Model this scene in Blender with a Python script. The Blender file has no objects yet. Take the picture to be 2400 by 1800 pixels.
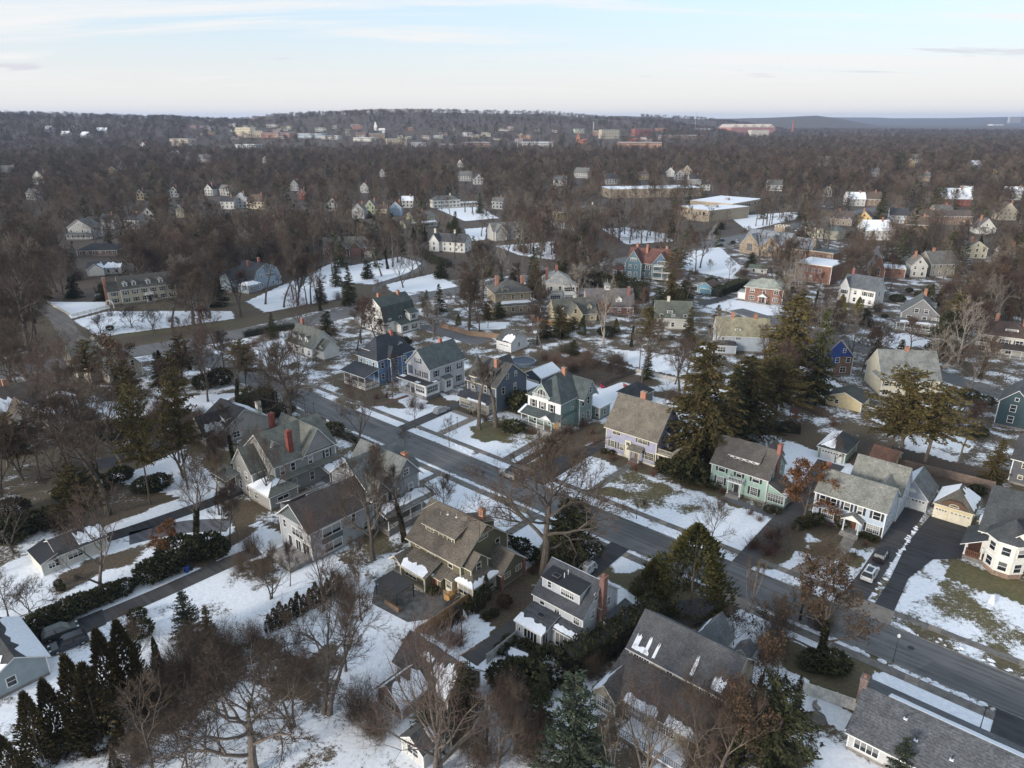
import bpy, math, random
import numpy as np
R = math.radians
# ---------------------------------------------------------------- camera, sky, sun, exposure
sc = bpy.context.scene
COL = sc.collection
CAM_H = 70.0
HAZE_D = 0.000056
PITCH = 20.5
cam = bpy.data.objects.new("camera", bpy.data.cameras.new("camera"))
COL.objects.link(cam)
cam.location = (0, 0, CAM_H)
cam.rotation_euler = (R(90 - PITCH), 0, 0)
cam.data.sensor_width = 36
cam.data.lens = 36 * 1664 / 2400
cam.data.clip_start, cam.data.clip_end = 1, 60000
sc.camera = cam
SUN_EL, SUN_AZ = 16, 232            # azimuth clockwise from +Y: behind the camera on the left
world = bpy.data.worlds.new("World"); sc.world = world; world.use_nodes = True
nt = world.node_tree; nt.nodes.clear(); N = nt.nodes.new; L = nt.links.new
sky = N('ShaderNodeTexSky'); sky.sky_type = 'NISHITA'; sky.sun_disc = False
sky.sun_elevation = R(SUN_EL); sky.sun_rotation = R(SUN_AZ); sky.air_density = 1.0; sky.dust_density = 1.6; sky.ozone_density = 2.5
SKY_TINT = (1.04, 0.955, 0.97)
tc = N('ShaderNodeTexCoord'); sep = N('ShaderNodeSeparateXYZ'); L(tc.outputs['Generated'], sep.inputs[0])
def wmath(op, a, b=None, c=None):
    n = N('ShaderNodeMath'); n.operation = op
    for i, x in enumerate((a, b, c)):
        if x is None: continue
        if isinstance(x, (int, float)): n.inputs[i].default_value = x
        else: L(x, n.inputs[i])
    return n.outputs[0]
# thin high cloud on a plane far overhead: direction divided by its height
den = wmath('MAXIMUM', sep.outputs['Z'], 0.012)
den = wmath('ADD', den, 0.06)
cx_ = wmath('DIVIDE', sep.outputs['X'], den); cy_ = wmath('DIVIDE', sep.outputs['Y'], den)
cmb = N('ShaderNodeCombineXYZ'); L(cx_, cmb.inputs[0]); L(cy_, cmb.inputs[1])
def cloud(scale, rot, sx, lo, hi, off):
    mp = N('ShaderNodeMapping'); mp.inputs['Rotation'].default_value = (0, 0, R(rot)); mp.inputs['Scale'].default_value = (sx, 1, 1); mp.inputs['Location'].default_value = (off, off * 1.7, 0)
    L(cmb.outputs[0], mp.inputs[0])
    n = N('ShaderNodeTexNoise'); n.inputs['Scale'].default_value = scale; n.inputs['Detail'].default_value = 9; n.inputs['Roughness'].default_value = 0.62; n.inputs['Distortion'].default_value = 0.5
    L(mp.outputs[0], n.inputs['Vector'])
    r = N('ShaderNodeMapRange'); r.interpolation_type = 'SMOOTHSTEP'; r.inputs['From Min'].default_value = lo; r.inputs['From Max'].default_value = hi
    L(n.outputs['Fac'], r.inputs['Value']); return r.outputs[0]
white = cloud(0.9, 6, 0.26, 0.47, 0.64, 5.2)
grey = cloud(1.0, -6, 0.5, 0.62, 0.69, 21.7)
tint = N('ShaderNodeMix'); tint.data_type = 'RGBA'; tint.blend_type = 'MULTIPLY'; tint.inputs['Factor'].default_value = 1
L(sky.outputs[0], tint.inputs['A']); tint.inputs['B'].default_value = (*SKY_TINT, 1)
m1 = N('ShaderNodeMix'); m1.data_type = 'RGBA'; 
veil = N('ShaderNodeMapRange'); veil.interpolation_type = 'SMOOTHSTEP'
for s_, v_ in (('From Min', -0.02), ('From Max', 0.17), ('To Min', 0.97), ('To Max', 0.62)): veil.inputs[s_].default_value = v_
L(sep.outputs['Z'], veil.inputs['Value'])
m0 = N('ShaderNodeMix'); m0.data_type = 'RGBA'; L(veil.outputs[0], m0.inputs['Factor']); L(tint.outputs['Result'], m0.inputs['A']); hb = N('ShaderNodeMapRange'); hb.interpolation_type = 'SMOOTHSTEP'; hb.inputs['From Min'].default_value = 0.005; hb.inputs['From Max'].default_value = 0.135; L(sep.outputs['Z'], hb.inputs['Value'])
hm = N('ShaderNodeMix'); hm.data_type = 'RGBA'; L(hb.outputs[0], hm.inputs['Factor']); hm.inputs['A'].default_value = (3.4, 3.27, 3.1, 1); hm.inputs['B'].default_value = (2.45, 2.98, 3.4, 1); L(hm.outputs['Result'], m0.inputs['B'])   # thin high overcast, thickest low down
up = N('ShaderNodeMapRange'); up.inputs['From Min'].default_value = 0.01; up.inputs['From Max'].default_value = 0.05; L(sep.outputs['Z'], up.inputs['Value'])
white = wmath('MULTIPLY', white, up.outputs[0]); grey = wmath('MULTIPLY', grey, up.outputs[0])
L(wmath('MULTIPLY', white, 0.85), m1.inputs['Factor']); L(m0.outputs['Result'], m1.inputs['A']); m1.inputs['B'].default_value = (3.35, 3.3, 3.25, 1)
m2 = N('ShaderNodeMix'); m2.data_type = 'RGBA'; L(wmath('MULTIPLY', grey, 0.7), m2.inputs['Factor']); L(m1.outputs['Result'], m2.inputs['A']); m2.inputs['B'].default_value = (2.5, 2.5, 2.75, 1)
bg = N('ShaderNodeBackground'); bg.inputs['Strength'].default_value = 0.14
L(m2.outputs['Result'], bg.inputs['Color'])
wo = N('ShaderNodeOutputWorld'); L(bg.outputs[0], wo.inputs[0])
sun = bpy.data.objects.new("sun", bpy.data.lights.new("sun", 'SUN')); COL.objects.link(sun)
sun.data.energy = 1.8; sun.data.angle = R(12); sun.data.color = (1.0, 0.93, 0.84)
sun.rotation_euler = (R(90 - SUN_EL), 0, R(-SUN_AZ + 180))
sun.location = (0, 0, 300)
sc.view_settings.view_transform = 'Standard'; sc.view_settings.look = 'None'
sc.view_settings.exposure = 1.05; sc.view_settings.gamma = 1
sc.cycles.max_bounces = 6; sc.cycles.diffuse_bounces = 3; sc.cycles.glossy_bounces = 2; sc.cycles.transparent_max_bounces = 4
sc.cycles.volume_bounces = 1

# ---------------------------------------------------------------- where things stand
# street frame: U runs along the main street (towards the lower right), V across it (away from the camera)
TH = R(139.3 - 180)
UX, UY = math.cos(TH), math.sin(TH); VX, VY = -UY, UX
def S(u, v, z=0.0): return (u * UX + v * VX, u * UY + v * VY, z)
def toUV(x, y): return (x * UX + y * UY, x * VX + y * VY)
ORG = dict(A=(0, 200), B=(800, 200), C=(1600, 200), D=(0, 700), E=(800, 700), F=(1600, 700), G=(0, 1200), H=(800, 1200), I=(1600, 1200))
def pix(t, x, y): return (ORG[t][0] + x / 2.765, ORG[t][1] + y / 2.765)
CP, SP = math.cos(R(PITCH)), math.sin(R(PITCH))
def ray(t, x, y):
    px, py = pix(t, x, y); a = (px - 1200) / 1664; b = -(py - 900) / 1664
    return (a, CP + b * SP, -SP + b * CP)
def at(t, x, y, z=0.0):                      # a survey mark of the photograph brought down to the ground
    d = ray(t, x, y); k = -(CAM_H - z) / min(d[2], -0.004)
    return (d[0] * k, d[1] * k)
def atuv(t, x, y): return toUV(*at(t, x, y))
def top_h(xy, t, x, y):                      # height of something standing at xy whose top shows at a mark
    d = ray(t, x, y); k = math.hypot(*xy) / math.hypot(d[0], d[1]); return CAM_H + d[2] * k
def dist_at(px, D):                          # a point D metres out in the column px of the photograph
    a = (px - 1200) / 1664; n = math.hypot(a, 1.0676); return (a / n * D, 1.0676 / n * D)

# ---------------------------------------------------------------- materials
MATS = {}
def newmat(name):
    m = bpy.data.materials.new(name); m.use_nodes = True
    t = m.node_tree; b = t.nodes['Principled BSDF']; return m, t, b
def rgb(c): return (c[0], c[1], c[2], 1)
def mixc(t, fac, a, b, blend='MIX'):
    n = t.nodes.new('ShaderNodeMix'); n.data_type = 'RGBA'; n.blend_type = blend
    for s, v in (('Factor', fac), ('A', a), ('B', b)):
        if isinstance(v, (tuple, list)): n.inputs[s].default_value = rgb(v)
        elif isinstance(v, (int, float)): n.inputs[s].default_value = v
        else: t.links.new(v, n.inputs[s])
    return n.outputs['Result']
def noise(t, vec, scale, detail=4, rough=0.6):
    n = t.nodes.new('ShaderNodeTexNoise'); n.inputs['Scale'].default_value = scale; n.inputs['Detail'].default_value = detail; n.inputs['Roughness'].default_value = rough
    if vec is not None: t.links.new(vec, n.inputs['Vector'])
    return n.outputs['Fac']
def ramp(t, fac, lo, hi, a=0.0, b=1.0):
    r = t.nodes.new('ShaderNodeMapRange'); r.interpolation_type = 'SMOOTHSTEP'
    for s, v in (('From Min', lo), ('From Max', hi), ('To Min', a), ('To Max', b)): r.inputs[s].default_value = v
    t.links.new(fac, r.inputs['Value']); return r.outputs[0]
def mth(t, op, a, b=0.0):
    n = t.nodes.new('ShaderNodeMath'); n.operation = op
    for i, x in enumerate((a, b)):
        if isinstance(x, (int, float)): n.inputs[i].default_value = x
        else: t.links.new(x, n.inputs[i])
    return n.outputs[0]
def objco(t):
    n = t.nodes.new('ShaderNodeTexCoord'); return n.outputs['Object']
def geoco(t):
    n = t.nodes.new('ShaderNodeNewGeometry'); return n.outputs['Position']
def scl(c, k): return tuple(min(1.0, v * k) for v in c)
def plain(name, c, rough=0.7, var=0.25, scale=1.5, metal=0.0):
    key = (name, c)
    if key in MATS: return MATS[key]
    m, t, b = newmat(name)
    f = ramp(t, noise(t, geoco(t), scale, 6), 0.3, 0.7)
    t.links.new(mixc(t, f, scl(c, 1 - var), scl(c, 1 + var * .6)), b.inputs['Base Color'])
    b.inputs['Roughness'].default_value = rough; b.inputs['Metallic'].default_value = metal
    MATS[key] = m; return m
def siding(c):                              # lapped boards: a dark line every board, weathered in patches
    key = ('siding', c)
    if key in MATS: return MATS[key]
    m, t, b = newmat('lapped_siding'); p = geoco(t)
    s = t.nodes.new('ShaderNodeSeparateXYZ'); t.links.new(p, s.inputs[0])
    fr = mth(t, 'FRACT', mth(t, 'MULTIPLY', s.outputs['Z'], 5.0))
    line = ramp(t, fr, 0.0, 0.22, 0.78, 1.0)
    f = ramp(t, noise(t, p, 0.9, 7, .7), 0.25, 0.75)
    c1 = mixc(t, f, scl(c, .86), scl(c, 1.08))
    g = t.nodes.new('ShaderNodeCombineColor'); [t.links.new(line, g.inputs[i]) for i in range(3)]
    t.links.new(mixc(t, 1.0, c1, g.outputs[0], 'MULTIPLY'), b.inputs['Base Color'])
    b.inputs['Roughness'].default_value = .6
    MATS[key] = m; return m
def shingle(c, var=.35):                    # roof shingles: courses by height, tabs by noise
    key = ('shingle', c)
    if key in MATS: return MATS[key]
    m, t, b = newmat('roof_shingle'); p = geoco(t)
    s = t.nodes.new('ShaderNodeSeparateXYZ'); t.links.new(p, s.inputs[0])
    fr = mth(t, 'FRACT', mth(t, 'MULTIPLY', s.outputs['Z'], 5.5))
    line = ramp(t, fr, 0.0, 0.3, 0.62, 1.0)
    mp = t.nodes.new('ShaderNodeMapping'); mp.inputs['Scale'].default_value = (1, 1, 2); t.links.new(p, mp.inputs[0])
    tab = noise(t, mp.outputs[0], 3.2, 3, .8)
    f = ramp(t, tab, 0.3, 0.7)
    big = ramp(t, noise(t, p, 0.5, 7, .7), 0.3, 0.7, .68, 1.2)
    c1 = mixc(t, f, scl(c, 1 - var), scl(c, 1 + var))
    k = mth(t, 'MULTIPLY', line, big)
    g = t.nodes.new('ShaderNodeCombineColor'); [t.links.new(k, g.inputs[i]) for i in range(3)]
    t.links.new(mixc(t, 1.0, c1, g.outputs[0], 'MULTIPLY'), b.inputs['Base Color'])
    b.inputs['Roughness'].default_value = .85
    MATS[key] = m; return m
def masonry(c, mortar=(.34, .31, .28), scale=4.0, var=.4):
    key = ('masonry', c)
    if key in MATS: return MATS[key]
    m, t, b = newmat('masonry'); p = objco(t)
    s = t.nodes.new('ShaderNodeSeparateXYZ'); t.links.new(p, s.inputs[0])
    cb = t.nodes.new('ShaderNodeCombineXYZ'); t.links.new(mth(t, 'ADD', s.outputs['X'], s.outputs['Y']), cb.inputs[0]); t.links.new(s.outputs['Z'], cb.inputs[1])
    br = t.nodes.new('ShaderNodeTexBrick'); br.inputs['Scale'].default_value = scale
    br.inputs['Color1'].default_value = rgb(scl(c, 1 - var)); br.inputs['Color2'].default_value = rgb(scl(c, 1 + var)); br.inputs['Mortar'].default_value = rgb(mortar); br.inputs['Mortar Size'].default_value = .012
    t.links.new(cb.outputs[0], br.inputs['Vector'])
    f = ramp(t, noise(t, p, .8, 5), .3, .7, .8, 1.15)
    g = t.nodes.new('ShaderNodeCombineColor'); [t.links.new(f, g.inputs[i]) for i in range(3)]
    t.links.new(mixc(t, 1.0, br.outputs['Color'], g.outputs[0], 'MULTIPLY'), b.inputs['Base Color'])
    b.inputs['Roughness'].default_value = .9
    MATS[key] = m; return m
def snowmat():
    if 'snow' in MATS: return MATS['snow']
    m, t, b = newmat('snow'); f = ramp(t, noise(t, geoco(t), 3.0, 6, .7), .3, .75)
    t.links.new(mixc(t, f, (.66, .69, .74), (.86, .88, .91)), b.inputs['Base Color']); b.inputs['Roughness'].default_value = .8
    MATS['snow'] = m; return m
def glassmat():
    if 'glass' in MATS: return MATS['glass']
    m, t, b = newmat('window_glass')
    oi = t.nodes.new('ShaderNodeObjectInfo')
    f = ramp(t, oi.outputs['Random'], .35, .8)
    s = t.nodes.new('ShaderNodeSeparateXYZ'); t.links.new(objco(t), s.inputs[0])
    blind = mth(t, 'MULTIPLY', ramp(t, s.outputs['Z'], .5, .62), f)
    t.links.new(mixc(t, blind, (.018, .021, .026), (.30, .30, .29)), b.inputs['Base Color'])
    b.inputs['Roughness'].default_value = .08; b.inputs['Specular IOR Level'].default_value = .6
    MATS['glass'] = m; return m
WHITE = (.72, .72, .69); CREAM = (.66, .60, .46); TRIM = plain('white_trim', WHITE, .55, .12)
SNOW = snowmat(); GLASS = glassmat()
BRICK_RED = (.27, .085, .06); BRICK_OR = (.36, .15, .085)
SLATE = (.085, .095, .095); CHAR = (.045, .047, .052); BROWN_ROOF = (.10, .08, .062)

# ---------------------------------------------------------------- meshes
class MB:
    def __init__(s): s.v = []; s.f = []; s.m = []; s.mats = []
    def mi(s, mat):
        if mat not in s.mats: s.mats.append(mat)
        return s.mats.index(mat)
    def face(s, pts, mat):
        n = len(s.v); s.v += [tuple(p) for p in pts]; s.f.append(tuple(range(n, n + len(pts)))); s.m.append(s.mi(mat))
    def box(s, x0, y0, z0, x1, y1, z1, mat, top=None):
        if x1 < x0: x0, x1 = x1, x0
        if y1 < y0: y0, y1 = y1, y0
        n = len(s.v); k = s.mi(mat)
        s.v += [(x, y, z) for z in (z0, z1) for x, y in ((x0, y0), (x1, y0), (x1, y1), (x0, y1))]
        fs = [(0, 3, 2, 1), (4, 5, 6, 7), (0, 1, 5, 4), (1, 2, 6, 5), (2, 3, 7, 6), (3, 0, 4, 7)]
        for i, q in enumerate(fs):
            s.f.append(tuple(n + a for a in q)); s.m.append(s.mi(top) if (top and i == 1) else k)
    def prism(s, pts, z0, z1, mat, top=None):   # plan polygon (counter-clockwise) pulled up
        k = len(pts); n = len(s.v)
        s.v += [(p[0], p[1], z0) for p in pts] + [(p[0], p[1], z1) for p in pts]
        mm = s.mi(mat); tt = s.mi(top) if top else mm
        s.f.append(tuple(n + i for i in reversed(range(k)))); s.m.append(mm)
        s.f.append(tuple(n + k + i for i in range(k))); s.m.append(tt)
        for i in range(k):
            j = (i + 1) % k; s.f.append((n + i, n + j, n + k + j, n + k + i)); s.m.append(mm)
    def slab(s, pts, t, mat, edge=None):         # sloping polygon with thickness t below it
        k = len(pts); n = len(s.v)
        s.v += [tuple(p) for p in pts] + [(p[0], p[1], p[2] - t) for p in pts]
        mm = s.mi(mat); ee = s.mi(edge or mat)
        s.f.append(tuple(n + i for i in range(k))); s.m.append(mm)
        s.f.append(tuple(n + k + i for i in reversed(range(k)))); s.m.append(ee)
        for i in range(k):
            j = (i + 1) % k; s.f.append((n + j, n + i, n + k + i, n + k + j)); s.m.append(ee)
    def solid(s, A, B, mat):                     # two matching rings joined
        k = len(A); n = len(s.v); s.v += [tuple(p) for p in A] + [tuple(p) for p in B]; mm = s.mi(mat)
        s.f.append(tuple(n + i for i in reversed(range(k)))); s.m.append(mm)
        s.f.append(tuple(n + k + i for i in range(k))); s.m.append(mm)
        for i in range(k):
            j = (i + 1) % k; s.f.append((n + i, n + j, n + k + j, n + k + i)); s.m.append(mm)
    def tube(s, p0, p1, r0, r1, mat, n=8, cap=True):
        p0 = np.array(p0, float); p1 = np.array(p1, float); d = p1 - p0; d /= max(1e-9, np.linalg.norm(d))
        a = np.cross(d, (0, 0, 1) if abs(d[2]) < .9 else (1, 0, 0)); a /= np.linalg.norm(a); b = np.cross(d, a)
        o = len(s.v); k = s.mi(mat)
        for P_, r in ((p0, r0), (p1, r1)):
            for i in range(n):
                w = 2 * math.pi * i / n; q = P_ + (a * math.cos(w) + b * math.sin(w)) * r; s.v.append(tuple(q))
        for i in range(n):
            j = (i + 1) % n; s.f.append((o + i, o + j, o + n + j, o + n + i)); s.m.append(k)
        if cap:
            s.f.append(tuple(o + i for i in reversed(range(n)))); s.m.append(k)
            s.f.append(tuple(o + n + i for i in range(n))); s.m.append(k)
    def mesh(s, name):
        me = bpy.data.meshes.new(name); me.from_pydata(s.v, [], s.f)
        for m in s.mats: me.materials.append(m)
        me.polygons.foreach_set('material_index', s.m); me.update(); return me
    def build(s, name, parent=None, loc=None, rz=0.0):
        return put(s.mesh(name), name, parent, loc, rz)
def put(me, name, parent=None, loc=None, rz=0.0):
    o = bpy.data.objects.new(name, me); COL.objects.link(o)
    if parent is not None: o.parent = parent
    if loc is not None: o.location = loc
    if rz: o.rotation_euler = (0, 0, rz)
    return o
def tag(o, label=None, cat=None, group=None, kind=None):
    if label: o['label'] = label
    if cat: o['category'] = cat
    if group: o['group'] = group
    if kind: o['kind'] = kind
    return o
def empty(name, xy, rz, label, cat, group=None, z=0.0):
    o = bpy.data.objects.new(name, None); COL.objects.link(o); o.empty_display_size = .5
    o.location = (xy[0], xy[1], z); o.rotation_euler = (0, 0, rz); tag(o, label, cat, group); return o
# ---------------------------------------------------------------- house kit
CACHE = {}
FACE = {'S': 0.0, 'E': 90.0, 'N': 180.0, 'W': 270.0}
def win_meshes(w, h, n, style, frame):
    key = ('win', round(w, 2), round(h, 2), n, style, frame.name)
    if key in CACHE: return CACHE[key]
    f = MB(); g = MB(); c = .11
    f.box(-w / 2 - c, -.07, -.10, w / 2 + c, .02, 0, frame)                 # sill
    f.box(-w / 2 - c, -.05, h, w / 2 + c, .02, h + c, frame)
    pw = w / n
    for i in range(n + 1):
        x = -w / 2 + i * pw; e = c if i in (0, n) else .07
        x0 = x - e if i == 0 else x - (.0 if i == n else e / 2); x1 = x0 + e
        f.box(x0, -.05, 0.001, x1, .02, h - .001, frame)
    for i in range(n):
        x0 = -w / 2 + i * pw + .03; x1 = x0 + pw - .06
        g.face([(x0, -.012, .0), (x1, -.012, .0), (x1, -.012, h), (x0, -.012, h)], GLASS)
        if style != 'fix': f.box(x0, -.035, h * .5 - .035, x1, .01, h * .5 + .035, frame)
        if style == 'grid':
            nx = max(1, int(round(pw / .35))); nz = max(2, int(round(h / .42)))
            for k in range(1, nx): q = x0 + (x1 - x0) * k / nx; f.box(q - .018, -.03, .002, q + .018, .008, h - .002, frame)
            for k in range(1, nz):
                if k * 2 == nz: continue
                q = h * k / nz; f.box(x0, -.028, q - .018, x1, .006, q + .018, frame)
    CACHE[key] = (f.mesh('window'), g.mesh('pane')); return CACHE[key]
def box_mesh(key, *a):
    if key not in CACHE:
        m = MB(); m.box(*a); CACHE[key] = m.mesh(key[0])
    return CACHE[key]
class House:
    def __init__(s, name, label, u, v, wall, roof, rot=0.0, cat='house', trim=TRIM, group=None, xy=None, ang=None):
        p = xy if xy is not None else S(u, v)
        a = ang if ang is not None else TH + R(rot)
        s.root = empty(name, p, a, label, cat, group); s.w = wall; s.r = roof; s.t = trim; s.p = {}
        FOOT.append((p[0], p[1], a, s)); s.ext = [1e9, 1e9, -1e9, -1e9]
    def mb(s, part):
        if part not in s.p: s.p[part] = MB()
        return s.p[part]
    def grow(s, x0, y0, x1, y1): e = s.ext; s.ext = [min(e[0], x0, x1), min(e[1], y0, y1), max(e[2], x0, x1), max(e[3], y0, y1)]
    def body(s, x0, y0, x1, y1, z0, z1, mat=None, found=True, corners=True, part='wall', fm=None):
        s.grow(x0, y0, x1, y1)
        b = .5 if (found and z0 == 0) else z0
        s.mb(part).box(x0, y0, b, x1, y1, z1, mat or s.w)
        if found and z0 == 0: s.mb('foundation').box(x0 + .05, y0 + .05, -.3, x1 - .05, y1 - .05, b - .004, fm or plain('stone_foundation', (.22, .20, .18)))
        if corners:
            for x in (x0, x1):
                for y in (y0, y1):
                    s.mb(part).box(x - .09, y - .09, b + .01, x + .09, y + .09, z1 - .02, s.t)
    def gable(s, x0, y0, x1, y1, z, rise, axis='x', o=.45, mat=None, gmat=None, t=.17, snow=(), part='roof', ends=(1, 1), oe=None):
        mat = mat or s.r; oe = o if oe is None else oe
        def P(a, b, zz): return (a, b, zz) if axis == 'x' else (b, a, zz)
        if axis == 'x': a0, a1, b0, b1 = x0, x1, y0, y1
        else: a0, a1, b0, b1 = y0, y1, x0, x1
        m = (b0 + b1) / 2; sl = rise / (m - b0); mb = s.mb(part); d = .02
        for sgn, be in ((-1, b0), (1, b1)):
            q = [P(a0 - oe, be + sgn * o, z - o * sl + t), P(a1 + oe, be + sgn * o, z - o * sl + t), P(a1 + oe, m, z + rise + t), P(a0 - oe, m, z + rise + t)]
            flip = (sgn > 0) != (axis == 'y')
            mb.slab(q[::-1] if flip else q, t, mat, s.t)
            for (sd, u0, u1, w0, w1) in snow:
                if sd == sgn: s.snow(q[0], q[1], q[3], u0, u1, w0, w1)
        g = s.mb('gable_wall' if gmat else 'wall')
        A = [P(a0, b0, z - .01), P(a0, b1, z - .01), P(a0, m, z + rise - d)]; B = [P(a1, b0, z - .01), P(a1, b1, z - .01), P(a1, m, z + rise - d)]
        g.solid(A if axis == 'y' else A[::-1], B if axis == 'y' else B[::-1], gmat or s.w)
    def gambrel(s, x0, y0, x1, y1, z, rise, axis='x', o=.35, mat=None, k=.30, kz=.66, t=.17, gmat=None):
        mat = mat or s.r
        def P(a, b, zz): return (a, b, zz) if axis == 'x' else (b, a, zz)
        if axis == 'x': a0, a1, b0, b1 = x0, x1, y0, y1
        else: a0, a1, b0, b1 = y0, y1, x0, x1
        m = (b0 + b1) / 2; h = m - b0; mb = s.mb('roof')
        for sgn, be in ((-1, b0), (1, b1)):
            bk = be - sgn * h * k; zk = z + rise * kz; sl = (zk - z) / (h * k)
            q1 = [P(a0 - o, be + sgn * o * .6, z - o * .6 * sl * .5 + t), P(a1 + o, be + sgn * o * .6, z - o * .6 * sl * .5 + t), P(a1 + o, bk, zk + t), P(a0 - o, bk, zk + t)]
            q2 = [P(a0 - o, bk, zk + t), P(a1 + o, bk, zk + t), P(a1 + o, m, z + rise + t), P(a0 - o, m, z + rise + t)]
            flip = (sgn > 0) != (axis == 'y')
            for q in (q1, q2): mb.slab(q[::-1] if flip else q, t, mat, s.t)
        pr = [(b0, z - .01), (b1, z - .01), (b1 - h * k, z + rise * kz - .03), (m, z + rise - .03), (b0 + h * k, z + rise * kz - .03)]
        A = [P(a0, b, zz) for b, zz in pr]; B = [P(a1, b, zz) for b, zz in pr]
        s.mb('gable_wall' if gmat else 'wall').solid(A if axis == 'y' else A[::-1], B if axis == 'y' else B[::-1], gmat or s.w)
    def hip(s, x0, y0, x1, y1, z, rise, o=.5, mat=None, ridge=None, t=.16, snow=(), part='roof', axis=None, cut=0.0):
        mat = mat or s.r; x0 -= o; y0 -= o; x1 += o; y1 += o; w, d = x1 - x0, y1 - y0; mb = s.mb(part)
        ax = axis or ('x' if w >= d else 'y'); rl = ridge if ridge is not None else max(0.02, abs(w - d))
        cx, cy = (x0 + x1) / 2, (y0 + y1) / 2; zt = z + rise + t; hw = max(.02, cut)
        if ax == 'x': T = [(cx - rl / 2, cy - hw), (cx + rl / 2, cy - hw), (cx + rl / 2, cy + hw), (cx - rl / 2, cy + hw)]
        else: T = [(cx - hw, cy - rl / 2), (cx + hw, cy - rl / 2), (cx + hw, cy + rl / 2), (cx - hw, cy + rl / 2)]
        Bq = [(x0, y0), (x1, y0), (x1, y1), (x0, y1)]
        n = len(mb.v); mb.v += [(p[0], p[1], z) for p in Bq] + [(p[0], p[1], z + t) for p in Bq] + [(p[0], p[1], zt) for p in T]
        rr, tt = mb.mi(mat), mb.mi(s.t)
        mb.f.append((n + 3, n + 2, n + 1, n)); mb.m.append(tt)
        for i in range(4):
            j = (i + 1) % 4
            mb.f.append((n + i, n + j, n + 4 + j, n + 4 + i)); mb.m.append(tt)
            mb.f.append((n + 4 + i, n + 4 + j, n + 8 + j, n + 8 + i)); mb.m.append(rr)
        mb.f.append((n + 8, n + 9, n + 10, n + 11)); mb.m.append(rr)
        for (i, u0, u1, w0, w1) in snow:
            j = (i + 1) % 4; s.snow((*Bq[i], z + t), (*Bq[j], z + t), None, u0, u1, w0, w1, (*T[i], zt), (*T[j], zt))
    def shed(s, x0, y0, x1, y1, zl, zh, low='S', o=.3, mat=None, t=.14, snow=(), part='roof', fill=False):
        mat = mat or s.r; mb = s.mb(part)
        if low in 'SN': sl = (zh - zl) / (y1 - y0)
        else: sl = (zh - zl) / (x1 - x0)
        a0, a1, b0, b1 = x0 - o, x1 + o, y0 - o, y1 + o; dz = sl * o
        if low == 'S': b1 = y1; q = [(a0, b0, zl - dz), (a1, b0, zl - dz), (a1, b1, zh), (a0, b1, zh)]
        elif low == 'N': b0 = y0; q = [(a1, b1, zl - dz), (a0, b1, zl - dz), (a0, b0, zh), (a1, b0, zh)]
        elif low == 'E': a0 = x0; q = [(a1, b0, zl - dz), (a1, b1, zl - dz), (a0, b1, zh), (a0, b0, zh)]
        else: a1 = x1; q = [(a0, b1, zl - dz), (a0, b0, zl - dz), (a1, b0, zh), (a1, b1, zh)]
        q = [(p[0], p[1], p[2] + t) for p in q]
        mb.slab(q, t, mat, s.t)
        if fill:
            z_ = lambda x, y: (zl + sl * ((y - y0) if low == 'S' else (y1 - y) if low == 'N' else (x1 - x) if low == 'E' else (x - x0))) - .02
            zb = zl - .3; A = [(x0, y0, zb), (x1, y0, zb), (x1, y1, zb), (x0, y1, zb)]
            s.mb('wall').solid(A, [(p[0], p[1], z_(p[0], p[1])) for p in A], s.w)
        for (u0, u1, w0, w1) in snow: s.snow(q[0], q[1], q[3], u0, u1, w0, w1)
    def snow(s, p0, p1, p3, u0, u1, w0, w1, t0=None, t1=None):
        rnd = random.Random(int(abs(p0[0] * 31 + p0[1] * 17 + u0 * 101 + w1 * 7) * 100))
        p0, p1 = np.array(p0), np.array(p1)
        if t0 is None: t0 = np.array(p3); t1 = t0 + (p1 - p0)
        else: t0, t1 = np.array(t0), np.array(t1)
        def Q(u, w): return (p0 + (p1 - p0) * u) * (1 - w) + (t0 + (t1 - t0) * u) * w
        n = 11; wj = (w1 - w0) * .12; lo, hi = [], []
        for i in range(n + 1):
            u = u0 + (u1 - u0) * i / n
            lo.append(Q(u, w0 if w0 < .03 else w0 + rnd.uniform(0, wj)))
            hi.append(Q(u, w1 if w1 > .96 else w1 - rnd.uniform(0, (w1 - w0) * .38) * (1 if i not in (0, n) else 1.6)))
        mb = MB()
        for i in range(n):
            q = [lo[i], lo[i + 1], hi[i + 1], hi[i]]; mb.slab([(a[0], a[1], a[2] + .09) for a in q], .085, SNOW)
        mb.build('roof_snow', s.root)
    def win(s, face, x, y, z, w=.95, h=1.5, n=1, sh=None, style='sash', frame=None, parent=None):
        a = FACE.get(face, face); f, g = win_meshes(w, h, n, style, frame or s.t)
        wo = put(f, 'window', parent or s.root, (x, y, z), R(a)); put(g, 'pane', wo)
        if sh is not None:
            for sg in (-1, 1):
                sw = .42; me = box_mesh(('shutter', sh.name, round(h, 2)), -sw / 2, -.05, 0, sw / 2, -.004, h, sh)
                put(me, 'shutter', wo, (sg * (w / 2 + .11 + sw / 2), 0, 0))
        return wo
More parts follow.
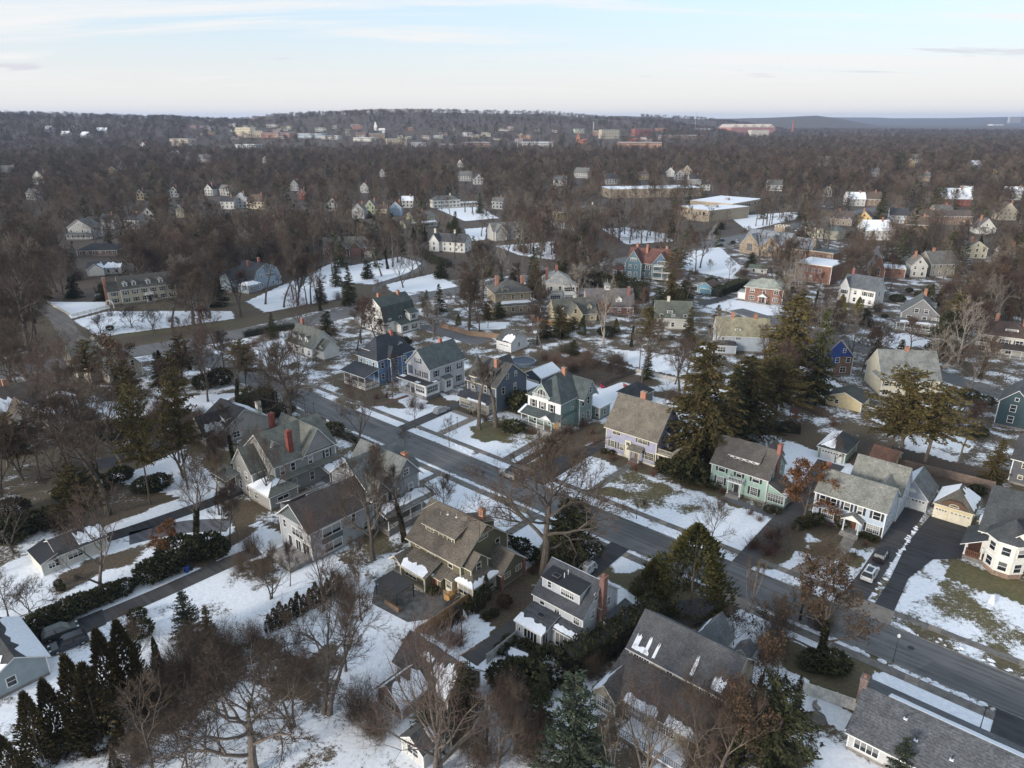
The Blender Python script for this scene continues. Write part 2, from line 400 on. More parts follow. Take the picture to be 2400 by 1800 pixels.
    def door(s, face, x, y, z, w=1.0, h=2.1, mat=None, glass=False):
        m = mat or plain('dark_door', (.03, .03, .035)); b = MB()
        b.box(-w / 2 - .12, -.05, -.02, -w / 2, .02, h + .12, s.t); b.box(w / 2, -.05, -.02, w / 2 + .12, .02, h + .12, s.t); b.box(-w / 2, -.05, h, w / 2, .02, h + .12, s.t)
        b.box(-w / 2 + .001, -.03, -.02, w / 2 - .001, .01, h - .001, m)
        o = b.build('door', s.root, (x, y, z), R(FACE.get(face, face)))
        h_ = MB(); h_.tube((w * .36, -.07, 1.0), (w * .36, -.03, 1.0), .035, .035, plain('brass', (.4, .3, .12), .3, .1, 1, 1.0), 6); h_.build('handle', o)
    def chimney(s, x, y, z0, z1, w=.8, d=.6, mat=None, cap=True):
        m = mat or masonry(BRICK_RED); b = MB()
        b.box(x - w / 2, y - d / 2, z0, x + w / 2, y + d / 2, z1 - .18, m); b.box(x - w / 2 - .07, y - d / 2 - .07, z1 - .179, x + w / 2 + .07, y + d / 2 + .07, z1, m)
        c = plain('clay_flue', (.22, .12, .08))
        b.box(x - w * .2, y - d * .2, z1 + .001, x + w * .2, y + d * .2, z1 + .25, c)
        b.build('chimney', s.root)
    def posts(s, pts, z0, z1, r=.11, mat=None):
        me = CACHE.setdefault(('post', r, round(z1 - z0, 2), (mat or s.t).name), None)
        if me is None:
            b = MB(); h = z1 - z0; m = mat or s.t
            b.tube((0, 0, .12), (0, 0, h - .12), r, r * .88, m, 10, False); b.box(-r * 1.3, -r * 1.3, 0, r * 1.3, r * 1.3, .13, m); b.box(-r * 1.3, -r * 1.3, h - .13, r * 1.3, r * 1.3, h, m)
            me = b.mesh('porch_post'); CACHE[('post', r, round(z1 - z0, 2), m.name)] = me
        for p in pts: put(me, 'porch_post', s.root, (p[0], p[1], z0))
    def rail(s, pts, z, h=.9, mat=None, name='railing', gap=.28):
        b = MB(); m = mat or s.t
        for (x0, y0), (x1, y1) in zip(pts[:-1], pts[1:]):
            l = math.hypot(x1 - x0, y1 - y0); n = max(1, int(l / gap))
            b.tube((x0, y0, z + h), (x1, y1, z + h), .05, .05, m, 4); b.tube((x0, y0, z + .12), (x1, y1, z + .12), .035, .035, m, 4)
            for i in range(n + 1):
                q = i / n; x, y = x0 + (x1 - x0) * q, y0 + (y1 - y0) * q; b.box(x - .03, y - .03, z, x + .03, y + .03, z + h - .01, m)
        b.build(name, s.root)
    def deck(s, x0, y0, x1, y1, z, mat=None, skirt=None):
        s.grow(x0, y0, x1, y1)
        b = MB(); b.box(x0, y0, z - .15, x1, y1, z, mat or plain('porch_boards', (.22, .20, .18))); b.build('porch_floor', s.root)
        b = MB(); b.box(x0 + .06, y0 + .06, -.2, x1 - .06, y1 - .06, z - .152, skirt or plain('porch_skirt', (.2, .19, .17))); b.build('porch_skirt', s.root)
    def steps(s, x0, x1, y, z, dirn=-1, mat=None, face='S'):
        b = MB(); n = max(2, int(z / .19)); m = mat or plain('stone_steps', (.3, .28, .25))
        for i in range(n):
            h = z * (n - i) / (n + 1); a = i * .3
            if face == 'S': b.box(x0, y - a - .3, -.2, x1, y - a, h, m)
            else: b.box(y + a, x0, -.2, y + a + .3, x1, h, m)
        b.build('steps', s.root)
    def dormer(s, x, y, z, w, h, depth, face='S', kind='gable', rise=None, n=1, ww=.8, wh=1.1, mat=None, rmat=None, style='sash', zr=None, o=.25):
        # cheek box running back into the roof, a little roof of its own, a window
        b = MB(); m = mat or s.w; r = rmat or s.r
        b.box(-w / 2, 0, 0, w / 2, depth, h, m)
        b.box(-w / 2 - .06, -.03, .02, -w / 2 + .06, .06, h - .01, s.t); b.box(w / 2 - .06, -.03, .02, w / 2 + .06, .06, h - .01, s.t)
        t = .12
        if kind == 'gable':
            k = rise or w * .45; sl = k / (w / 2)
            for sg in (-1, 1):
                q = [(sg * (w / 2 + o), -o, h - o * sl + t), (sg * (w / 2 + o), depth, h - o * sl + t), (0, depth, h + k + t), (0, -o, h + k + t)]
                b.slab(q if sg > 0 else q[::-1], t, r, s.t)
            b.solid([(w / 2, 0, h - .01), (-w / 2, 0, h - .01), (0, 0, h + k - .02)][::-1], [(w / 2, depth, h - .01), (-w / 2, depth, h - .01), (0, depth, h + k - .02)][::-1], m)
        elif kind == 'hip':
            k = rise or w * .35; e = o
            B_ = [(-w / 2 - e, -e, h), (w / 2 + e, -e, h), (w / 2 + e, depth, h), (-w / 2 - e, depth, h)]
            T_ = [(-.02, w / 2, h + k), (.02, w / 2, h + k), (.02, depth, h + k), (-.02, depth, h + k)]
            n0 = len(b.v); b.v += B_ + T_; kk = b.mi(r)
            for i in range(4): j = (i + 1) % 4; b.f.append((n0 + i, n0 + j, n0 + 4 + j, n0 + 4 + i)); b.m.append(kk)
            b.f.append((n0 + 3, n0 + 2, n0 + 1, n0)); b.m.append(b.mi(s.t))
        else:
            k = rise or .5; b.slab([(-w / 2 - o, -o, h - k * o / depth + t), (w / 2 + o, -o, h - k * o / depth + t), (w / 2 + o, depth, h + k + t), (-w / 2 - o, depth, h + k + t)], t, r, s.t)
            b.solid([(-w / 2, 0, h - .01), (w / 2, 0, h - .01), (w / 2, depth, h - .01), (-w / 2, depth, h - .01)], [(-w / 2, 0, h + .02), (w / 2, 0, h + .02), (w / 2, depth, h + k - .02), (-w / 2, depth, h + k - .02)], m)
        o_ = b.build('dormer', s.root, (x, y, z), R(FACE.get(face, face)))
        if n:
            f, g = win_meshes(ww, wh, n, style, s.t); wo = put(f, 'window', o_, (0, -.002, (h - wh) * .5)); put(g, 'pane', wo)
        return o_
    def garage_door(s, face, x, y, w, h=2.15, mat=None, dark=True):
        m = mat or s.t; b = MB()
        b.box(-w / 2 - .12, -.05, 0, -w / 2, .02, h + .12, s.t); b.box(w / 2, -.05, 0, w / 2 + .12, .02, h + .12, s.t); b.box(-w / 2, -.05, h, w / 2, .02, h + .12, s.t)
        for i in range(4): b.box(-w / 2 + .001, -.03, h * i / 4 + .01, w / 2 - .001, .01, h * (i + 1) / 4 - .01, m)
        k = max(4, int(w / .6))
        for i in range(k):
            xa = -w / 2 + w * (i + .2) / k; b.box(xa, -.036, h * .79, xa + w * .6 / k, -.028, h * .93, GLASS)
        b.build('garage_door', s.root, (x, y, .03), R(FACE.get(face, face)))
    def done(s):
        for k, m in s.p.items(): m.build(k, s.root)
        return s.root
FOOT = []
# ---------------------------------------------------------------- the houses along the main street
BLK = plain('black_shutter', (.02, .022, .025)); GRN_SH = plain('olive_shutter', (.075, .08, .05))
CREAMT = plain('cream_trim', (.66, .61, .48), .6, .12)
def frange(a, b, n): return [a + (b - a) * i / (n - 1) for i in range(n)]

# mint green colonial
h = House('house', 'mint green colonial house with black shutters and a brown roof', -53.0, 123.4, siding((.36, .50, .41)), shingle((.105, .092, .078)))
h.body(0, 0, 11.4, 8.4, 0, 5.75); h.gable(0, 0, 11.4, 8.4, 5.75, 4.0, 'x', .6, oe=.35)
h.dormer(5.9, 1.25, 6.95, 5.6, .95, 3.0, 'S', 'shed', rise=2.0, n=0, mat=TRIM, o=.45)
for x in frange(4.0, 7.8, 4): h.win('S', x, 1.24, 7.15, .55, .5, style='fix')
for x, w in ((2.1, 1.35), (5.7, 1.0), (9.1, 1.35)): h.win('S', x, 0, 3.95, w, 1.4, sh=BLK)
for x in (2.0, 9.0): h.win('S', x, 0, 1.15, 1.35, 1.6, sh=BLK, style='grid')
h.door('S', 5.45, 0, .5, 1.0, 2.1); h.win('S', 4.7, 0, 1.2, .3, 1.2, style='fix')
h.deck(4.0, -1.5, 7.0, 0, .5); h.posts([(4.25, -1.25), (6.75, -1.25)], .5, 3.1, .13)
h.mb('portico_roof').box(3.9, -1.6, 3.1, 7.1, -.01, 3.45, TRIM, top=plain('flat_roof_felt', (.06, .06, .062)))
h.rail([(4.0, -.05), (4.0, -1.5), (7.0, -1.5), (7.0, -.05)], 3.45, .8); h.steps(4.2, 6.8, -1.5, .5)
h.body(11.4, .3, 15.0, 5.2, 0, 2.9, corners=False); h.shed(11.4, .3, 15.0, 5.2, 2.9, 4.5, 'E', .35, snow=[(.05, .6, .02, .3)], fill=True)
h.win('S', 13.2, .3, 1.0, 3.0, 1.6, 6, style='grid'); h.win('E', 15.0, 2.7, 1.0, 3.6, 1.6, 6, style='grid')
h.mb('chimney_stack_face').box(11.36, 3.3, 4.4, 11.62, 5.1, 8.9, masonry(BRICK_RED)); h.chimney(11.45, 4.2, 8.9, 11.3, .7, 1.2)
for y in (1.9, 6.9): h.win('E', 11.4, y, 4.6, .7, 1.3)
h.body(6.0, 8.4, 9.5, 12.4, 0, 5.75); h.gable(6.0, 8.0, 9.5, 12.4, 5.75, 2.6, 'y', .35)
h.shed(-1.4, 3, 0, 6, 2.9, 3.4, 'W', .1); h.posts([(-1.3, 3.1), (-1.3, 5.9)], 0, 2.8)
h.done()

# light blue grey colonial
h = House('house', 'pale blue grey colonial house with black shutters and a small gabled portico', -32.9, 124.2, siding((.42, .49, .57)), shingle((.20, .20, .175)))
h.body(0, 0, 12.0, 8.0, 0, 5.85); h.gable(0, 0, 12.0, 8.0, 5.85, 3.0, 'x', .4, oe=.3)
for x, w in ((1.3, .95), (3.25, .95), (5.6, .95), (7.8, .8), (10.6, 1.2)): h.win('S', x, 0, 3.85, w, 1.45, sh=BLK)
h.win('S', 2.6, 0, 1.1, 2.1, 1.55, 2, sh=BLK, style='grid'); h.win('S', 10.4, 0, 1.1, 2.1, 1.55, 2, sh=BLK, style='grid')
h.door('S', 7.1, 0, .6, 1.1, 2.1, plain('oak_door', (.12, .045, .02)))
h.deck(5.7, -1.7, 8.6, 0, .6, plain('slate_step', (.2, .19, .18))); h.posts([(5.9, -1.5), (8.4, -1.5)], .6, 3.0, .13)
h.gable(5.6, -1.7, 8.7, -.01, 3.0, 1.0, 'y', .25, gmat=TRIM); h.steps(5.6, 8.7, -1.7, .6)
for y in (1.6, 3.2, 5.6): h.win('E', 12.0, y, 1.2, .8, 1.5); h.win('E', 12.0, y, 4.0, .75, 1.3)
h.body(3.6, 8.0, 12.3, 15.0, 0, 5.85); h.gable(3.6, 8.0, 12.3, 15.0, 5.85, 4.2, 'x', .35)
h.gable(8.2, 3.6, 11.4, 10.5, 6.6, 1.9, 'y', .25)
h.win('E', 12.3, 10.2, 4.0, .8, 1.3); h.win('E', 12.3, 12.6, 4.0, .8, 1.3); h.chimney(.3, 4.4, 7.6, 9.9, .7, .7)
h.done()

# lavender house
LAV = siding((.33, .33, .43))
h = House('house', 'lavender shingled house with cream trim under one broad brown roof', -78.2, 123.2, LAV, shingle((.155, .135, .105)), trim=CREAMT)
h.body(0, 0, 12.6, 10.2, 0, 6.4, fm=CREAMT); h.gable(0, 0, 12.6, 10.2, 6.4, 5.9, 'x', .55, oe=.45)
h.win('S', 2.6, 0, 4.75, 2.0, 1.35, 2, style='grid'); h.win('S', 9.2, 0, 4.55, 2.2, 1.45, 2, sh=GRN_SH, style='grid')
for x in (1.7, 4.1): h.win('S', x, 0, 1.5, 1.0, 1.5, sh=GRN_SH, style='grid')
h.mb('stair_bay').box(5.1, -.35, .4, 6.6, .0, 4.3, CREAMT); h.win('S', 5.85, -.35, 3.2, .8, .8, 2, style='fix')
h.deck(6.8, -1.6, 9.4, 0, .5); h.posts([(7.0, -1.4), (9.2, -1.4)], .5, 2.9, .11); h.shed(6.6, -1.6, 9.6, 0, 3.0, 3.7, 'S', .25); h.door('S', 8.0, 0, .5, 1.1, 2.1, plain('brown_door', (.2, .15, .1)))
h.win('S', 11.0, 0, 1.3, 2.1, 1.6, 2, sh=GRN_SH, style='grid'); h.steps(7.0, 9.2, -1.6, .5, mat=plain('brick_steps', (.25, .12, .08)))
h.win('E', 12.6, 4.6, 8.3, 1.7, 1.3, 2, style='grid'); h.win('E', 12.6, 1.2, 4.3, .5, 1.7); h.mb('upper_bay').box(12.6, 3.6, 3.6, 13.5, 8.0, 7.0, LAV); h.shed(12.6, 3.4, 13.6, 8.2, 7.0, 7.6, 'E', .25, CREAMT if 0 else shingle(CHAR)); h.win('E', 13.5, 5.0, 4.3, .6, 1.7)
h.deck(12.6, .3, 16.0, 8.5, .5); h.posts([(15.8, .5), (15.8, 4.4), (15.8, 8.3), (12.9, .5)], .5, 3.1, .14)
h.mb('porch_roof').box(12.61, 0, 3.1, 16.4, 8.8, 3.5, CREAMT, top=plain('flat_roof_felt', (.06, .06, .062))); h.rail([(12.9, .3), (16.1, .3), (16.1, 8.5)], 3.5, .95); h.rail([(13.2, .4), (15.8, .4), (15.8, 8.4)], .5, .8)
h.chimney(5.6, 5.6, 11.4, 14.0, 1.3, .9, masonry(BRICK_OR)); h.win('E', 12.6, 2.5, 1.2, 1.2, 1.6)
h.done()

# teal Victorian
TEAL = siding((.21, .29, .265)); TEALD = siding((.10, .17, .145))
h = House('house', 'sage green Victorian house with a front porch and an arched gable balcony', -101.2, 120.8, TEAL, shingle((.07, .085, .085)))
h.body(.3, 2.6, 10.0, 15.6, 0, 7.7); h.mb('belt_course').box(.22, 2.52, 4.0, 10.08, 15.68, 4.9, TEALD)
h.mb('front_panel').box(.35, 2.5, 4.92, 9.95, 2.58, 7.6, TRIM)
h.hip(.3, 2.6, 10.0, 15.6, 7.7, 4.9, .5, ridge=4.2)
h.gable(3.2, 9.0, 12.0, 14.6, 7.7, 3.9, 'x', .35); h.body(9.9, 9.0, 10.9, 14.0, 0, 7.7); h.win('E', 12.0, 11.8, 8.6, .9, 1.3)
h.mb('wall').box(10.0, 9.2, 7.68, 11.98, 14.4, 7.72, TRIM)
h.dormer(4.6, 2.3, 7.95, 4.6, 1.1, 4.0, 'S', 'gable', rise=2.7, n=0, o=.35)
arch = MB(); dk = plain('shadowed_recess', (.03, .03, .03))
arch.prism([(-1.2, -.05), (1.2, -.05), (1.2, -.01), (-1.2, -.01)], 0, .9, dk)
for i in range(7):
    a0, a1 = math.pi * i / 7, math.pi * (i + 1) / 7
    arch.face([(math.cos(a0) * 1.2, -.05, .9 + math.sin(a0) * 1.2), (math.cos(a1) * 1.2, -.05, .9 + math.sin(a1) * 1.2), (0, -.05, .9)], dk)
    arch.tube((math.cos(a0) * 1.25, -.08, .9 + math.sin(a0) * 1.25), (math.cos(a1) * 1.25, -.08, .9 + math.sin(a1) * 1.25), .09, .09, TRIM, 5)
for x in (-.45, .45): arch.tube((x, -.12, 0), (x, -.12, 1.9), .08, .08, TRIM, 6)
arch.box(-2.4, -.7, -.1, 2.4, .02, .12, TRIM)
arch.build('arched_balcony', h.root, (4.6, 2.29, 8.2)); h.rail([(2.3, 1.75), (6.9, 1.75)], 8.35, .7)
for x in (2.0, 4.7, 7.5): h.win('S', x, 2.5, 5.2, .95, 1.75, sh=BLK)
for y, z in ((4.4, 1.6), (7.2, 4.2)): h.win('E', 10.0, y, z, .8, 1.5)
for y in (10.4, 12.6): h.win('E', 10.9, y, 1.4, .95, 1.8); h.win('E', 10.9, y, 5.2, .95, 1.7)
h.win('E', 10.0, 15.0, 5.4, .8, 1.6)
h.deck(0, 0, 10.2, 2.6, 1.2); h.posts([(.2, .2), (2.4, .2), (4.8, .2), (7.0, .2), (9.2, .2)], 1.2, 4.0, .12); h.rail([(.2, .2), (6.6, .2)], 1.2, .85); h.rail([(.2, .2), (.2, 2.5)], 1.2, .85)
h.shed(-.1, -.1, 10.3, 2.6, 4.05, 5.0, 'S', .4, snow=[(-.0, .06, 0, 1)]); h.gable(6.6, -.5, 9.8, 1.8, 4.2, 1.1, 'y', .25, gmat=TRIM); h.steps(6.9, 9.3, 0, 1.2, mat=plain('grey_steps', (.45, .44, .42))); h.rail([(6.85, 0), (6.85, -1.9)], .6, .8); h.rail([(9.35, 0), (9.35, -1.9)], .6, .8)
h.door('S', 8.9, 2.5, 1.2, 1.1, 2.2, plain('golden_oak_door', (.35, .17, .05))); h.win('S', 6.8, 2.5, 1.9, .8, 1.3); h.win('S', 2.6, 2.5, 1.6, 1.0, 1.7)
h.body(7.5, 15.6, 12.4, 20.0, 0, 3.2); h.shed(7.5, 15.6, 12.4, 20.0, 3.2, 3.6, 'E', .3, snow=[(.02, .98, .02, .97)]); h.win('E', 12.4, 17.8, 1.0, 1.0, 1.6); h.win('S', 11.6, 15.6, 1.0, .8, 1.7)
h.chimney(5.6, 9.6, 11.5, 14.0, 1.0, .8, masonry(BRICK_OR)); h.win('E', 10.0, 5.8, .25, .7, .5, style='fix')
h.done()

# dark slate blue house
DK = siding((.10, .12, .155))
h = House('house', 'dark slate blue house with a turret and a long cream framed sun porch', -121.3, 120.4, DK, shingle((.075, .07, .065)), trim=CREAMT)
h.body(.4, 2.6, 10.2, 14.5, 0, 7.2); h.gable(.4, 2.6, 10.2, 14.5, 7.2, 4.6, 'x', .5, oe=.4)
h.body(0, 0, 9.9, 2.6, 0, 3.1); h.shed(-.2, -.2, 10.1, 2.6, 3.1, 4.3, 'S', .35, snow=[(.32, .9, .01, .18)], mat=shingle((.04, .042, .05)))
h.win('S', 2.0, 0, 1.2, 3.2, 1.6, 5, style='grid'); h.win('S', 6.9, 0, .5, 5.0, 2.4, 6, style='grid'); h.win('E', 9.9, 1.3, .9, 1.9, 1.9, 3, style='grid')
oc = [(2.6 + 2.1 * math.cos(R(22.5 + 45 * i)), 4.2 + 2.1 * math.sin(R(22.5 + 45 * i))) for i in range(8)]
m = MB(); m.prism(oc, 4.2, 8.3, siding((.16, .17, .18))); m.build('turret', h.root)
m = MB(); oc2 = [(2.6 + 2.5 * math.cos(R(22.5 + 45 * i)), 4.2 + 2.5 * math.sin(R(22.5 + 45 * i))) for i in range(8)]
m.prism(oc2, 8.3, 8.55, CREAMT)
for i in range(8): m.face([(*oc2[i], 8.55), (*oc2[(i + 1) % 8], 8.55), (2.6, 4.2, 13.8)], h.r)
m.build('turret_roof', h.root)
for a in (-45, 0, 45): h.win(a, 2.6 + 1.95 * math.sin(R(a)), 4.2 - 1.95 * math.cos(R(a)), 5.2, .85, 1.9)
for x in (6.6, 8.4): h.win('S', x, 2.6, 4.9, .8, 1.7)
h.dormer(7.3, 4.6, 9.2, 1.7, .75, 1.6, 'S', 'shed', rise=.8, n=2, ww=1.3, wh=.55)
h.win('E', 10.2, 5.4, 4.6, 1.0, 1.7); h.win('E', 10.2, 9.9, 4.6, 1.0, 1.7); h.win('E', 10.2, 7.0, 8.2, .8, 1.3); h.win('E', 10.2, 10.2, 8.2, .8, 1.3)
h.chimney(7.0, 6.4, 9.6, 13.0, .9, .8, masonry(BRICK_OR)); h.gable(4.0, 8.4, 7.0, 13.0, 10.0, 2.2, 'y', .3)
h.steps(4.2, 5.6, 0, .9, mat=CREAMT); h.rail([(4.1, 0), (4.1, -1.5)], .5, .8); h.rail([(5.7, 0), (5.7, -1.5)], .5, .8)
h.body(6.0, 14.5, 10.6, 19.5, 0, 3.0); h.shed(6.0, 14.5, 10.6, 19.5, 3.0, 3.2, 'E', .25, snow=[(.02, .98, .02, .98)]); h.rail([(10.6, 14.6), (12.8, 14.6), (12.8, 19.4)], 1.0, .9, TRIM)
h.done()

# light grey gable-fronted house
LG = siding((.46, .46, .48))
h = House('house', 'light grey gable fronted house with black shutters and a glazed flat roofed porch', -141.8, 117.6, LG, shingle((.085, .10, .10)))
h.body(.8, 2.6, 9.6, 15.5, 0, 8.0); h.gable(.8, 2.6, 9.6, 15.5, 8.0, 4.3, 'y', .45, oe=.5)
h.deck(-.1, -.2, 9.6, 2.6, 1.1, skirt=plain('lattice', (.3, .3, .29))); h.posts([(.1, 0), (2.4, 0), (4.7, 0)], 1.1, 4.0, .12)
h.body(6.6, -.1, 10.9, 4.6, 1.1, 4.0, found=False, mat=TRIM); h.mb('foundation').box(6.7, 0, -.3, 10.8, 4.5, 1.09, plain('stone_foundation', (.16, .16, .16)))
h.win('S', 8.6, -.1, 1.9, 3.3, 1.7, 4); h.win('E', 10.9, 2.2, 1.9, 3.8, 1.7, 6)
h.mb('porch_roof').box(-.5, -.6, 4.0, 11.2, 2.59, 4.35, TRIM, top=shingle((.04, .04, .042))); h.mb('porch_roof').box(9.61, 2.6, 4.0, 11.2, 5.0, 4.35, TRIM, top=shingle((.04, .04, .042)))
h.snow((-.4, -.5, 4.36), (11.1, -.5, 4.36), (-.4, 2.5, 4.36), .01, .16, .3, .9); h.snow((-.4, -.5, 4.36), (11.1, -.5, 4.36), (-.4, 2.5, 4.36), .62, .74, .05, .45); h.snow((9.7, 2.6, 4.36), (11.1, 2.6, 4.36), (9.7, 4.9, 4.36), .2, .95, .1, .9)
h.rail([(.1, 0), (4.7, 0)], 1.1, .85); h.win('S', 5.2, 2.6, 8.6, 1.6, 1.4, 2, sh=BLK, style='grid')
for x in (5.0, 7.7): h.win('S', x, 2.6, 5.0, 1.05, 1.6, sh=BLK, style='grid')
h.mb('recessed_balcony').box(1.1, 2.56, 5.0, 2.9, 2.598, 7.4, plain('recess_blue', (.09, .12, .17)))
for y in (5.0, 9.4, 13.8): h.win('E', 9.6, y, 5.2, .95, 1.6, sh=BLK)
h.body(9.6, 6.8, 10.9, 9.6, 0, 4.0, mat=TRIM); h.shed(9.6, 6.7, 10.9, 9.7, 4.0, 4.6, 'E', .25, shingle((.10, .12, .11))); h.win('E', 10.9, 8.2, 1.6, 1.6, 1.9, 2)
h.win('E', 9.6, 13.4, 1.6, .95, 1.7, sh=BLK); h.chimney(3.6, 12.5, 10.5, 12.9, .8, .8, masonry((.45, .13, .07)))
h.done()

# blue house
h = House('house', 'bright blue house with a charcoal roof and a white dormer over a corner porch', -158.6, 111.6, siding((.085, .17, .32)), shingle((.033, .038, .048)))
BLUE_LIT = siding((.25, .33, .40))  # paler front blue: light from the left put into the colour
h.body(1.0, 5.0, 9.4, 18.0, 0, 7.3); h.mb('front_panel').box(1.05, 4.94, 4.3, 9.3, 4.99, 7.25, BLUE_LIT); h.mb('belt_course').box(.93, 4.92, 3.9, 9.47, 18.06, 4.25, siding((.16, .33, .52)))  # this front panel is only a thin sheet carrying the painted light
h.hip(1.0, 5.0, 9.4, 18.0, 7.3, 5.4, .6, ridge=6.5); h.body(9.4, 8.6, 10.6, 12.6, 0, 7.3); h.hip(6.5, 8.4, 10.6, 12.8, 7.3, 2.8, .45, axis='x', ridge=2.2)
h.dormer(3.6, 5.9, 8.1, 3.0, 1.2, 3.0, 'S', 'shed', rise=.7, n=3, ww=2.2, wh=.8, mat=TRIM)
h.dormer(7.9, 14.6, 8.9, 1.2, 1.0, 1.6, 'E', 'gable', n=1, ww=.5, wh=.7, mat=TRIM)
h.deck(0, 0, 9.6, 5.0, 1.0, skirt=TRIM); h.posts([(.2, .2), (3.2, .2), (6.4, .2), (9.4, .2), (9.4, 3.4)], 1.0, 3.9, .12); h.rail([(.2, .2), (9.4, .2), (9.4, 4.9)], 1.0, .85)
h.shed(-.2, -.2, 9.8, 5.0, 3.95, 5.2, 'S', .4)
for x in (2.2, 4.9, 7.6): h.win('S', x, 4.94, 4.9, .8, 1.6)
for y in (6.6, 14.8): h.win('E', 9.4, y, 4.8, .95, 1.7); h.win('E', 9.4, y, 1.5, .95, 1.7)
h.win('E', 10.6, 10.6, 4.9, 1.0, 1.6); h.win('E', 10.6, 10.6, 1.6, 1.0, 1.7); h.win('E', 9.4, 13.0, 6.2, 1.2, .6, style='fix')
h.chimney(5.6, 13.4, 11.5, 13.6, .8, .8, masonry((.45, .13, .07)))
h.done()

# olive house
OL = siding((.135, .125, .075))
h = House('house', 'olive green house with a long shed dormer and clipped gables beside a stone patio', -78.2, 65.2, OL, shingle((.125, .105, .082)), trim=CREAMT)
h.body(0, 0, 11.6, 11.0, 0, 5.8); h.gable(0, 0, 11.6, 11.0, 5.8, 4.4, 'x', .6, oe=.6)
for ex, sx in ((-.6, 1), (12.2, -1)):                               # clipped gable ends
    h.mb('roof').slab([(ex - sx * .06, 3.6, 9.0), (ex + sx * 1.7, 5.5, 10.42), (ex - sx * .06, 7.4, 9.0)][::sx], .1, h.r, CREAMT)
h.dormer(5.4, 1.7, 7.1, 6.6, 1.35, 3.4, 'S', 'shed', rise=1.3, n=0, o=.5)
h.win('S', 3.2, 1.69, 7.3, 1.5, .75, 2, style='grid'); h.win('S', 5.7, 1.69, 7.15, .85, 1.0, style='grid'); h.win('S', 7.6, 1.69, 7.15, .85, 1.0, style='grid')
h.win('S', 1.9, 0, 4.5, .9, .9); h.win('S', 5.0, 0, 4.3, 1.7, .7, 2, style='grid'); h.win('S', 9.4, 0, 4.0, .9, 1.3)
h.win('E', 11.6, 5.2, 7.6, 2.0, .8, 2, style='grid'); h.win('E', 11.6, 8.6, 4.4, .9, 1.6); h.win('E', 13.4, 2.2, 4.0, .9, 1.5)
h.body(11.6, .5, 13.4, 4.2, 0, 5.4); h.gable(9.2, .5, 13.4, 4.2, 5.4, 1.6, 'x', .4, oe=.4)
h.body(1.6, -3.6, 7.2, 0, 0, 3.0); h.shed(1.6, -3.6, 7.2, 0, 3.0, 4.3, 'S', .35, snow=[(.02, .93, .02, .5)]); h.win('S', 4.0, -3.6, 1.6, 2.6, 1.1, 3, style='sash')
h.body(7.2, -1.8, 9.0, 0, 0, 2.8, corners=False); h.shed(7.2, -2.0, 9.2, 0, 2.7, 3.7, 'S', .3, snow=[(.1, .3, .02, .2)]); h.door('S', 7.7, -1.8, .2, .9, 2.1, plain('russet_door', (.16, .035, .015)))
h.deck(-.6, -3.4, 1.6, 0, 1.2); h.posts([(-.4, -3.2)], 1.2, 3.1, .1); h.gable(-.8, -3.6, 1.8, 0, 3.1, .9, 'y', .3, snow=[(-1, .0, .6, .1, .9)]); h.steps(-.4, 1.2, -3.4, 1.2); h.rail([(-.5, -3.4), (-.5, -5.2)], .6, .8); h.rail([(1.3, -3.4), (1.3, -5.2)], .6, .8); h.door('S', 1.0, 0, 1.2, .9, 2.0, plain('russet_door', (.16, .035, .015)))
h.body(9.4, -1.2, 10.8, 0, 0, 2.9, mat=CREAMT, corners=False); h.win('S', 10.1, -1.2, 1.2, 1.0, 1.4, style='grid'); h.shed(9.2, -1.3, 11.0, 0, 2.9, 3.5, 'S', .25)
h.body(11.6, -.6, 14.8, 4.5, 0, 2.9); h.hip(11.4, -.6, 14.8, 5.0, 2.9, 1.5, .4, snow=[(0, .02, .98, .01, .42), (1, .02, .98, .01, .42)])
h.win('S', 13.2, -.6, 1.0, 2.8, 1.6, 3, style='fix'); h.win('E', 14.8, 2.0, 1.0, 4.2, 1.6, 4, style='fix')
h.body(11.6, 5.0, 15.6, 10.6, 0, 3.1); h.gable(9.6, 5.0, 15.6, 10.6, 3.1, 2.3, 'x', .45, snow=[(1, .02, .98, .0, .6)]); h.win('E', 15.6, 6.4, 1.6, 1.3, .8, 2, style='grid'); h.win('E', 15.6, 9.2, 1.6, 1.3, .8, 2, style='grid')
[put(box_mesh(('brick_pier',), -.13, -.25, -.2, .13, .25, 3.0, masonry(BRICK_RED)), 'brick_pier', h.root, (15.72, y_, 0)) for y_ in (5.1, 10.5)]
h.chimney(9.4, 7.4, 9.2, 11.2, 1.0, .7, masonry(BRICK_OR)); h.dormer(8.2, 9.6, 7.0, 3.4, 1.3, 3.2, 'N', 'shed', rise=1.2, n=0)
v = MB(); pm = plain('galvanised_vent', (.4, .4, .4), .4)
for x, y, z in ((3.4, 3.9, 9.2), (4.6, 4.4, 9.6), (6.4, 4.6, 9.7)): v.tube((x, y, z), (x, y, z + .7), .06, .06, pm, 6); v.box(x - .18, y - .18, z, x + .18, y + .18, z + .12, TRIM)
v.build('roof_vents', h.root)
b = MB(); dw = plain('new_cedar', (.42, .24, .09)); b.box(10.4, -2.6, .0, 11.6, -1.3, .9, dw); b.build('stair_landing', h.root); h.rail([(10.4, -2.6), (11.6, -2.6), (11.6, -.7)], .9, .8, dw, 'landing_railing')
h.done()

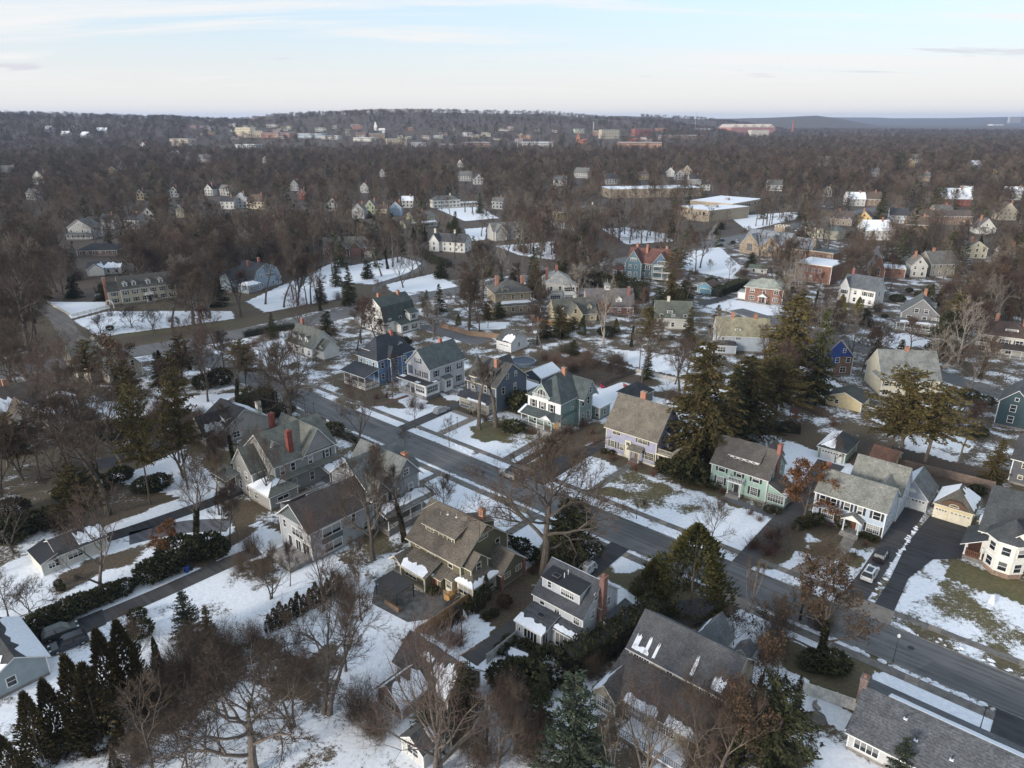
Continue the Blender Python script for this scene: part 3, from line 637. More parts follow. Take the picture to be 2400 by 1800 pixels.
# light grey house with the tall chimney
G5 = siding((.49, .51, .535)); R5 = shingle((.062, .066, .074))
h = House('house', 'pale grey house with a flat black dormer roof and one tall brick chimney', -53.8, 67.5, G5, R5)
h.body(0, 0, 8.7, 8.6, 0, 5.4); h.gable(0, 0, 8.7, 8.6, 5.4, 3.5, 'x', .4, oe=.25, snow=[(1, 0, 1, .75, .98)])
h.dormer(4.1, .9, 6.35, 6.5, 1.6, 3.5, 'S', 'shed', rise=.55, n=0, rmat=plain('black_roof_membrane', (.018, .019, .022), .6), o=.22)
h.win('S', 2.1, .89, 6.75, .6, .95); h.win('S', 5.3, .89, 6.65, 2.2, 1.0, 3, style='grid')
h.win('S', 1.5, 0, 4.0, .8, 1.05); h.win('S', 4.2, 0, 3.8, .85, 1.3, style='grid'); h.win('S', 7.6, 0, 3.7, .95, 1.4, style='grid')
h.body(.15, -4.1, 4.6, 0, 0, 2.9); h.shed(.1, -4.1, 4.65, 0, 2.9, 3.75, 'S', .3, snow=[(.0, 1, .0, .42)]); h.win('S', 2.7, -4.1, .95, 2.3, 1.5, 4, style='fix'); h.win('S', .7, -4.1, 1.4, .3, .7, style='fix'); h.win('E', 4.6, -3.2, .4, 1.1, 2.1, 2, style='fix')
h.body(4.65, -1.9, 8.8, 0, 0, 2.9); h.shed(4.7, -1.9, 8.9, 0, 2.9, 3.5, 'S', .25, snow=[(.12, .98, .05, .5)]); h.win('S', 6.9, -1.9, .4, 2.8, 2.1, 4, style='fix')
sk = MB(); sk.box(-.6, -.4, 0, .6, .4, .12, plain('skylight_frame', (.1, .1, .1))); sk.box(-.5, -.3, .121, .5, .3, .14, GLASS); o = sk.build('skylight', h.root, (2.6, -1.6, 3.6)); o.rotation_euler = (math.atan(.85 / 4.1), 0, 0)
o2 = sk.build('skylight', h.root, (2.6, 1.9, 8.42)); o2.rotation_euler = (.15, 0, 0)
h.deck(4.8, -4.0, 9.0, -1.9, .35)
h.mb('chimney_base').box(8.68, 3.4, -.2, 9.5, 4.9, 5.0, masonry((.18, .08, .06))); h.chimney(9.1, 4.15, 5.0, 10.2, .8, .95, masonry((.18, .08, .06)))
for y, z in ((2.4, 3.9), (6.4, 3.9), (3.0, 6.6)): h.win('E', 8.7, y, z, .8, 1.2, style='grid')
h.win('E', 8.7, 1.0, 1.0, 1.0, .7, style='fix'); h.body(9.52, 3.6, 12.0, 9.4, 0, 2.6); h.shed(9.5, 3.6, 12.0, 9.4, 2.6, 3.4, 'E', .3, snow=[(.05, .65, .02, .5)])
v = MB()
for x, y, z in ((3.6, 2.4, 8.3), (3.75, 3.1, 8.5)): v.tube((x, y, z), (x, y, z + .8), .06, .06, TRIM, 6)
v.build('roof_vents', h.root); h.win('E', 12.0, 6.4, .9, 3.2, 1.1, 4)
h.done()

# grey Victorian with the brown-roofed rear wing
G3 = siding((.36, .375, .385)); R3m = shingle((.085, .066, .056))
h = House('house', 'grey Victorian with steep slate gables and a brown roofed rear wing', -101.6, 55.0, G3, R3m)
h.body(1.2, 0, 10.2, 13.0, 0, 6.1); DG = siding((.10, .12, .12))
h.gable(1.2, 0, 10.2, 13.2, 6.1, 3.6, 'y', .45, oe=.7, gmat=DG); h.body(-3.2, 3.0, 1.2, 10.0, 0, 5.2); h.shed(-3.4, 2.6, 1.2, 10.4, 5.2, 7.6, 'W', .3, snow=[])
h.snow((1.0, 0, 6.2), (1.0, 13, 6.2), (5.4, 0, 9.9), .25, 1.0, .9, 1.0)
h.win('S', 2.6, 0, 4.0, .8, 1.4); h.win('S', 6.4, -.01, 3.5, 3.2, 1.5, 3, style='fix'); h.win('S', 8.6, 0, .8, 1.9, 2.2, 2, style='fix'); h.win('S', 6.3, 0, .5, 1.4, 2.3, 2, style='fix'); h.door('S', 3.9, 0, .7, 1.0, 2.1)
h.mb('window_bay').box(10.2, 1.4, .4, 10.55, 6.6, 6.0, G3); h.mb('bay_panel').box(10.54, 1.9, 2.7, 10.6, 6.1, 3.7, DG); h.win('E', 10.56, 4.0, .9, 3.6, 1.6, 2, style='fix'); h.win('E', 10.56, 4.0, 3.9, 3.6, 1.6, 2, style='fix')
h.win('E', 10.2, 8.8, 4.0, .8, 1.5); h.win('E', 10.2, 11.2, 1.2, .9, 1.6)
SL = shingle((.13, .14, .135)); G2_ = siding((.29, .30, .315))
h.body(-1.5, 13.2, 8.6, 25.5, 0, 8.0, mat=G2_); h.gable(-1.5, 13.2, 8.6, 25.5, 8.0, 3.9, 'y', .5, SL, oe=.4)
h.gable(-1.5, 17.0, 11.0, 24.0, 8.0, 4.0, 'x', .5, SL, gmat=siding((.2, .2, .21))); h.body(8.6, 17.4, 10.6, 23.6, 0, 8.0, mat=G2_)
h.gable(5.0, 12.6, 10.8, 16.6, 7.0, 2.6, 'x', .4, SL, gmat=siding((.2, .2, .21))); h.body(8.6, 13.0, 10.4, 16.4, 0, 7.0, mat=G2_)
h.dormer(2.0, 14.2, 9.0, 1.8, 1.3, 2.4, 'S', 'gable', n=1, mat=TRIM, rmat=shingle((.12, .17, .155)))
for y in (14.0, 15.6, 18.6, 21.8): h.win('E', 10.4 if y < 17 else 10.6, y, 4.6, .9, 1.7); h.win('E', 10.4 if y < 17 else 10.6, y, 1.1, .9, 1.8)
h.win('E', 11.02, 20.5, 8.7, 1.2, 1.2, 2); h.chimney(9.6, 21.6, 9.0, 12.4, 1.1, .8, masonry(BRICK_OR))
h.deck(10.6, 13.5, 13.8, 24.5, 1.2); h.posts([(13.6, y) for y in (13.7, 16.3, 18.9, 21.6, 24.3)], 1.2, 3.9, .12); h.rail([(13.6, 13.7), (13.6, 24.3)], 1.2, .9); h.shed(10.6, 13.3, 13.9, 24.7, 3.9, 4.8, 'E', .3, SL, snow=[(.05, .95, .3, .95)])
h.deck(3.0, -4.2, 10.0, -.02, .9, plain('weathered_deck', (.32, .29, .26))); h.rail([(3.0, -4.1), (9.9, -4.1), (9.9, -.2)], .9, .9, plain('weathered_rail', (.4, .36, .32))); h.rail([(2.2, -.3), (2.2, -3.0)], .9, .9)
sh_ = MB(); sh_.prism([(0, 0), (.4, -.06), (.4, .0), (0, .06)], 0, .01, DG)
h.done()

# big grey house with two red chimneys
S1w = siding((.27, .265, .25)); S1r = shingle((.135, .14, .118))
h = House('house', 'large grey gabled house with green slate roof and two tall red chimneys', -126.0, 59.0, S1w, S1r)
h.body(0, 4.0, 11.4, 18.0, 0, 7.4); h.gable(0, 4.0, 11.4, 18.0, 7.4, 4.8, 'y', .5, oe=.4); h.gable(0, 10.2, 11.8, 17.4, 7.4, 4.7, 'x', .5)
h.gable(-3.6, 5.2, 6.0, 11.0, 6.4, 4.0, 'x', .4); h.body(-3.6, 5.2, 0, 11.0, 0, 6.4); h.gable(1.2, 1.0, 8.0, 6.0, 6.0, 4.0, 'y', .4); h.body(1.2, 1.0, 8.0, 4.0, 0, 6.0)
pr = plain('painted_red_brick', (.21, .055, .042), .85, .3); h.chimney(10.0, 8.6, 8.0, 12.9, 1.0, 1.1, pr); h.chimney(-.2, 11.2, 8.0, 12.9, 1.0, 1.0, pr)
for y in (5.6, 8.0, 12.0, 16.0): h.win('E', 11.4, y, 4.9, .9, 1.6, sh=BLK if y > 15 else None); h.win('E', 11.4, y, 1.3, .9, 1.7)
h.win('S', 3.2, 1.0, 3.8, .85, 1.5); h.win('S', 5.8, 1.0, 3.8, .85, 1.5); h.win('S', 3.2, 1.0, 1.0, .85, 1.6); h.win('S', 5.8, 1.0, 1.0, .85, 1.6); h.dormer(8.6, 6.2, 9.3, 1.3, .9, 2.0, 'E', 'gable', n=1, ww=.6, wh=.7)
h.mb('roof_skirt').slab([(12.6, 3.6, 4.1), (12.6, 18.4, 4.1), (11.41, 18.4, 4.9), (11.41, 3.6, 4.9)], .14, S1r)
h.deck(11.4, 14.0, 14.6, 19.0, .8); h.posts([(14.4, 14.2), (14.4, 18.8)], .8, 3.2); h.shed(11.4, 13.8, 14.8, 19.2, 3.2, 3.9, 'E', .3, snow=[(.05, .95, .02, .95)])
h.body(7.0, .6, 14.4, 6.6, 0, 3.0); h.hip(7.0, .6, 14.4, 6.6, 3.0, 1.9, .4, snow=[(0, .05, .97, .02, .9), (1, .03, .97, .5, .95)]); h.win('E', 14.4, 3.4, 1.6, 2.4, .7, 2, style='fix'); h.win('S', 9.4, .6, 1.0, 1.1, 1.4, 2)
h.deck(-2.0, -1.6, 3.0, 1.0, .9); h.rail([(-1.9, -1.5), (2.9, -1.5)], .9, .9); h.posts([(-1.9, -1.5), (2.9, -1.5)], .9, 3.6); h.shed(-2.2, -1.8, 3.2, 1.0, 3.6, 4.3, 'S', .3)
h.done()

# large brown and grey roofed house in front
T6 = siding((.40, .355, .27)); R6 = shingle((.085, .085, .09)); R6b = shingle((.10, .088, .082))
h = House('house', 'snow streaked tan house with a grey upper roof over a brown lower roof', -37.0, 61.2, T6, R6)
h.body(0, 0, 14.0, 9.0, 0, 2.9); h.shed(0, 0, 14.0, 4.8, 2.9, 5.4, 'S', .45, R6b, snow=[(.22, .52, .0, .24), (.6, .9, .0, .22)], fill=True)
h.body(.5, 4.6, 13.6, 12.5, 2.9, 6.5, found=False); h.gable(.5, 4.6, 13.6, 12.5, 6.5, 3.1, 'x', .5, oe=.45, snow=[(-1, .05, .10, .12, .45), (-1, .17, .2, .06, .55), (-1, .26, .285, .06, .48), (-1, .62, .65, .1, .6), (-1, .82, .93, .06, .42), (-1, .05, .22, .06, .2)])
h.win('S', 2.2, 4.58, 5.35, 2.2, .95, 3, style='grid'); h.win('S', 6.2, 4.58, 5.3, .8, .95, style='grid'); h.win('S', 10.6, 4.58, 5.35, 2.2, .95, 3, style='grid')
h.body(-.9, -1.3, 2.2, 4.0, 0, 2.9); h.gable(-.9, -1.3, 2.2, 4.4, 2.9, 1.6, 'y', .35, R6b, snow=[(-1, .0, .9, .1, .95)])
h.win('S', .6, -1.3, .9, 1.9, 1.5, 3, style='grid'); h.win('S', 4.4, 0, .4, 2.6, 2.1, 3, style='grid'); h.win('S', 8.6, 0, .9, 2.0, 1.5, 2, style='grid'); h.win('S', 12.2, 0, .9, 1.2, 1.5, 2, style='grid'); h.win('E', 14.0, 2.6, .9, 1.2, 1.5, 2, style='grid')
h.body(5.6, 12.5, 9.4, 15.6, 0, 5.6); h.gable(5.6, 9.0, 9.4, 15.6, 6.0, 2.6, 'y', .35, shingle((.11, .12, .125)), snow=[(-1, .5, .95, .3, .6)]); h.dormer(12.4, 13.2, 6.5, 1.8, 1.2, 2.4, 'N', 'gable', n=1)
h.deck(4.0, -3.4, 12.5, 0, .6, SNOW); h.rail([(4.0, -3.3), (12.4, -3.3), (12.4, -.2)], .6, .9, plain('dark_rail', (.1, .09, .085)))
h.done()

# ranch house, lower right
W7 = siding((.5, .5, .49)); R7 = shingle((.095, .10, .108), .45)
h = House('house', 'low ranch house with a long grey shingle roof and a brick end chimney', -11.8, 73.9, W7, R7)
h.body(.3, .2, 19.0, 10.2, 0, 2.9); h.gable(.3, .2, 19.0, 10.2, 2.9, 2.7, 'x', .55, oe=.35, snow=[(1, .14, .98, .62, .97)])
h.win('S', 2.3, .2, .9, 2.6, 1.45, 4, style='fix'); h.win('S', 8.0, .2, .9, 1.6, 1.3, 2); h.win('S', 13.0, .2, .9, 1.6, 1.3, 2); h.chimney(-.1, 5.4, 3.0, 6.9, .8, 1.1, masonry((.16, .11, .10)))
v = MB()
for x, y, z in ((6.6, 2.2, 4.15), (10.2, 2.0, 4.05), (5.0, 3.8, 5.0)): v.tube((x, y, z), (x, y, z + .55), .07, .07, plain('black_vent', (.03, .03, .03)), 6); v.box(x - .2, y - .25, z, x + .2, y + .1, z + .1, SNOW)
v.build('roof_vents', h.root); h.shed(-.3, .2, .3, 10.2, 2.5, 2.9, 'W', .0)
h.done()

# white turreted house at the right edge
W10 = siding((.70, .67, .60)); R10 = shingle((.055, .06, .063))
h = House('house', 'white turreted Victorian with a dark grey roof and a wooden porch', -8.9, 125.6, W10, R10)
h.body(2.2, 4.4, 13.0, 16.0, 0, 5.4, fm=masonry((.24, .16, .11), scale=2.5)); h.gable(1.4, 4.4, 13.0, 15.6, 5.4, 5.8, 'x', .5, oe=.4); h.gable(4.6, 1.0, 12.6, 9.0, 5.6, 4.2, 'y', .4)
oc = [(5.6 + 3.0 * math.cos(R(22.5 + 45 * i)), 2.8 + 3.0 * math.sin(R(22.5 + 45 * i))) for i in range(8)]
oc2 = [(5.6 + 3.5 * math.cos(R(22.5 + 45 * i)), 2.8 + 3.5 * math.sin(R(22.5 + 45 * i))) for i in range(8)]
m = MB(); m.prism(oc, .9, 6.2, W10); m.prism([(5.6 + 2.9 * math.cos(R(22.5 + 45 * i)), 2.8 + 2.9 * math.sin(R(22.5 + 45 * i))) for i in range(8)], -.2, .89, masonry((.24, .16, .11), scale=2.5)); m.prism([(5.6 + (a[0] - 5.6) * 1.02, 2.8 + (a[1] - 2.8) * 1.02) for a in oc], 3.2, 3.5, TRIM); m.build('turret', h.root)
m = MB(); m.prism(oc2, 6.2, 6.4, TRIM)
for i in range(8): m.face([(*oc2[i], 6.4), (*oc2[(i + 1) % 8], 6.4), (5.6, 2.8, 9.6)], R10)
m.build('turret_roof', h.root)
for a in (-45, 0, 45, 90):
    for z, hh in ((1.3, 1.5), (4.1, 1.4)): h.win(a, 5.6 + 2.79 * math.sin(R(a)), 2.8 - 2.79 * math.cos(R(a)), z, 1.2, hh)
h.deck(-.2, 2.0, 3.0, 8.0, .9, plain('red_porch_boards', (.17, .07, .04))); h.posts([(0, 2.2), (0, 5.0), (0, 7.8), (2.4, 2.2)], .9, 3.0, .13); h.shed(-.4, 1.8, 3.0, 8.4, 3.0, 5.0, 'W', .4); h.rail([(0, 2.2), (2.4, 2.2)], .9, .9, plain('brown_rail', (.2, .1, .05))); h.door('S', 2.7, 4.4, .9, 1.2, 2.1, TRIM)
h.dormer(1.5, 5.6, 4.0, 1.6, .8, 1.6, 'W', 'gable', n=1, ww=.6, wh=.5, mat=TRIM); h.posts([(.4, 12.6)], .2, 2.8, .1); h.shed(.2, 12.0, 2.2, 14.6, 2.8, 3.5, 'W', .2, snow=[(.05, .95, .05, .95)])
h.dormer(8.4, 3.2, 8.0, 2.6, 1.0, 2.4, 'S', 'gable', n=0, mat=TRIM)
h.done()

# ---------------------------------------------------------------- garages and sheds
h = House('garage', 'pale grey two door garage with snow on its left roof slope', -23.0, 140.2, siding((.40, .44, .50)), shingle((.14, .145, .14)), cat='garage')
h.body(0, 0, 5.7, 7.4, 0, 2.7, found=False); h.gable(0, 0, 5.7, 7.4, 2.7, 3.0, 'y', .35, snow=[(-1, .0, 1, .02, .97)])
for x in (1.5, 4.2): h.garage_door('S', x, 0, 2.4)
f = MB()
for i in range(8):
    a0, a1 = math.pi * i / 8, math.pi * (i + 1) / 8
    f.face([(0, -.04, 0), (math.cos(a0) * .75, -.04, math.sin(a0) * .6), (math.cos(a1) * .75, -.04, math.sin(a1) * .6)], TRIM)
f.face([(-.75, -.04, 0), (.75, -.04, 0), (.5, -.04, -.2), (-.5, -.04, -.2)][::-1], TRIM); f.build('fan_vent', h.root, (2.85, 0, 3.6)); h.win('E', 5.7, 4.0, .9, .8, 1.2); h.done()
h = House('garage', 'cream garage with snow over its clipped hip roof and brown gable', -15.9, 139.5, plain('cream_stucco', (.60, .50, .30), .8, .12), shingle((.09, .085, .07)), cat='garage', trim=CREAMT)
h.body(0, 0, 6.0, 7.0, 0, 2.9, found=False); h.hip(0, 0, 6.0, 7.0, 2.9, 3.0, .4, ridge=2.4, axis='y', snow=[(3, .0, 1, .02, .97), (1, .05, .96, .03, .96)])
h.mb('gable_wall').solid([(.2, -.25, 2.95), (5.8, -.25, 2.95), (3.9, -.2, 4.3), (2.1, -.2, 4.3)], [(.2, .2, 2.95), (5.8, .2, 2.95), (3.9, .6, 4.3), (2.1, .6, 4.3)], siding((.10, .055, .03)))
f = MB(); b_ = (0, 0)
for i in range(8):
    a0, a1 = math.pi * i / 8, math.pi * (i + 1) / 8; f.tube((math.cos(a0) * .8, -.05, math.sin(a0) * .5), (math.cos(a1) * .8, -.05, math.sin(a1) * .5), .06, .06, CREAMT, 5)
f.tube((-.8, -.05, 0), (.8, -.05, 0), .06, .06, CREAMT, 5); f.build('arched_window', h.root, (3.0, -.25, 3.25))
h.garage_door('S', 1.15, 0, 1.9, mat=CREAMT); h.garage_door('S', 4.2, 0, 3.3, mat=CREAMT); h.done()
h = House('garage', 'green tinted garage with a half snowy dark hip roof', -41.0, 151.0, siding((.30, .36, .30)), shingle((.05, .055, .055)), cat='garage')
h.body(0, 0, 5.6, 8.5, 0, 2.6, found=False); h.hip(0, 0, 5.6, 8.5, 2.6, 2.2, .4, ridge=4.0, snow=[(3, .0, 1, .02, .97), (0, .05, .6, .1, .9)]); h.garage_door('S', 2.8, 0, 4.2); h.done()
h = House('shed', 'yellow shed with a brown roof backing onto the fence', -31.0, 153.4, siding((.55, .45, .18)), shingle((.115, .06, .04)), cat='shed')
h.body(0, 0, 4.6, 6.0, 0, 2.5, found=False); h.gable(0, 0, 4.6, 6.0, 2.5, 1.5, 'x', .35); h.win('S', 2.4, 0, 1.0, .8, 1.0); h.door('E', 4.6, 2.0, .1); h.done()
h = House('garage', 'dark hip roofed garage behind the lavender house', -92.4, 150.2, siding((.13, .15, .15)), shingle((.04, .045, .046)), cat='garage')
h.body(0, 0, 6.4, 7.0, 0, 2.7, found=False); h.hip(0, 0, 6.4, 7.0, 2.7, 2.4, .4, ridge=1.2); h.garage_door('S', 3.2, 0, 4.6); h.done()
h = House('shed', 'navy shed with a snow covered gable roof behind the sage Victorian', -119.2, 143.6, siding((.055, .075, .115)), shingle((.07, .07, .07)), cat='shed', trim=CREAMT)
h.body(0, 0, 6.2, 8.4, 0, 3.4, found=False); h.gable(0, 0, 6.2, 8.4, 3.4, 1.7, 'y', .35, snow=[(1, .0, 1, .02, .97), (-1, .0, 1, .02, .97)]); h.garage_door('S', 3.1, 0, 4.4, mat=CREAMT); h.done()
h = House('garage', 'white gabled garage at the end of the curved driveway', -147.0, 163.4, siding((.66, .66, .64)), shingle((.075, .08, .08)), cat='garage')
h.body(0, 0, 6.0, 8.0, 0, 3.2, found=False); h.gable(0, 0, 6.0, 8.0, 3.2, 2.6, 'x', .4, snow=[(-1, .4, .98, .05, .8)]); h.win('E', 6.0, 4.0, 1.2, .8, 1.3); h.garage_door('S', 3, 0, 4.0); h.done()
h = House('garage', 'cream walled low garage beside the board fence under the tall pines', -50.0, 184.0, plain('cream_stucco', (.60, .50, .30), .8, .12), shingle((.055, .06, .05)), cat='garage')
h.body(0, 0, 8.5, 6.5, 0, 2.5, found=False); h.gable(0, 0, 8.5, 6.5, 2.5, 1.8, 'y', .4); h.win('S', 2.5, 0, 1.0, .9, 1.0); h.win('E', 8.5, 3, 1.0, .8, 1.0); h.done()
# snow-covered long garage in the lower middle
SW = siding((.27, .21, .18)); SR = shingle((.07, .065, .06))
h = House('garage', 'L shaped brown outbuilding half covered in snow below the olive house', -60.8, 46.2, SW, SR, cat='outbuilding')
h.body(0, 1.0, 9.6, 6.8, 0, 2.7, found=False); h.gable(0, 1.0, 9.6, 6.8, 2.7, 2.6, 'x', .5, snow=[(1, .02, .98, .02, .96), (-1, .75, .97, .02, .95), (-1, .35, .55, .55, .8), (-1, .6, .78, .3, .75)])
h.body(1.8, -3.6, 6.2, 1.0, 0, 2.5, found=False); h.gable(1.8, -3.6, 6.2, 3.4, 2.5, 1.9, 'y', .45, snow=[(1, .0, .62, .02, .96), (-1, .0, .6, .5, .96)]); h.win('S', 4.0, -3.6, .7, 1.7, 1.3, 3); h.win('E', 9.6, 4.0, .6, 1.8, 1.7, 2); h.win('S', 8.0, 1.0, .9, .9, 1.1); h.done()
h = House('shed', 'little white garden shed with a slate grey roof at the bottom edge', -51.0, 39.6, siding((.52, .52, .49)), shingle((.10, .10, .10)), cat='shed')
h.body(0, 0, 3.6, 4.2, 0, 2.4, found=False); h.gable(0, 0, 3.6, 4.2, 2.4, 1.3, 'y', .35, snow=[(1, .4, .95, .2, .9)]); h.win('S', 1.8, 0, .9, 1.8, 1.1, 2); h.win('E', 3.6, 2.1, .9, 1.4, 1.0, 2); h.done()
h = House('garage', 'long low cream outbuilding with a half snowy ridge roof', -127.6, 24.2, siding((.56, .54, .47)), shingle((.055, .052, .05)), cat='outbuilding')
h.body(0, 0, 6.0, 2.6, 0, 2.3, found=False); h.shed(0, 0, 6.0, 2.6, 2.2, 3.1, 'S', .2, mat=plain('black_roof_membrane', (.018, .019, .022), .6)); h.body(0, 2.6, 6.0, 10.0, 0, 2.7, found=False); h.gable(0, 2.6, 6.0, 10.0, 2.7, 1.5, 'y', .35, snow=[(1, .45, .98, .05, .95)])
h.win('E', 6.0, 5.0, 1.1, 2.2, .9, 3); h.win('E', 6.0, 1.4, .9, .9, .9, 2); h.win('E', 6.0, 2.2, .9, .6, 1.2); h.done()
h = House('house', 'grey blue cottage end with a snow laden roof at the left edge', -107.4, 10.4, siding((.28, .33, .345)), shingle((.05, .05, .05)))
h.body(0, 0, 11.0, 6.6, 0, 3.2, found=True); h.gable(0, 0, 11.0, 6.6, 3.2, 2.0, 'x', .5, snow=[(1, .0, 1, .02, .95), (-1, .0, 1, .02, .96)]); h.win('E', 11.0, 2.4, 1.2, 1.0, 1.3); h.win('S', 7.0, 0, 1.2, 1.0, 1.2); h.done()
# ---------------------------------------------------------------- houses of the next streets
BR = masonry(BRICK_RED); ORB = masonry(BRICK_OR)
def site(Lp, Rp):
    a, b = at(*Lp), at(*Rp); return a, math.atan2(b[1] - a[1], b[0] - a[0]), math.hypot(b[0] - a[0], b[1] - a[1])
def mid(name, label, Lp, Rp, d, eave, rise, roof, wall, kindr='gable', axis='x', cat='house', win=True, sh=None, chim=(), trim=TRIM, o=.5, uv=None, side='E', snow=(), w=None, ridge=None):
    if uv: xy, an, W = S(*uv[:2])[:2], TH, uv[2]
    else: xy, an, W = site(Lp, Rp)
    W = w or W; wm = siding(wall) if isinstance(wall, tuple) else wall; rm = shingle(roof) if isinstance(roof, tuple) else roof
    h = House(name, label, 0, 0, wm, rm, xy=xy, ang=an, cat=cat, trim=trim); h.W = W; h.D = d
    h.body(0, 0, W, d, 0, eave)
    if kindr == 'gable': h.gable(0, 0, W, d, eave, rise, axis, o, snow=snow)
    elif kindr == 'gambrel': h.gambrel(0, 0, W, d, eave, rise, axis)
    elif kindr == 'hip': h.hip(0, 0, W, d, eave, rise, o, snow=snow, ridge=ridge)
    elif kindr == 'flat':
        h.mb('roof').box(-.1, -.1, eave, W + .1, d + .1, eave + .5, h.t, top=SNOW)
    if win:
        fl = [1.1] if eave < 4.2 else [1.2, 4.1] if eave < 7.3 else [1.3, 4.5]
        n = max(2, int(W / 3.1)); m_ = max(2, int(d / 3.6))
        for z in fl:
            for i in range(n): h.win('S', W * (i + .5) / n, 0, z, 1.0, 1.5, sh=sh)
            for i in range(m_):
                y = d * (i + .5) / m_
                if 'E' in side: h.win('E', W, y, z, .95, 1.5, sh=sh)
                if 'W' in side: h.win('W', 0, y, z, .95, 1.5, sh=sh)
        if kindr in ('gable', 'gambrel'):
            if axis == 'y': h.win('S', W / 2, 0, eave + rise * .22, 1.0, 1.2)
            elif 'E' in side: h.win('E', W, d / 2, eave + rise * .2, .9, 1.2)
    for (fx_, fy_, zt, mt) in chim: h.chimney(W * fx_, d * fy_, eave, zt, 1.0, .8, mt)
    return h
def porch(h, x0, y0, x1, y1, z=.7, zt=3.3, snow=(), low='S', rail=True, mat=None):
    h.deck(x0, y0, x1, y1, z); n = max(2, int((x1 - x0) / 2.6) + 1)
    if low == 'S': P_ = [(x0 + .2 + (x1 - x0 - .4) * i / (n - 1), y0 + .2) for i in range(n)]
    else: n = max(2, int((y1 - y0) / 2.6) + 1); P_ = [((x1 if low == 'E' else x0) + (-.2 if low == 'E' else .2), y0 + .2 + (y1 - y0 - .4) * i / (n - 1)) for i in range(n)]
    h.posts(P_, z, zt, .14); h.shed(x0, y0, x1, y1, zt, zt + .9, low, .35, snow=snow, mat=mat)
    if rail: h.rail([P_[0], P_[-1]], z, .9)
h = mid('house', 'long cream colonial mansion with four dormers and black shutters', ('A', 800, 1425), ('A', 1150, 1380), 10, 6.4, 4.2, (.075, .068, .058), (.50, .445, .33), sh=BLK, side='W', o=.4)
for f in (.1, .26, .52, .75): h.dormer(h.W * f, .9, 7.2, 1.5, 1.5, 3, 'S', 'gable', n=1, ww=.8, wh=1.2, mat=TRIM)
h.body(-4.5, 1.5, 0, 8.5, 0, 5.6); h.gable(-4.5, 1.5, 0, 8.5, 5.6, 3.2, 'x', .3); h.chimney(-4.8, 4.0, -.2, 11, 1.0, 1.4, ORB); h.win('S', -2.2, 1.5, 1.2, 1.2, 1.5, sh=BLK); h.win('S', -2.2, 1.5, 3.8, 1.2, 1.4, sh=BLK); h.deck(h.W * .42, -2, h.W * .58, 0, .5); h.posts([(h.W * .43, -1.8), (h.W * .57, -1.8)], .5, 3.3); h.rail([(h.W * .42, -1.9), (h.W * .58, -1.9)], 3.6, .8); h.mb('portico_roof').box(h.W * .41, -2.1, 3.3, h.W * .59, -.01, 3.6, TRIM); h.door('S', h.W / 2, 0, .5, 1.2, 2.2); h.done()
h = mid('house', 'blue grey gambrel house with a snow roofed sun porch', ('A', 1650, 1335), ('A', 1825, 1290), 12, 3.6, 7.2, (.045, .047, .052), (.24, .31, .37), 'gambrel', 'y', chim=((.3, .6, 12, BR), (.75, .7, 12, BR)))
h.win('S', h.W * .3, 0, 5.0, 1.2, 1.6); h.win('S', h.W * .65, -.02, 4.6, 2.6, 1.5, 3, sh=BLK); h.body(-5, -2, 2.5, 4, 0, 3.2); h.hip(-5, -2, 2.5, 4, 3.2, 1.6, .4, snow=[(0, .02, .98, .03, .95), (3, .02, .98, .03, .95)]); h.win('S', -1.4, -2, 1.0, 5.0, 1.6, 6, style='grid'); h.body(-7, 6, 0, 12, 0, 5.5); h.gable(-7, 6, 0, 12, 5.5, 4, 'x', .4); h.done()
h = mid('house', 'white cape cottage with three small dormers beside a snowy corner yard', 0, 0, 9, 3.8, 4.4, (.10, .105, .09), (.62, .61, .56), uv=(-196, 118, 13), chim=((.08, .6, 10, BR),))
for x in (2.6, 6.0, 9.4): h.dormer(x, .9, 4.6, 1.3, 1.3, 2.6, 'S', 'gable', n=1, ww=.7, wh=1.0, mat=TRIM)
h.body(13, 1.5, 17, 7, 0, 3.2); h.gable(13, 1.5, 17, 7, 3.2, 2.6, 'x', .3)
for y in (2.6, 5.4): h.dormer(16.5 - 1.0, 1.7 if y < 4 else 1.7, 3.4, 1.0, .9, 1.6, 'S', 'gable', n=1, ww=.5, wh=.7, mat=TRIM) if y < 4 else None
h.done()
h = mid('house', 'big white gambrel house with dark green roof and two brick chimneys', 0, 0, 14, 4.6, 7.6, (.062, .078, .07), (.66, .65, .61), 'gambrel', 'y', uv=(-196.5, 149.5, 10.5), chim=((.35, .25, 13.2, ORB), (.55, .75, 13.4, ORB)))
h.dormer(8.8, 6.5, 7.4, 2.4, 1.0, 2.5, 'E', 'shed', n=3, ww=1.9, wh=.6, mat=TRIM); h.body(10.5, 4.5, 13.6, 13, 0, 3.4); h.shed(10.5, 4.5, 13.6, 13, 3.4, 4.4, 'E', .35); h.body(10.5, 9.5, 12.8, 13, 3.5, 6.4, found=False); h.shed(10.5, 9.4, 13, 13.2, 6.4, 7.4, 'E', .3); h.win('E', 12.8, 11.2, 4.4, 1.6, 1.3, 2); h.win('E', 13.6, 6.5, 1.0, 1.4, 1.6, 2, sh=BLK); h.win('E', 13.6, 10.6, 1.0, 1.4, 1.6, 2, sh=BLK); h.body(-4.5, 1, 0, 9, 0, 3.1); h.shed(-4.5, 1, 0, 9, 3.1, 3.5, 'W', .3); h.win('S', -2.2, 1, 1, 1.1, 1.5); h.win('S', 5.2, 0, 7.6, 1.6, 1.5, 2); h.done()
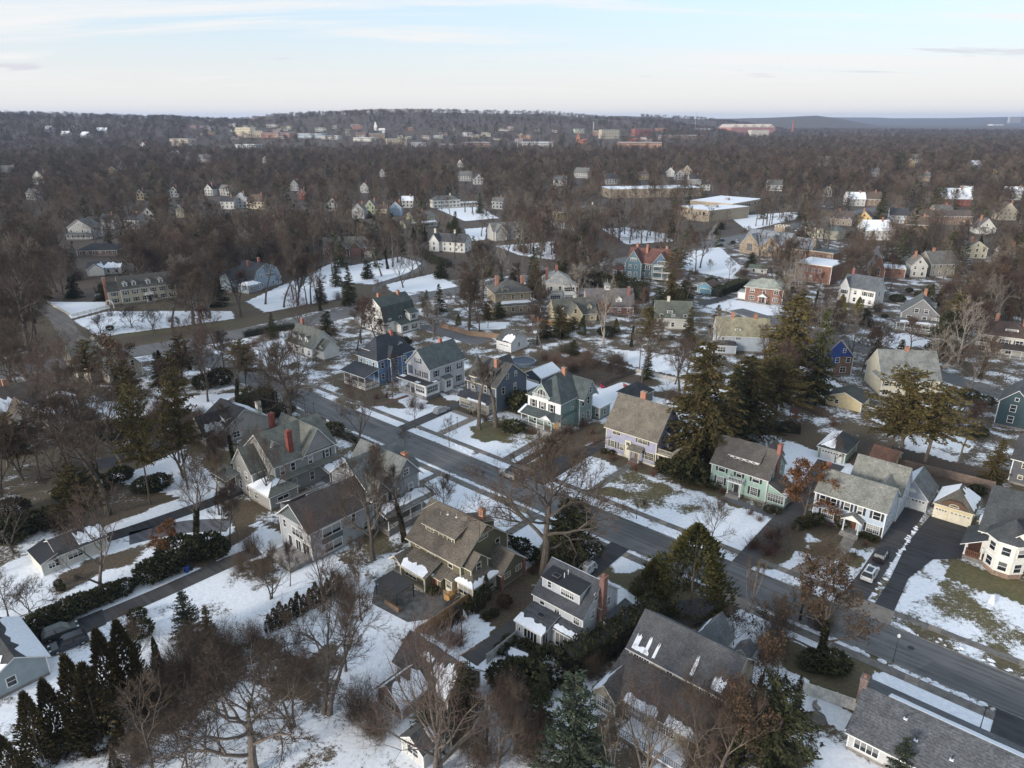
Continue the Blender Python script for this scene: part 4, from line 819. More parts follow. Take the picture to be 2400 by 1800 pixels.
h = mid('house', 'black roofed house with snowy slopes and a square white chimney', 0, 0, 13, 3.0, 4.0, (.022, .023, .028), (.36, .34, .31), uv=(-156, 68, 10), snow=((1, .1, .95, .1, .95), (-1, .62, .95, .02, .35)), win=False); h.chimney(9.4, 10.6, 2, 7.6, 1.1, 1.0, plain('white_stucco', (.6, .58, .5), .8, .12)); h.gable(2.5, -2.5, 8, 7, 3.0, 3.6, 'y', .5, snow=((1, .1, .6, .2, .6),)); h.body(2.5, -2.4, 8, 0, 0, 3.0); h.win('E', 10, 4, .9, 1.6, 1.4, 2); h.win('S', 5.2, -2.4, 1, 2, 1.5, 3); h.dormer(8.9, 3.4, 4.2, 2.0, 1.3, 2, 'E', 'shed', n=1, mat=TRIM); h.done()
STU = plain('white_stucco', (.6, .57, .48), .85, .15)
h = mid('house', 'white stucco Tudor style house with snowy dormers by the left edge', 0, 0, 12, 4.0, 4.5, (.095, .072, .056), STU, axis='y', uv=(-205, 37, 9), chim=((.2, .5, 9.5, ORB),), snow=((1, .05, .5, .02, .6),)); h.body(8, 3, 13.5, 9, 0, 3.2); h.gable(8, 3, 13.5, 9, 3.2, 3.0, 'x', .5, snow=((1, .3, .98, .1, .9),)); h.win('E', 13.5, 6, 1.0, 3.0, 1.2, 3); h.body(10, 12, 15, 17, 0, 5.2); h.hip(10, 12, 15, 17, 5.2, 1.4, .3, snow=[(0, 0, 1, .02, .96), (1, 0, 1, .02, .96)]); h.body(13.5, 9, 19, 14, 0, 3.2); h.hip(13.5, 9, 19, 14, 3.2, 1.6, .3, snow=[(0, 0, 1, .02, .96), (1, 0, 1, .02, .96)]); h.done()
SLT = shingle((.21, .205, .175), .45)
h = mid('house', 'stone Tudor house with mottled slate gables behind dark trees at the corner', 0, 0, 9, 4.2, 5.2, SLT, masonry((.38, .34, .26), scale=2), uv=(-227, 68, 20), chim=((.45, .55, 11, ORB), (.75, .6, 10.6, ORB))); h.gable(1, -4, 8, 5, 4.2, 5.0, 'y', .4, SLT); h.body(1, -4, 8, 0, 0, 4.2); h.gable(10, -3, 15, 5, 4.2, 4.2, 'y', .4, SLT); h.body(10, -3, 15, 0, 0, 4.2); h.dormer(17, .6, 5.4, 1.5, 1.1, 2, 'S', 'hip', n=1, ww=.9, wh=.8); h.done()
h = mid('house', 'low white contemporary house with snowy crossing gables behind the cream mansion', ('A', 570, 1235), ('A', 790, 1225), 10, 3.4, 2.2, (.06, .06, .062), (.62, .62, .6), snow=((-1, .5, .98, .02, .9), (1, .1, .9, .1, .9))); h.gable(1, -3, 8, 6, 3.4, 2.6, 'y', .4, snow=((1, .1, .9, .05, .9),)); h.body(1, -3, 8, 0, 0, 3.4); h.done()
h = mid('house', 'low brick ranch with a dark hip roof beyond the contemporary house', ('A', 505, 1110), ('A', 760, 1105), 12, 3.0, 3.0, (.035, .034, .036), masonry((.16, .09, .07)), 'hip'); h.done()
h = mid('house', 'tall grey Victorian with white porch among tall bare trees at left', ('A', 455, 1000), ('A', 600, 1000), 12, 7.5, 4.5, (.12, .125, .12), (.33, .34, .33), axis='y', side='EW'); porch(h, -.5, -2.6, h.W + .5, 0); h.done()
h = mid('house', 'brick and timber Tudor mansion with an arched white entrance', ('B', -110, 1120), ('B', 215, 1110), 11, 5.2, 5.0, (.12, .112, .10), masonry((.17, .075, .06)), o=.4)
for x in (h.W * .34, h.W * .62): h.gable(x - 3, -1.2, x + 3, 5, 5.0, 3.6, 'y', .3, gmat=siding((.10, .065, .05))); h.body(x - 3, -1.2, x + 3, 0, 0, 5.0)
h.mb('arched_entrance').box(h.W * .8, -1.6, 0, h.W * .95, 0, 3.2, STU); h.done()
h = mid('house', 'tall sage Victorian with a tower like upper floor and red chimney', ('B', 470, 930), ('B', 605, 915), 10, 7.6, 2.8, (.15, .14, .125), (.31, .31, .215), axis='x', chim=((.6, .4, 12, BR),)); porch(h, -1.5, -3.0, h.W, 0, snow=((.0, 1, .3, 1),)); h.body(-6, 1, 0, 8, 0, 3.6); h.gable(-6, 1, 0, 8, 3.6, 2.4, 'x', .4); h.done()
h = mid('house', 'white brick house with steep gables and two white chimneys', ('B', 580, 1075), ('B', 800, 1090), 9, 6.0, 3.8, (.07, .07, .072), plain('white_painted_brick', (.66, .65, .61), .8, .12), chim=((.05, .5, 12, STU), (.62, .55, 12, STU)), side='EW'); h.gable(.3, -2, 6, 5, 6.0, 3.6, 'y', .3); h.body(.3, -2, 6, 0, 0, 6.0); h.win('S', 3.1, -2, 1.2, 1.0, 1.9); h.win('S', 3.1, -2, 4.2, 1.0, 1.4); h.done()
h = mid('house', 'white mansion with a hip roof and a long white colonnade', ('B', 600, 800), ('B', 770, 792), 11, 6.5, 3.2, (.14, .14, .135), (.6, .59, .54), 'hip', sh=BLK, chim=((.7, .5, 11.5, STU),)); porch(h, h.W, 0, h.W + 16, 4, .4, 3.6, snow=((.0, 1, .02, .95),)); h.done()
h = mid('house', 'grey white gabled house standing behind the white painted brick house', ('B', 985, 1012), ('B', 1170, 1000), 10, 6.0, 4.4, (.17, .165, .15), (.45, .44, .41), axis='x'); h.gable(1, -1.5, 8, 6, 6, 4, 'y', .4); h.body(1, -1.5, 8, 0, 0, 6.0); h.done()
h = mid('house', 'yellow cream hip roofed house with a pale chimney before the school', ('B', 1440, 880), ('B', 1700, 850), 12, 6.2, 2.4, (.17, .15, .12), (.52, .45, .27), 'hip', chim=((.85, .5, 10.5, STU),), side='EW'); h.done()
TL = siding((.08, .15, .18))
h = mid('house', 'teal gabled Victorian with red brown roofs and stacked white balconies', ('B', 1850, 1240), ('B', 2110, 1262), 12, 7.2, 5.8, (.135, .062, .05), (.075, .12, .14), chim=((.42, .35, 15, ORB), (.1, .8, 14.5, ORB), (.85, .7, 14, ORB)))
h.gable(-.5, -2.2, 7, 8, 7.2, 5.6, 'y', .35, gmat=TL); h.body(-.5, -2.2, 7, 0, 0, 7.2, mat=TL); h.gable(h.W - 7, -1.6, h.W + .5, 8, 7.2, 5.0, 'y', .35, gmat=siding((.07, .13, .2))); h.body(h.W - 7, -1.6, h.W + .5, 0, 0, 7.2)
for x in (1.8, 4.6): h.win('S', x, -2.2, 1.2, 1.3, 1.8); h.win('S', x, -2.2, 4.6, .9, 1.7)
h.win('S', 3.2, -2.2, 8.2, 2.6, 1.3, 3)
for z in (.8, 3.9, 6.6): h.mb('balcony_floor').box(h.W - 6, -4.0, z - .15, h.W + 2.5, -1.61, z, TRIM); h.rail([(h.W - 6, -3.9), (h.W + 2.4, -3.9)], z, .9)
h.posts([(h.W - 5.9, -3.8), (h.W - 1.8, -3.8), (h.W + 2.3, -3.8)], .8, 3.75); h.posts([(h.W - 5.9, -3.8), (h.W - 1.8, -3.8), (h.W + 2.3, -3.8)], 3.9, 6.45); h.win('S', h.W - 2, -1.61, 7.0, 5, 1.7, 8, style='fix'); h.win('S', h.W / 2, 0, 4.4, 1.6, 1.7, 2)
m = MB(); oc = [(-3 + 3.4 * math.cos(R(45 * i)), -1 + 3.4 * math.sin(R(45 * i))) for i in range(8)]; m.prism(oc, 3.3, 3.5, TRIM)
for i in range(8): m.face([(*oc[i], 3.5), (*oc[(i + 1) % 8], 3.5), (-3, -1, 6.6)], h.r); m.tube((*oc[i], .4), (*oc[i], 3.4), .12, .12, TRIM, 6)
m.build('round_porch', h.root); h.done()
h = mid('house', 'white hip roofed mansion with stacked sun porches by the tall arborvitae', ('B', 1330, 1392), ('B', 1500, 1388), 14, 7.0, 3.6, (.30, .30, .28), (.55, .53, .47), 'hip', chim=((.05, .3, 12.5, BR), (.45, .5, 13, BR)), side='E', ridge=5)
h.body(h.W * .62, -3, h.W + 1.5, 4, 0, 6.4, mat=TRIM); h.hip(h.W * .62, -3, h.W + 1.5, 4, 6.4, 1.2, .3); h.win('S', h.W * .8, -3, 1.1, 4.4, 1.6, 5); h.win('S', h.W * .8, -3, 4.2, 4.4, 1.6, 5); h.win('E', h.W + 1.5, .5, 1.1, 5, 1.6, 5); h.win('E', h.W + 1.5, .5, 4.2, 5, 1.6, 5); h.dormer(h.W * .3, 1.5, 7.6, 2.6, 1.3, 3, 'S', 'hip', n=2, ww=1.8, wh=.9); h.body(.5, -2.6, h.W * .55, 0, 0, 3.2); h.shed(.5, -2.6, h.W * .55, 0, 3.2, 3.9, 'S', .3); h.win('S', h.W * .3, -2.6, 1, 4, 1.5, 5); h.done()
h = mid('house', 'tan hip roofed foursquare with snow on its low front roofs', ('B', 985, 1492), ('B', 1290, 1470), 9, 3.2, 1.6, (.105, .10, .09), (.27, .225, .155), 'hip', snow=[(0, .1, .9, .3, .95), (1, 0, 1, .1, .9)], trim=CREAMT); h.body(1.5, 3, h.W - 3, 15, 3.2, 7.6, found=False); h.hip(1.5, 3, h.W - 3, 15, 7.6, 3.4, .7, ridge=3)
for f in (.25, .5, .75): h.win('S', 1.5 + (h.W - 4.5) * f, 3, 5.2, 1.1, 1.6, 2)
h.dormer(h.W * .3, 3.6, 8.2, 2.4, 1.2, 2.6, 'S', 'hip', n=2, ww=1.6, wh=.8); h.dormer(h.W * .62, 8, 8.6, 2.2, 1.2, 2.6, 'E', 'hip', n=1); h.chimney(4, 10, 8, 13, 1.2, 1.0, ORB); h.chimney(h.W - 5, 8, 8, 13, 1.2, 1.0, ORB); h.done()
h = mid('house', 'small tan house with a steep front gable beside the red carriage house', ('B', 1385, 1545), ('B', 1650, 1530), 9, 3.4, 4.6, (.095, .095, .082), (.40, .34, .22), trim=CREAMT); h.gable(h.W * .3, -1.5, h.W * .62, 5, 3.6, 3.6, 'y', .3); h.body(h.W * .3, -1.5, h.W * .62, 0, 0, 3.6); h.win('S', h.W * .46, -1.5, 4.0, 1.0, 1.5); h.chimney(h.W * .55, 5, 7, 9, .8, .8, STU); h.dormer(h.W * .17, 1.0, 4.4, 1.4, 1.2, 2, 'S', 'gable', n=1); h.dormer(h.W * .85, 1.0, 4.4, 1.6, 1.2, 2, 'S', 'gable', n=1); h.done()
h = mid('carriage_house', 'red brick gambrel carriage house with a white cupola', ('B', 1590, 1490), ('B', 1890, 1490), 10, 3.2, 6.0, (.13, .115, .115), masonry((.22, .075, .05)), 'gambrel', 'x', side='W', chim=((.9, .2, 10.5, BR),)); b = MB(); b.box(-1, -1, 0, 1, 1, 1.9, TRIM); b.box(-.6, -1.03, .6, .6, -1.001, 1.5, GLASS)
for i in range(4): q = [(-1.3, -1.3), (1.3, -1.3), (1.3, 1.3), (-1.3, 1.3)]; b.face([(*q[i], 1.9), (*q[(i + 1) % 4], 1.9), (0, 0, 3.1)], shingle((.16, .18, .175)))
b.tube((0, 0, 3), (0, 0, 4.2), .05, .03, TRIM, 5); b.build('cupola', h.root, (h.W * .45, 5, 8.8)); h.dormer(h.W * .68, .6, 4.0, 2.2, 2.2, 3, 'S', 'gable', n=1, ww=1, wh=1.4, mat=TRIM); h.win('W', 0, 5, 5.6, 1.2, 1.2, style='fix'); h.done()
h = mid('house', 'green roofed white house among bare trees right of the carriage house', ('B', 2030, 1580), ('B', 2260, 1590), 9, 4.6, 4.8, (.115, .125, .10), (.58, .56, .5), chim=((.35, .5, 11, STU),)); h.dormer(h.W * .4, 1, 5.6, 1.8, 1.1, 2.4, 'S', 'shed', n=2, ww=1.3, wh=.7); h.done()
h = mid('house', 'square red brick house with a pale green hip roof and white portico', ('C', 400, 1398), ('C', 640, 1425), 9.5, 6.0, 3.0, (.30, .32, .27), masonry((.2, .088, .055)), 'hip', win=False, o=.8)
for f in (.18, .5, .82): h.win('S', h.W * f, 0, 4.0, 1.6 if f != .5 else 1.0, 1.4, 2 if f != .5 else 1); (h.win('S', h.W * f, 0, 1.1, 1.9, 1.5, 3) if f != .5 else None)
h.door('S', h.W / 2, 0, .5); h.deck(h.W * .38, -2.2, h.W * .6, 0, .5); h.posts([(h.W * .39, -2), (h.W * .59, -2)], .5, 2.9); h.gable(h.W * .37, -2.2, h.W * .61, -.01, 2.9, 1.2, 'y', .25, gmat=TRIM); h.body(-3, 1, 0, 7, 0, 3.2, mat=TRIM); h.shed(-3, 1, 0, 7, 3.2, 3.6, 'W', .3)
for y in (2.5, 6.5): h.win('E', h.W, y, 1.2, 1.1, 1.5); h.win('E', h.W, y, 4.0, 1.1, 1.4)
h.done()
h = mid('house', 'bright white house with twin steep gables and a grey roof', ('C', 1005, 1400), ('C', 1140, 1425), 12, 6.4, 4.0, (.11, .12, .13), (.74, .73, .70), axis='x', chim=((.1, .7, 12.5, BR),), side='E'); h.gable(.2, -.8, h.W * .52, 7, 6.2, 4.0, 'y', .3); h.body(.2, -.8, h.W * .52, 0, 0, 6.2); h.gable(h.W * .35, -.3, h.W + 5.5, 8.5, 6.6, 4.6, 'x', .3); h.body(h.W, .2, h.W + 5.5, 8.5, 0, 6.6)
h.win('S', h.W * .27, -.8, 3.9, 1.7, 1.4, 2, sh=GRN_SH); h.win('S', h.W * .3, -.8, 1, 1, 1.6, sh=GRN_SH)
for x in (1.5, 3.9): h.win('S', h.W + x, .2, 4.1, 1.0, 1.5, sh=BLK); h.win('S', h.W + x, .2, 1.2, 1.0, 1.5)
h.win('E', h.W + 5.5, 4, 4.2, .8, 1.5); h.done()
STN = masonry((.26, .20, .14), (.40, .36, .30), 1.6, .55); SRF = shingle((.20, .215, .235), .15)
h = mid('library', 'fieldstone church like library with two tall windowed gables and a stone tower', ('C', 375, 1085), ('C', 650, 1125), 17, 5.5, 7.0, SRF, STN, win=False, o=.3, trim=plain('limestone', (.5, .46, .38), .8, .15), cat='library')
for c_ in (.22, .72):
    x = h.W * c_; g_ = h.W * .24; h.gable(x - g_, -1.0, x + g_, 12, 4.6, 6.4, 'y', .15); h.body(x - g_, -1.0, x + g_, 0, 0, 4.6, corners=False); h.win('S', x, -1.0, 2.0, 3.4, 4.0, 4, style='grid')
b = MB(); b.box(-3, -3, 0, 3, 3, 13.5, STN)
for i in range(4):
    for k in range(4): a = -2.6 + k * 1.75; b.box(*((a - .45, -3.05, 13.5, a + .45, -2.4, 14.3) if i == 0 else (a - .45, 2.4, 13.5, a + .45, 3.05, 14.3) if i == 1 else (-3.05, a - .3, 13.5, -2.4, a + .3, 14.3) if i == 2 else (2.4, a - .3, 13.5, 3.05, a + .3, 14.3)), h.t)
b.build('tower', h.root, (h.W * .45, 22, 0)); h.body(h.W, 2, h.W + 11, 13, 0, 5.2, mat=masonry((.25, .12, .07))); h.mb('roof').box(h.W, 1.8, 5.2, h.W + 11.2, 13.2, 5.8, h.t, top=plain('flat_roof_felt', (.06, .06, .062))); h.body(h.W + 11, 5, h.W + 24, 16, 0, 5.0, mat=masonry((.25, .12, .07))); h.mb('roof').box(h.W + 11.2, 4.8, 5.0, h.W + 24.2, 16.2, 5.7, h.t, top=plain('flat_roof_felt', (.06, .06, .062)))
for x in (2.5, 5.5, 8.5): h.win('S', h.W + x, 2, .8, 1.7, 1.4, 2, style='grid'); h.win('S', h.W + x, 2, 3.0, 1.7, 1.4, 2, style='grid')
for x in (14, 18, 22): h.win('S', h.W + x, 5, 2.6, 1.7, 1.4, 2, style='grid')
h.gable(h.W - 2, 6, h.W + 12, 17, 5.5, 5, 'x', .3, SRF); h.chimney(h.W + 12, 9, 5, 11, 1.2, 1.2, STN); h.done()
h = mid('brick_hall', 'flat snowy roofed red brick hall with few windows', ('C', 722, 1262), ('C', 950, 1295), 17, 8.0, 0, (.06, .06, .06), masonry((.19, .08, .056)), 'flat', win=False, cat='hall'); 
for x, z in ((.3, 4.9), (.5, 4.9), (.68, 4.9), (.25, 1.6), (.45, 1.6)): h.win('S', h.W * x, 0, z, 1.1, 1.7, 2)
h.done()
h = mid('brick_hall', 'brick chapel with a steep slate roof right of the flat hall', ('C', 1205, 1255), ('C', 1300, 1262), 17, 4.5, 7.0, (.14, .145, .15), masonry((.23, .10, .06)), axis='y', win=False, cat='hall'); h.win('S', h.W / 2, 0, 2, 2, 3.4, 3); h.body(h.W, 6, h.W + 9, 15, 0, 4.5); h.mb('roof').box(h.W, 5.8, 4.5, h.W + 9.2, 15.2, 5.0, TRIM, top=SNOW); h.done()
TAN = plain('tan_school_brick', (.32, .265, .195), .85, .15)
def school(Lp, Rp, d, hh, label, rows=1):
    h = mid('school', label, Lp, Rp, d, hh, 0, (.1, .1, .1), TAN, 'flat', win=False, trim=plain('tan_coping', (.42, .34, .24)), cat='school'); n = int(h.W / 3.2)
    for r in range(rows):
        for i in range(n): h.win('S', h.W * (i + .5) / n, 0, hh - 3.4 - r * 3.6, 1.5, 2.4, style='fix')
    b = MB(); b.box(0, 0, 0, 3.5, 2.6, 1.6, plain('roof_unit', (.3, .3, .3))); b.build('roof_unit', h.root, (h.W * .4, d * .4, hh + .5)); h.done()
school(('B', 1745, 735), ('C', 125, 722), 32, 8, 'widest flat snow roofed tan school gymnasium at the back', 0); school(('C', 25, 870), ('C', 168, 890), 45, 8, 'tan school wing with tall narrow windows nearest the wooded slope', 1); school(('C', 172, 880), ('C', 312, 868), 34, 7, 'low tan school wing at the corner by the path', 0); school(('C', 316, 850), ('C', 505, 812), 36, 9, 'long tan school wing raised above a dark ground floor', 1)
h = mid('house', 'pale blue house with an olive tan roof and two orange chimneys', ('F', 215, 340), ('F', 545, 355), 9, 5.6, 4.6, (.27, .25, .165), (.44, .49, .53), chim=((.3, .5, 12, ORB), (.75, .5, 11.6, ORB)), win=False); h.win('S', 1.8, 0, 4.0, .8, 1.4); h.win('S', 6.5, 0, 4.2, 1.5, .8, 2); h.dormer(6.2, 1.0, 6.4, 1.6, 1.0, 2, 'S', 'shed', n=2, ww=1.2, wh=.7, mat=TRIM); h.body(-1.5, -3.5, 5.5, 0, 0, 3.0); h.hip(-1.5, -3.5, 5.5, 0, 3.0, 1.2, .4, shingle((.05, .045, .042))); h.win('S', 1.2, -3.5, 1.0, 2.4, 1.5, 3); h.win('E', h.W, 3, 4.2, 1.4, 1.3, 2); h.win('E', h.W, 6.5, 6.6, .8, 1.2); h.done()
h = mid('house', 'grey shingled house with a broad front gable and deep white porch', ('C', 1400, 1580), ('C', 1640, 1608), 12, 6.2, 5.2, (.125, .13, .125), (.19, .185, .19), axis='y', win=False, chim=((.55, .7, 13.5, ORB),)); porch(h, -1.2, -3, h.W + .4, 0, snow=((.1, .9, .1, .5),))
for x in (.38, .64): h.win('S', h.W * x, 0, 6.6, 1.3, 1.3, 1, sh=plain('grey_shutter', (.1, .1, .11)))
for x in (.2, .62, .88): h.win('S', h.W * x, 0, 3.9, 1.3, 1.4)
for x in (.3, .7): h.win('S', h.W * x, 0, 1.2, 1.6, 1.5, 2)
h.dormer(h.W - 1.4, 6, 7.0, 2.2, 1.4, 3, 'E', 'gable', n=1); h.done()
h = mid('house', 'brown hip roofed cream house with a long columned porch at right edge', ('F', 1885, 350), ('F', 2250, 400), 11, 6.4, 3.6, (.085, .055, .042), (.60, .57, .5), 'hip', win=False, o=.8, chim=((.3, .6, 12, ORB), (.8, .6, 11, ORB))); porch(h, 4, -3.4, h.W, 0, mat=shingle((.06, .045, .04)))
for x in (.12, .5, .75, .95): h.win('S', h.W * x, 0, 4.0, 1.9, 1.5, 2, sh=plain('dark_shutter', (.045, .04, .035)))
h.win('S', h.W * .12, 0, 1.2, 1.9, 1.5, 2); h.win('S', h.W * .6, 0, 1.2, 1.4, 1.6, 2); h.dormer(h.W * .58, 1.6, 7.4, 3.4, 1.3, 3, 'S', 'hip', n=4, ww=2.8, wh=.9, mat=TRIM); h.done()
h = mid('house', 'house under repair wrapped in bright blue sheeting above brown boards', ('F', 885, 505), ('F', 1085, 500), 14, 6.0, 5.0, (.13, .11, .095), masonry((.16, .09, .055)), axis='y', win=False, o=.35); BLU = plain('blue_sheeting', (.03, .065, .25), .6, .3, .8); h.mb('blue_sheeting').solid([(.1, -.06, 6.0), (h.W - .1, -.06, 6.0), (h.W / 2, -.06, 10.5)], [(.1, -.01, 6.0), (h.W - .1, -.01, 6.0), (h.W / 2, -.01, 10.5)], BLU); h.mb('blue_sheeting').box(.05, -.05, 3.4, h.W * .5, -.01, 5.99, BLU); h.mb('blue_sheeting').box(-.06, .2, 1.0, -.01, 12, 5.9, BLU)
for x in (.25, .5, .85): h.win('S', h.W * x, -.03, 4.2, 1.1, 1.4)
for x in (.3, .72): h.win('S', h.W * x, 0, 1.2, 1.6, 1.5, 2)
h.win('S', h.W * .68, -.06, 7.2, .7, 1.2); h.done()
h = mid('house', 'huge grey roofed cream house behind the white sycamore', ('F', 1275, 640), ('F', 1640, 655), 12, 5.6, 6.0, (.21, .215, .20), (.56, .52, .40), win=False, chim=((.5, .5, 12.6, ORB),)); h.hip(-.3, -1.0, h.W * .62, 6, 5.0, 4.6, .4); h.dormer(h.W * .3, .3, 5.9, 1.9, 1.2, 2.6, 'S', 'shed', n=2, ww=1.3, wh=.9)
for x in (.08, .3, .55, .8): h.win('S', h.W * x, 0, 3.4, 1.2, 1.3, sh=GRN_SH); h.win('S', h.W * x, 0, .9, 1.4, 1.4, 2)
for y in (3, 8): h.win('E', h.W, y, 3.6, 1, 1.4)
h.done()
h = mid('house', 'dark teal gabled house with white window trim at the right edge', 0, 0, 11, 6.4, 3.2, (.085, .09, .095), (.035, .07, .08), axis='y', win=False, uv=(*atuv('F', 2015, 815), 6.6)); 
for z in (1.4, 4.2): h.win('S', h.W * .45, 0, z, 1.1, 1.6)
h.win('S', h.W * .5, 0, 7.0, .7, .7, style='fix'); h.body(h.W, 2, h.W + 6, 10, 0, 6.4); h.gable(h.W - 2, 2, h.W + 6, 10, 6.4, 3, 'x', .4); h.win('S', h.W + 2.5, 2, 4.2, 1.2, 1.5); h.body(h.W, -1, h.W + 2.4, 2, 0, 3.0, mat=TRIM); h.gable(h.W, -1, h.W + 2.4, 2, 3.0, .9, 'y', .25); h.steps(h.W + .4, h.W + 2.0, -1, 1.0); h.door('S', h.W + 1.2, -1, .6, .9, 2.0, TRIM); h.done()
h = mid('house', 'dark grey clapboard house end with small lit windows at right edge', ('F', 2105, 1190), ('F', 2290, 1240), 10, 5.6, 3.4, (.055, .055, .058), (.085, .09, .10), win=False, chim=()); h.win('S', 2.0, 0, 3.9, .7, 1.0, frame=CREAMT); h.win('S', 1.8, 0, 1.4, .7, .8, frame=CREAMT); h.mb('brick_chimney_breast').box(4.2, -.5, -.2, 5.6, 0, 4.4, ORB); h.done()
h = mid('garage', 'blue two car garage with white trim and a brown gable roof', ('C', 95, 1345), ('C', 190, 1358), 9, 2.9, 2.0, (.10, .065, .05), (.13, .30, .40), axis='y', win=False, cat='garage'); h.garage_door('S', h.W / 2, 0, h.W * .72, mat=plain('teal_door', (.07, .17, .22))); h.done()
h = mid('shed', 'small white shed with a green roof beside the snowy playing lawn', ('C', 430, 1220), ('C', 540, 1228), 5, 2.8, 1.3, (.11, .13, .10), (.6, .6, .56), cat='shed'); h.done()
h = mid('house', 'mansarded cream villa with a grey green roof behind the library', ('C', 785, 985), ('C', 905, 1000), 10, 6.5, 4.0, (.16, .18, .16), (.5, .47, .36), 'hip', side='EW'); h.dormer(h.W * .5, .3, 6.8, 1.4, 1.4, 2, 'S', 'gable', n=1); h.body(h.W, 2, h.W + 8, 11, 0, 5.5); h.hip(h.W, 2, h.W + 8, 11, 5.5, 3, .5); h.done()
for lab, a, b_, d, e, rs, rf, wl, ax in (('yellow gabled house left of the dark spruce behind the brick halls', ('C', 1125, 905), ('C', 1215, 912), 9, 5.5, 4, (.12, .11, .10), (.62, .42, .14), 'y'), ('pale blue house with a dark roof right of the tall dark spruce', ('C', 1335, 895), ('C', 1450, 900), 10, 6, 4.5, (.055, .055, .06), (.45, .52, .57), 'x'), ('brown roofed house with an orange chimney left of the yellow house', ('C', 955, 905), ('C', 1090, 915), 10, 5, 4.5, (.10, .075, .065), (.35, .28, .2), 'x'), ('half timbered white gabled house near the right edge', ('C', 1900, 965), ('C', 2020, 968), 10, 4, 6, (.13, .12, .11), (.55, .54, .5), 'y'), ('porch fronted cream house under orange brown trees at right', ('C', 1830, 1125), ('C', 1960, 1130), 9, 6, 3.5, (.14, .12, .10), (.5, .46, .34), 'y'), ('grey white house with a round gable behind the white twin gabled house', ('C', 1470, 1245), ('C', 1570, 1250), 10, 6, 4, (.2, .19, .17), (.5, .49, .45), 'y'), ('tan shingled house with a brick chimney in bare trees at right', ('C', 1600, 1240), ('C', 1760, 1235), 11, 6, 5, (.14, .135, .12), (.3, .27, .22), 'x'), ('long brown brick apartment row with snowy flat wings at right', ('C', 1520, 900), ('C', 1870, 905), 12, 6, 3.5, (.13, .10, .08), (.24, .15, .1), 'x')):
    h = mid('house', lab, a, b_, d, e, rs, rf, wl, axis=ax, chim=((.3, .5, e + rs + 1.6, ORB),)); h.done()
# ---------------------------------------------------------------- the ground, roads, paths
def inpoly(px, py, poly):
    inside = np.zeros(px.shape, bool); n = len(poly)
    for i in range(n):
        x0, y0 = poly[i]; x1, y1 = poly[(i + 1) % n]
        c = ((y0 > py) != (y1 > py)); xi = x0 + (py - y0) * (x1 - x0) / ((y1 - y0) if y1 != y0 else 1e-9)
        inside ^= c & (px < xi)
    return inside
RIDGE = [  # columns of the photograph, their skyline rows, and how far off the crest is
    ([-900, -400, 0, 110, 217, 325, 400, 480, 564, 650, 760, 868, 980, 1085, 1200, 1280, 1350, 1460, 1560, 1700, 1800], [262, 258, 258, 260, 266, 268, 267, 272, 275, 266, 258, 251, 253, 257, 260, 262, 268, 274, 280, 300, 320], 3300, 1700),
    ([900, 1000, 1300, 1400, 1460, 1500, 1560, 1650, 1750, 1850], [300, 290, 274, 267, 264, 266, 271, 276, 284, 300], 4600, 1200),
    ([1500, 1600, 1680, 1770, 1850, 1925, 1960, 2000, 2050], [290, 276, 273, 271, 267, 266, 271, 278, 290], 6500, 1500),
    ([1500, 1600, 1700, 1880, 2000, 2100, 2200, 2300, 2400, 2600, 3300], [300, 285, 276, 272, 273, 274, 274, 273, 271, 272, 268], 12500, 3000)]
def terrain(x, y):
    x = np.asarray(x, float); y = np.asarray(y, float); r = np.hypot(x, y); yy = np.maximum(y, 1.0)
    px = 1200 + 1664 * 1.0676 * x / yy; z = np.zeros_like(r)
    for cols, rows, D, w in RIDGE:
        row = np.interp(px, cols, rows); el = (277.8 - row) / 1664 / 1.14
        top = CAM_H + D * np.tan(el) - 17
        t = np.clip((r - (D - w)) / w, 0, 1); t = t * t * (3 - 2 * t); b = np.clip((r - D) / 1500, 0, 1)
        z = np.maximum(z, np.maximum(top, 0) * t * (1 - .5 * b))
    wob = 7 * np.sin(x / 310 + 1) * np.cos(y / 270) + 4 * np.sin(x / 120) * np.sin(y / 140 + 2)
    return z + wob * np.clip((z) / 40, 0, 1)
gx = np.concatenate([-200 - np.cumsum(np.geomspace(1.2, 900, 80))[::-1], np.arange(-200, 170.01, .85), 170 + np.cumsum(np.geomspace(1.2, 900, 80))])
gy = np.concatenate([np.arange(-20, 34, 6.0), np.arange(34, 300, .85), np.arange(300, 640, 1.7), 640 + np.cumsum(np.geomspace(2.0, 640, 130))])
GX, GY = np.meshgrid(gx, gy); fx, fy = GX.ravel(), GY.ravel(); fz = terrain(fx, fy)
U_, V_ = fx * UX + fy * UY, fx * VX + fy * VY
rad = np.hypot(fx, fy)
snowv = np.where(rad < 330, .50, np.clip(.44 - (rad - 330) / 900, .17, .50))
snowv = np.where((U_ < -232) & (rad > 200), snowv - .16, snowv); snowv = np.where((V_ > 150) & (V_ < 460) & (U_ > -185) & (U_ < 140), np.maximum(snowv - .02, .47), snowv); snowv = np.where((U_ < -105) & (V_ < 66) & (V_ > 30), .42, snowv); litter = np.where(rad < 330, .75, 1.0)
litter = np.where((U_ > -150) & (U_ < 40) & (V_ > 60) & (V_ < 160), .45, litter)
NEAR = rad < 700
def paint(poly, val, lit=None, soft=0):
    poly = [tuple(p) for p in poly]; us = [p[0] for p in poly]; vs = [p[1] for p in poly]
    k = NEAR & (U_ > min(us)) & (U_ < max(us)) & (V_ > min(vs)) & (V_ < max(vs)); ii = np.nonzero(k)[0]; jj = ii[inpoly(U_[ii], V_[ii], poly)]
    snowv[jj] = val
    if lit is not None: litter[jj] = lit
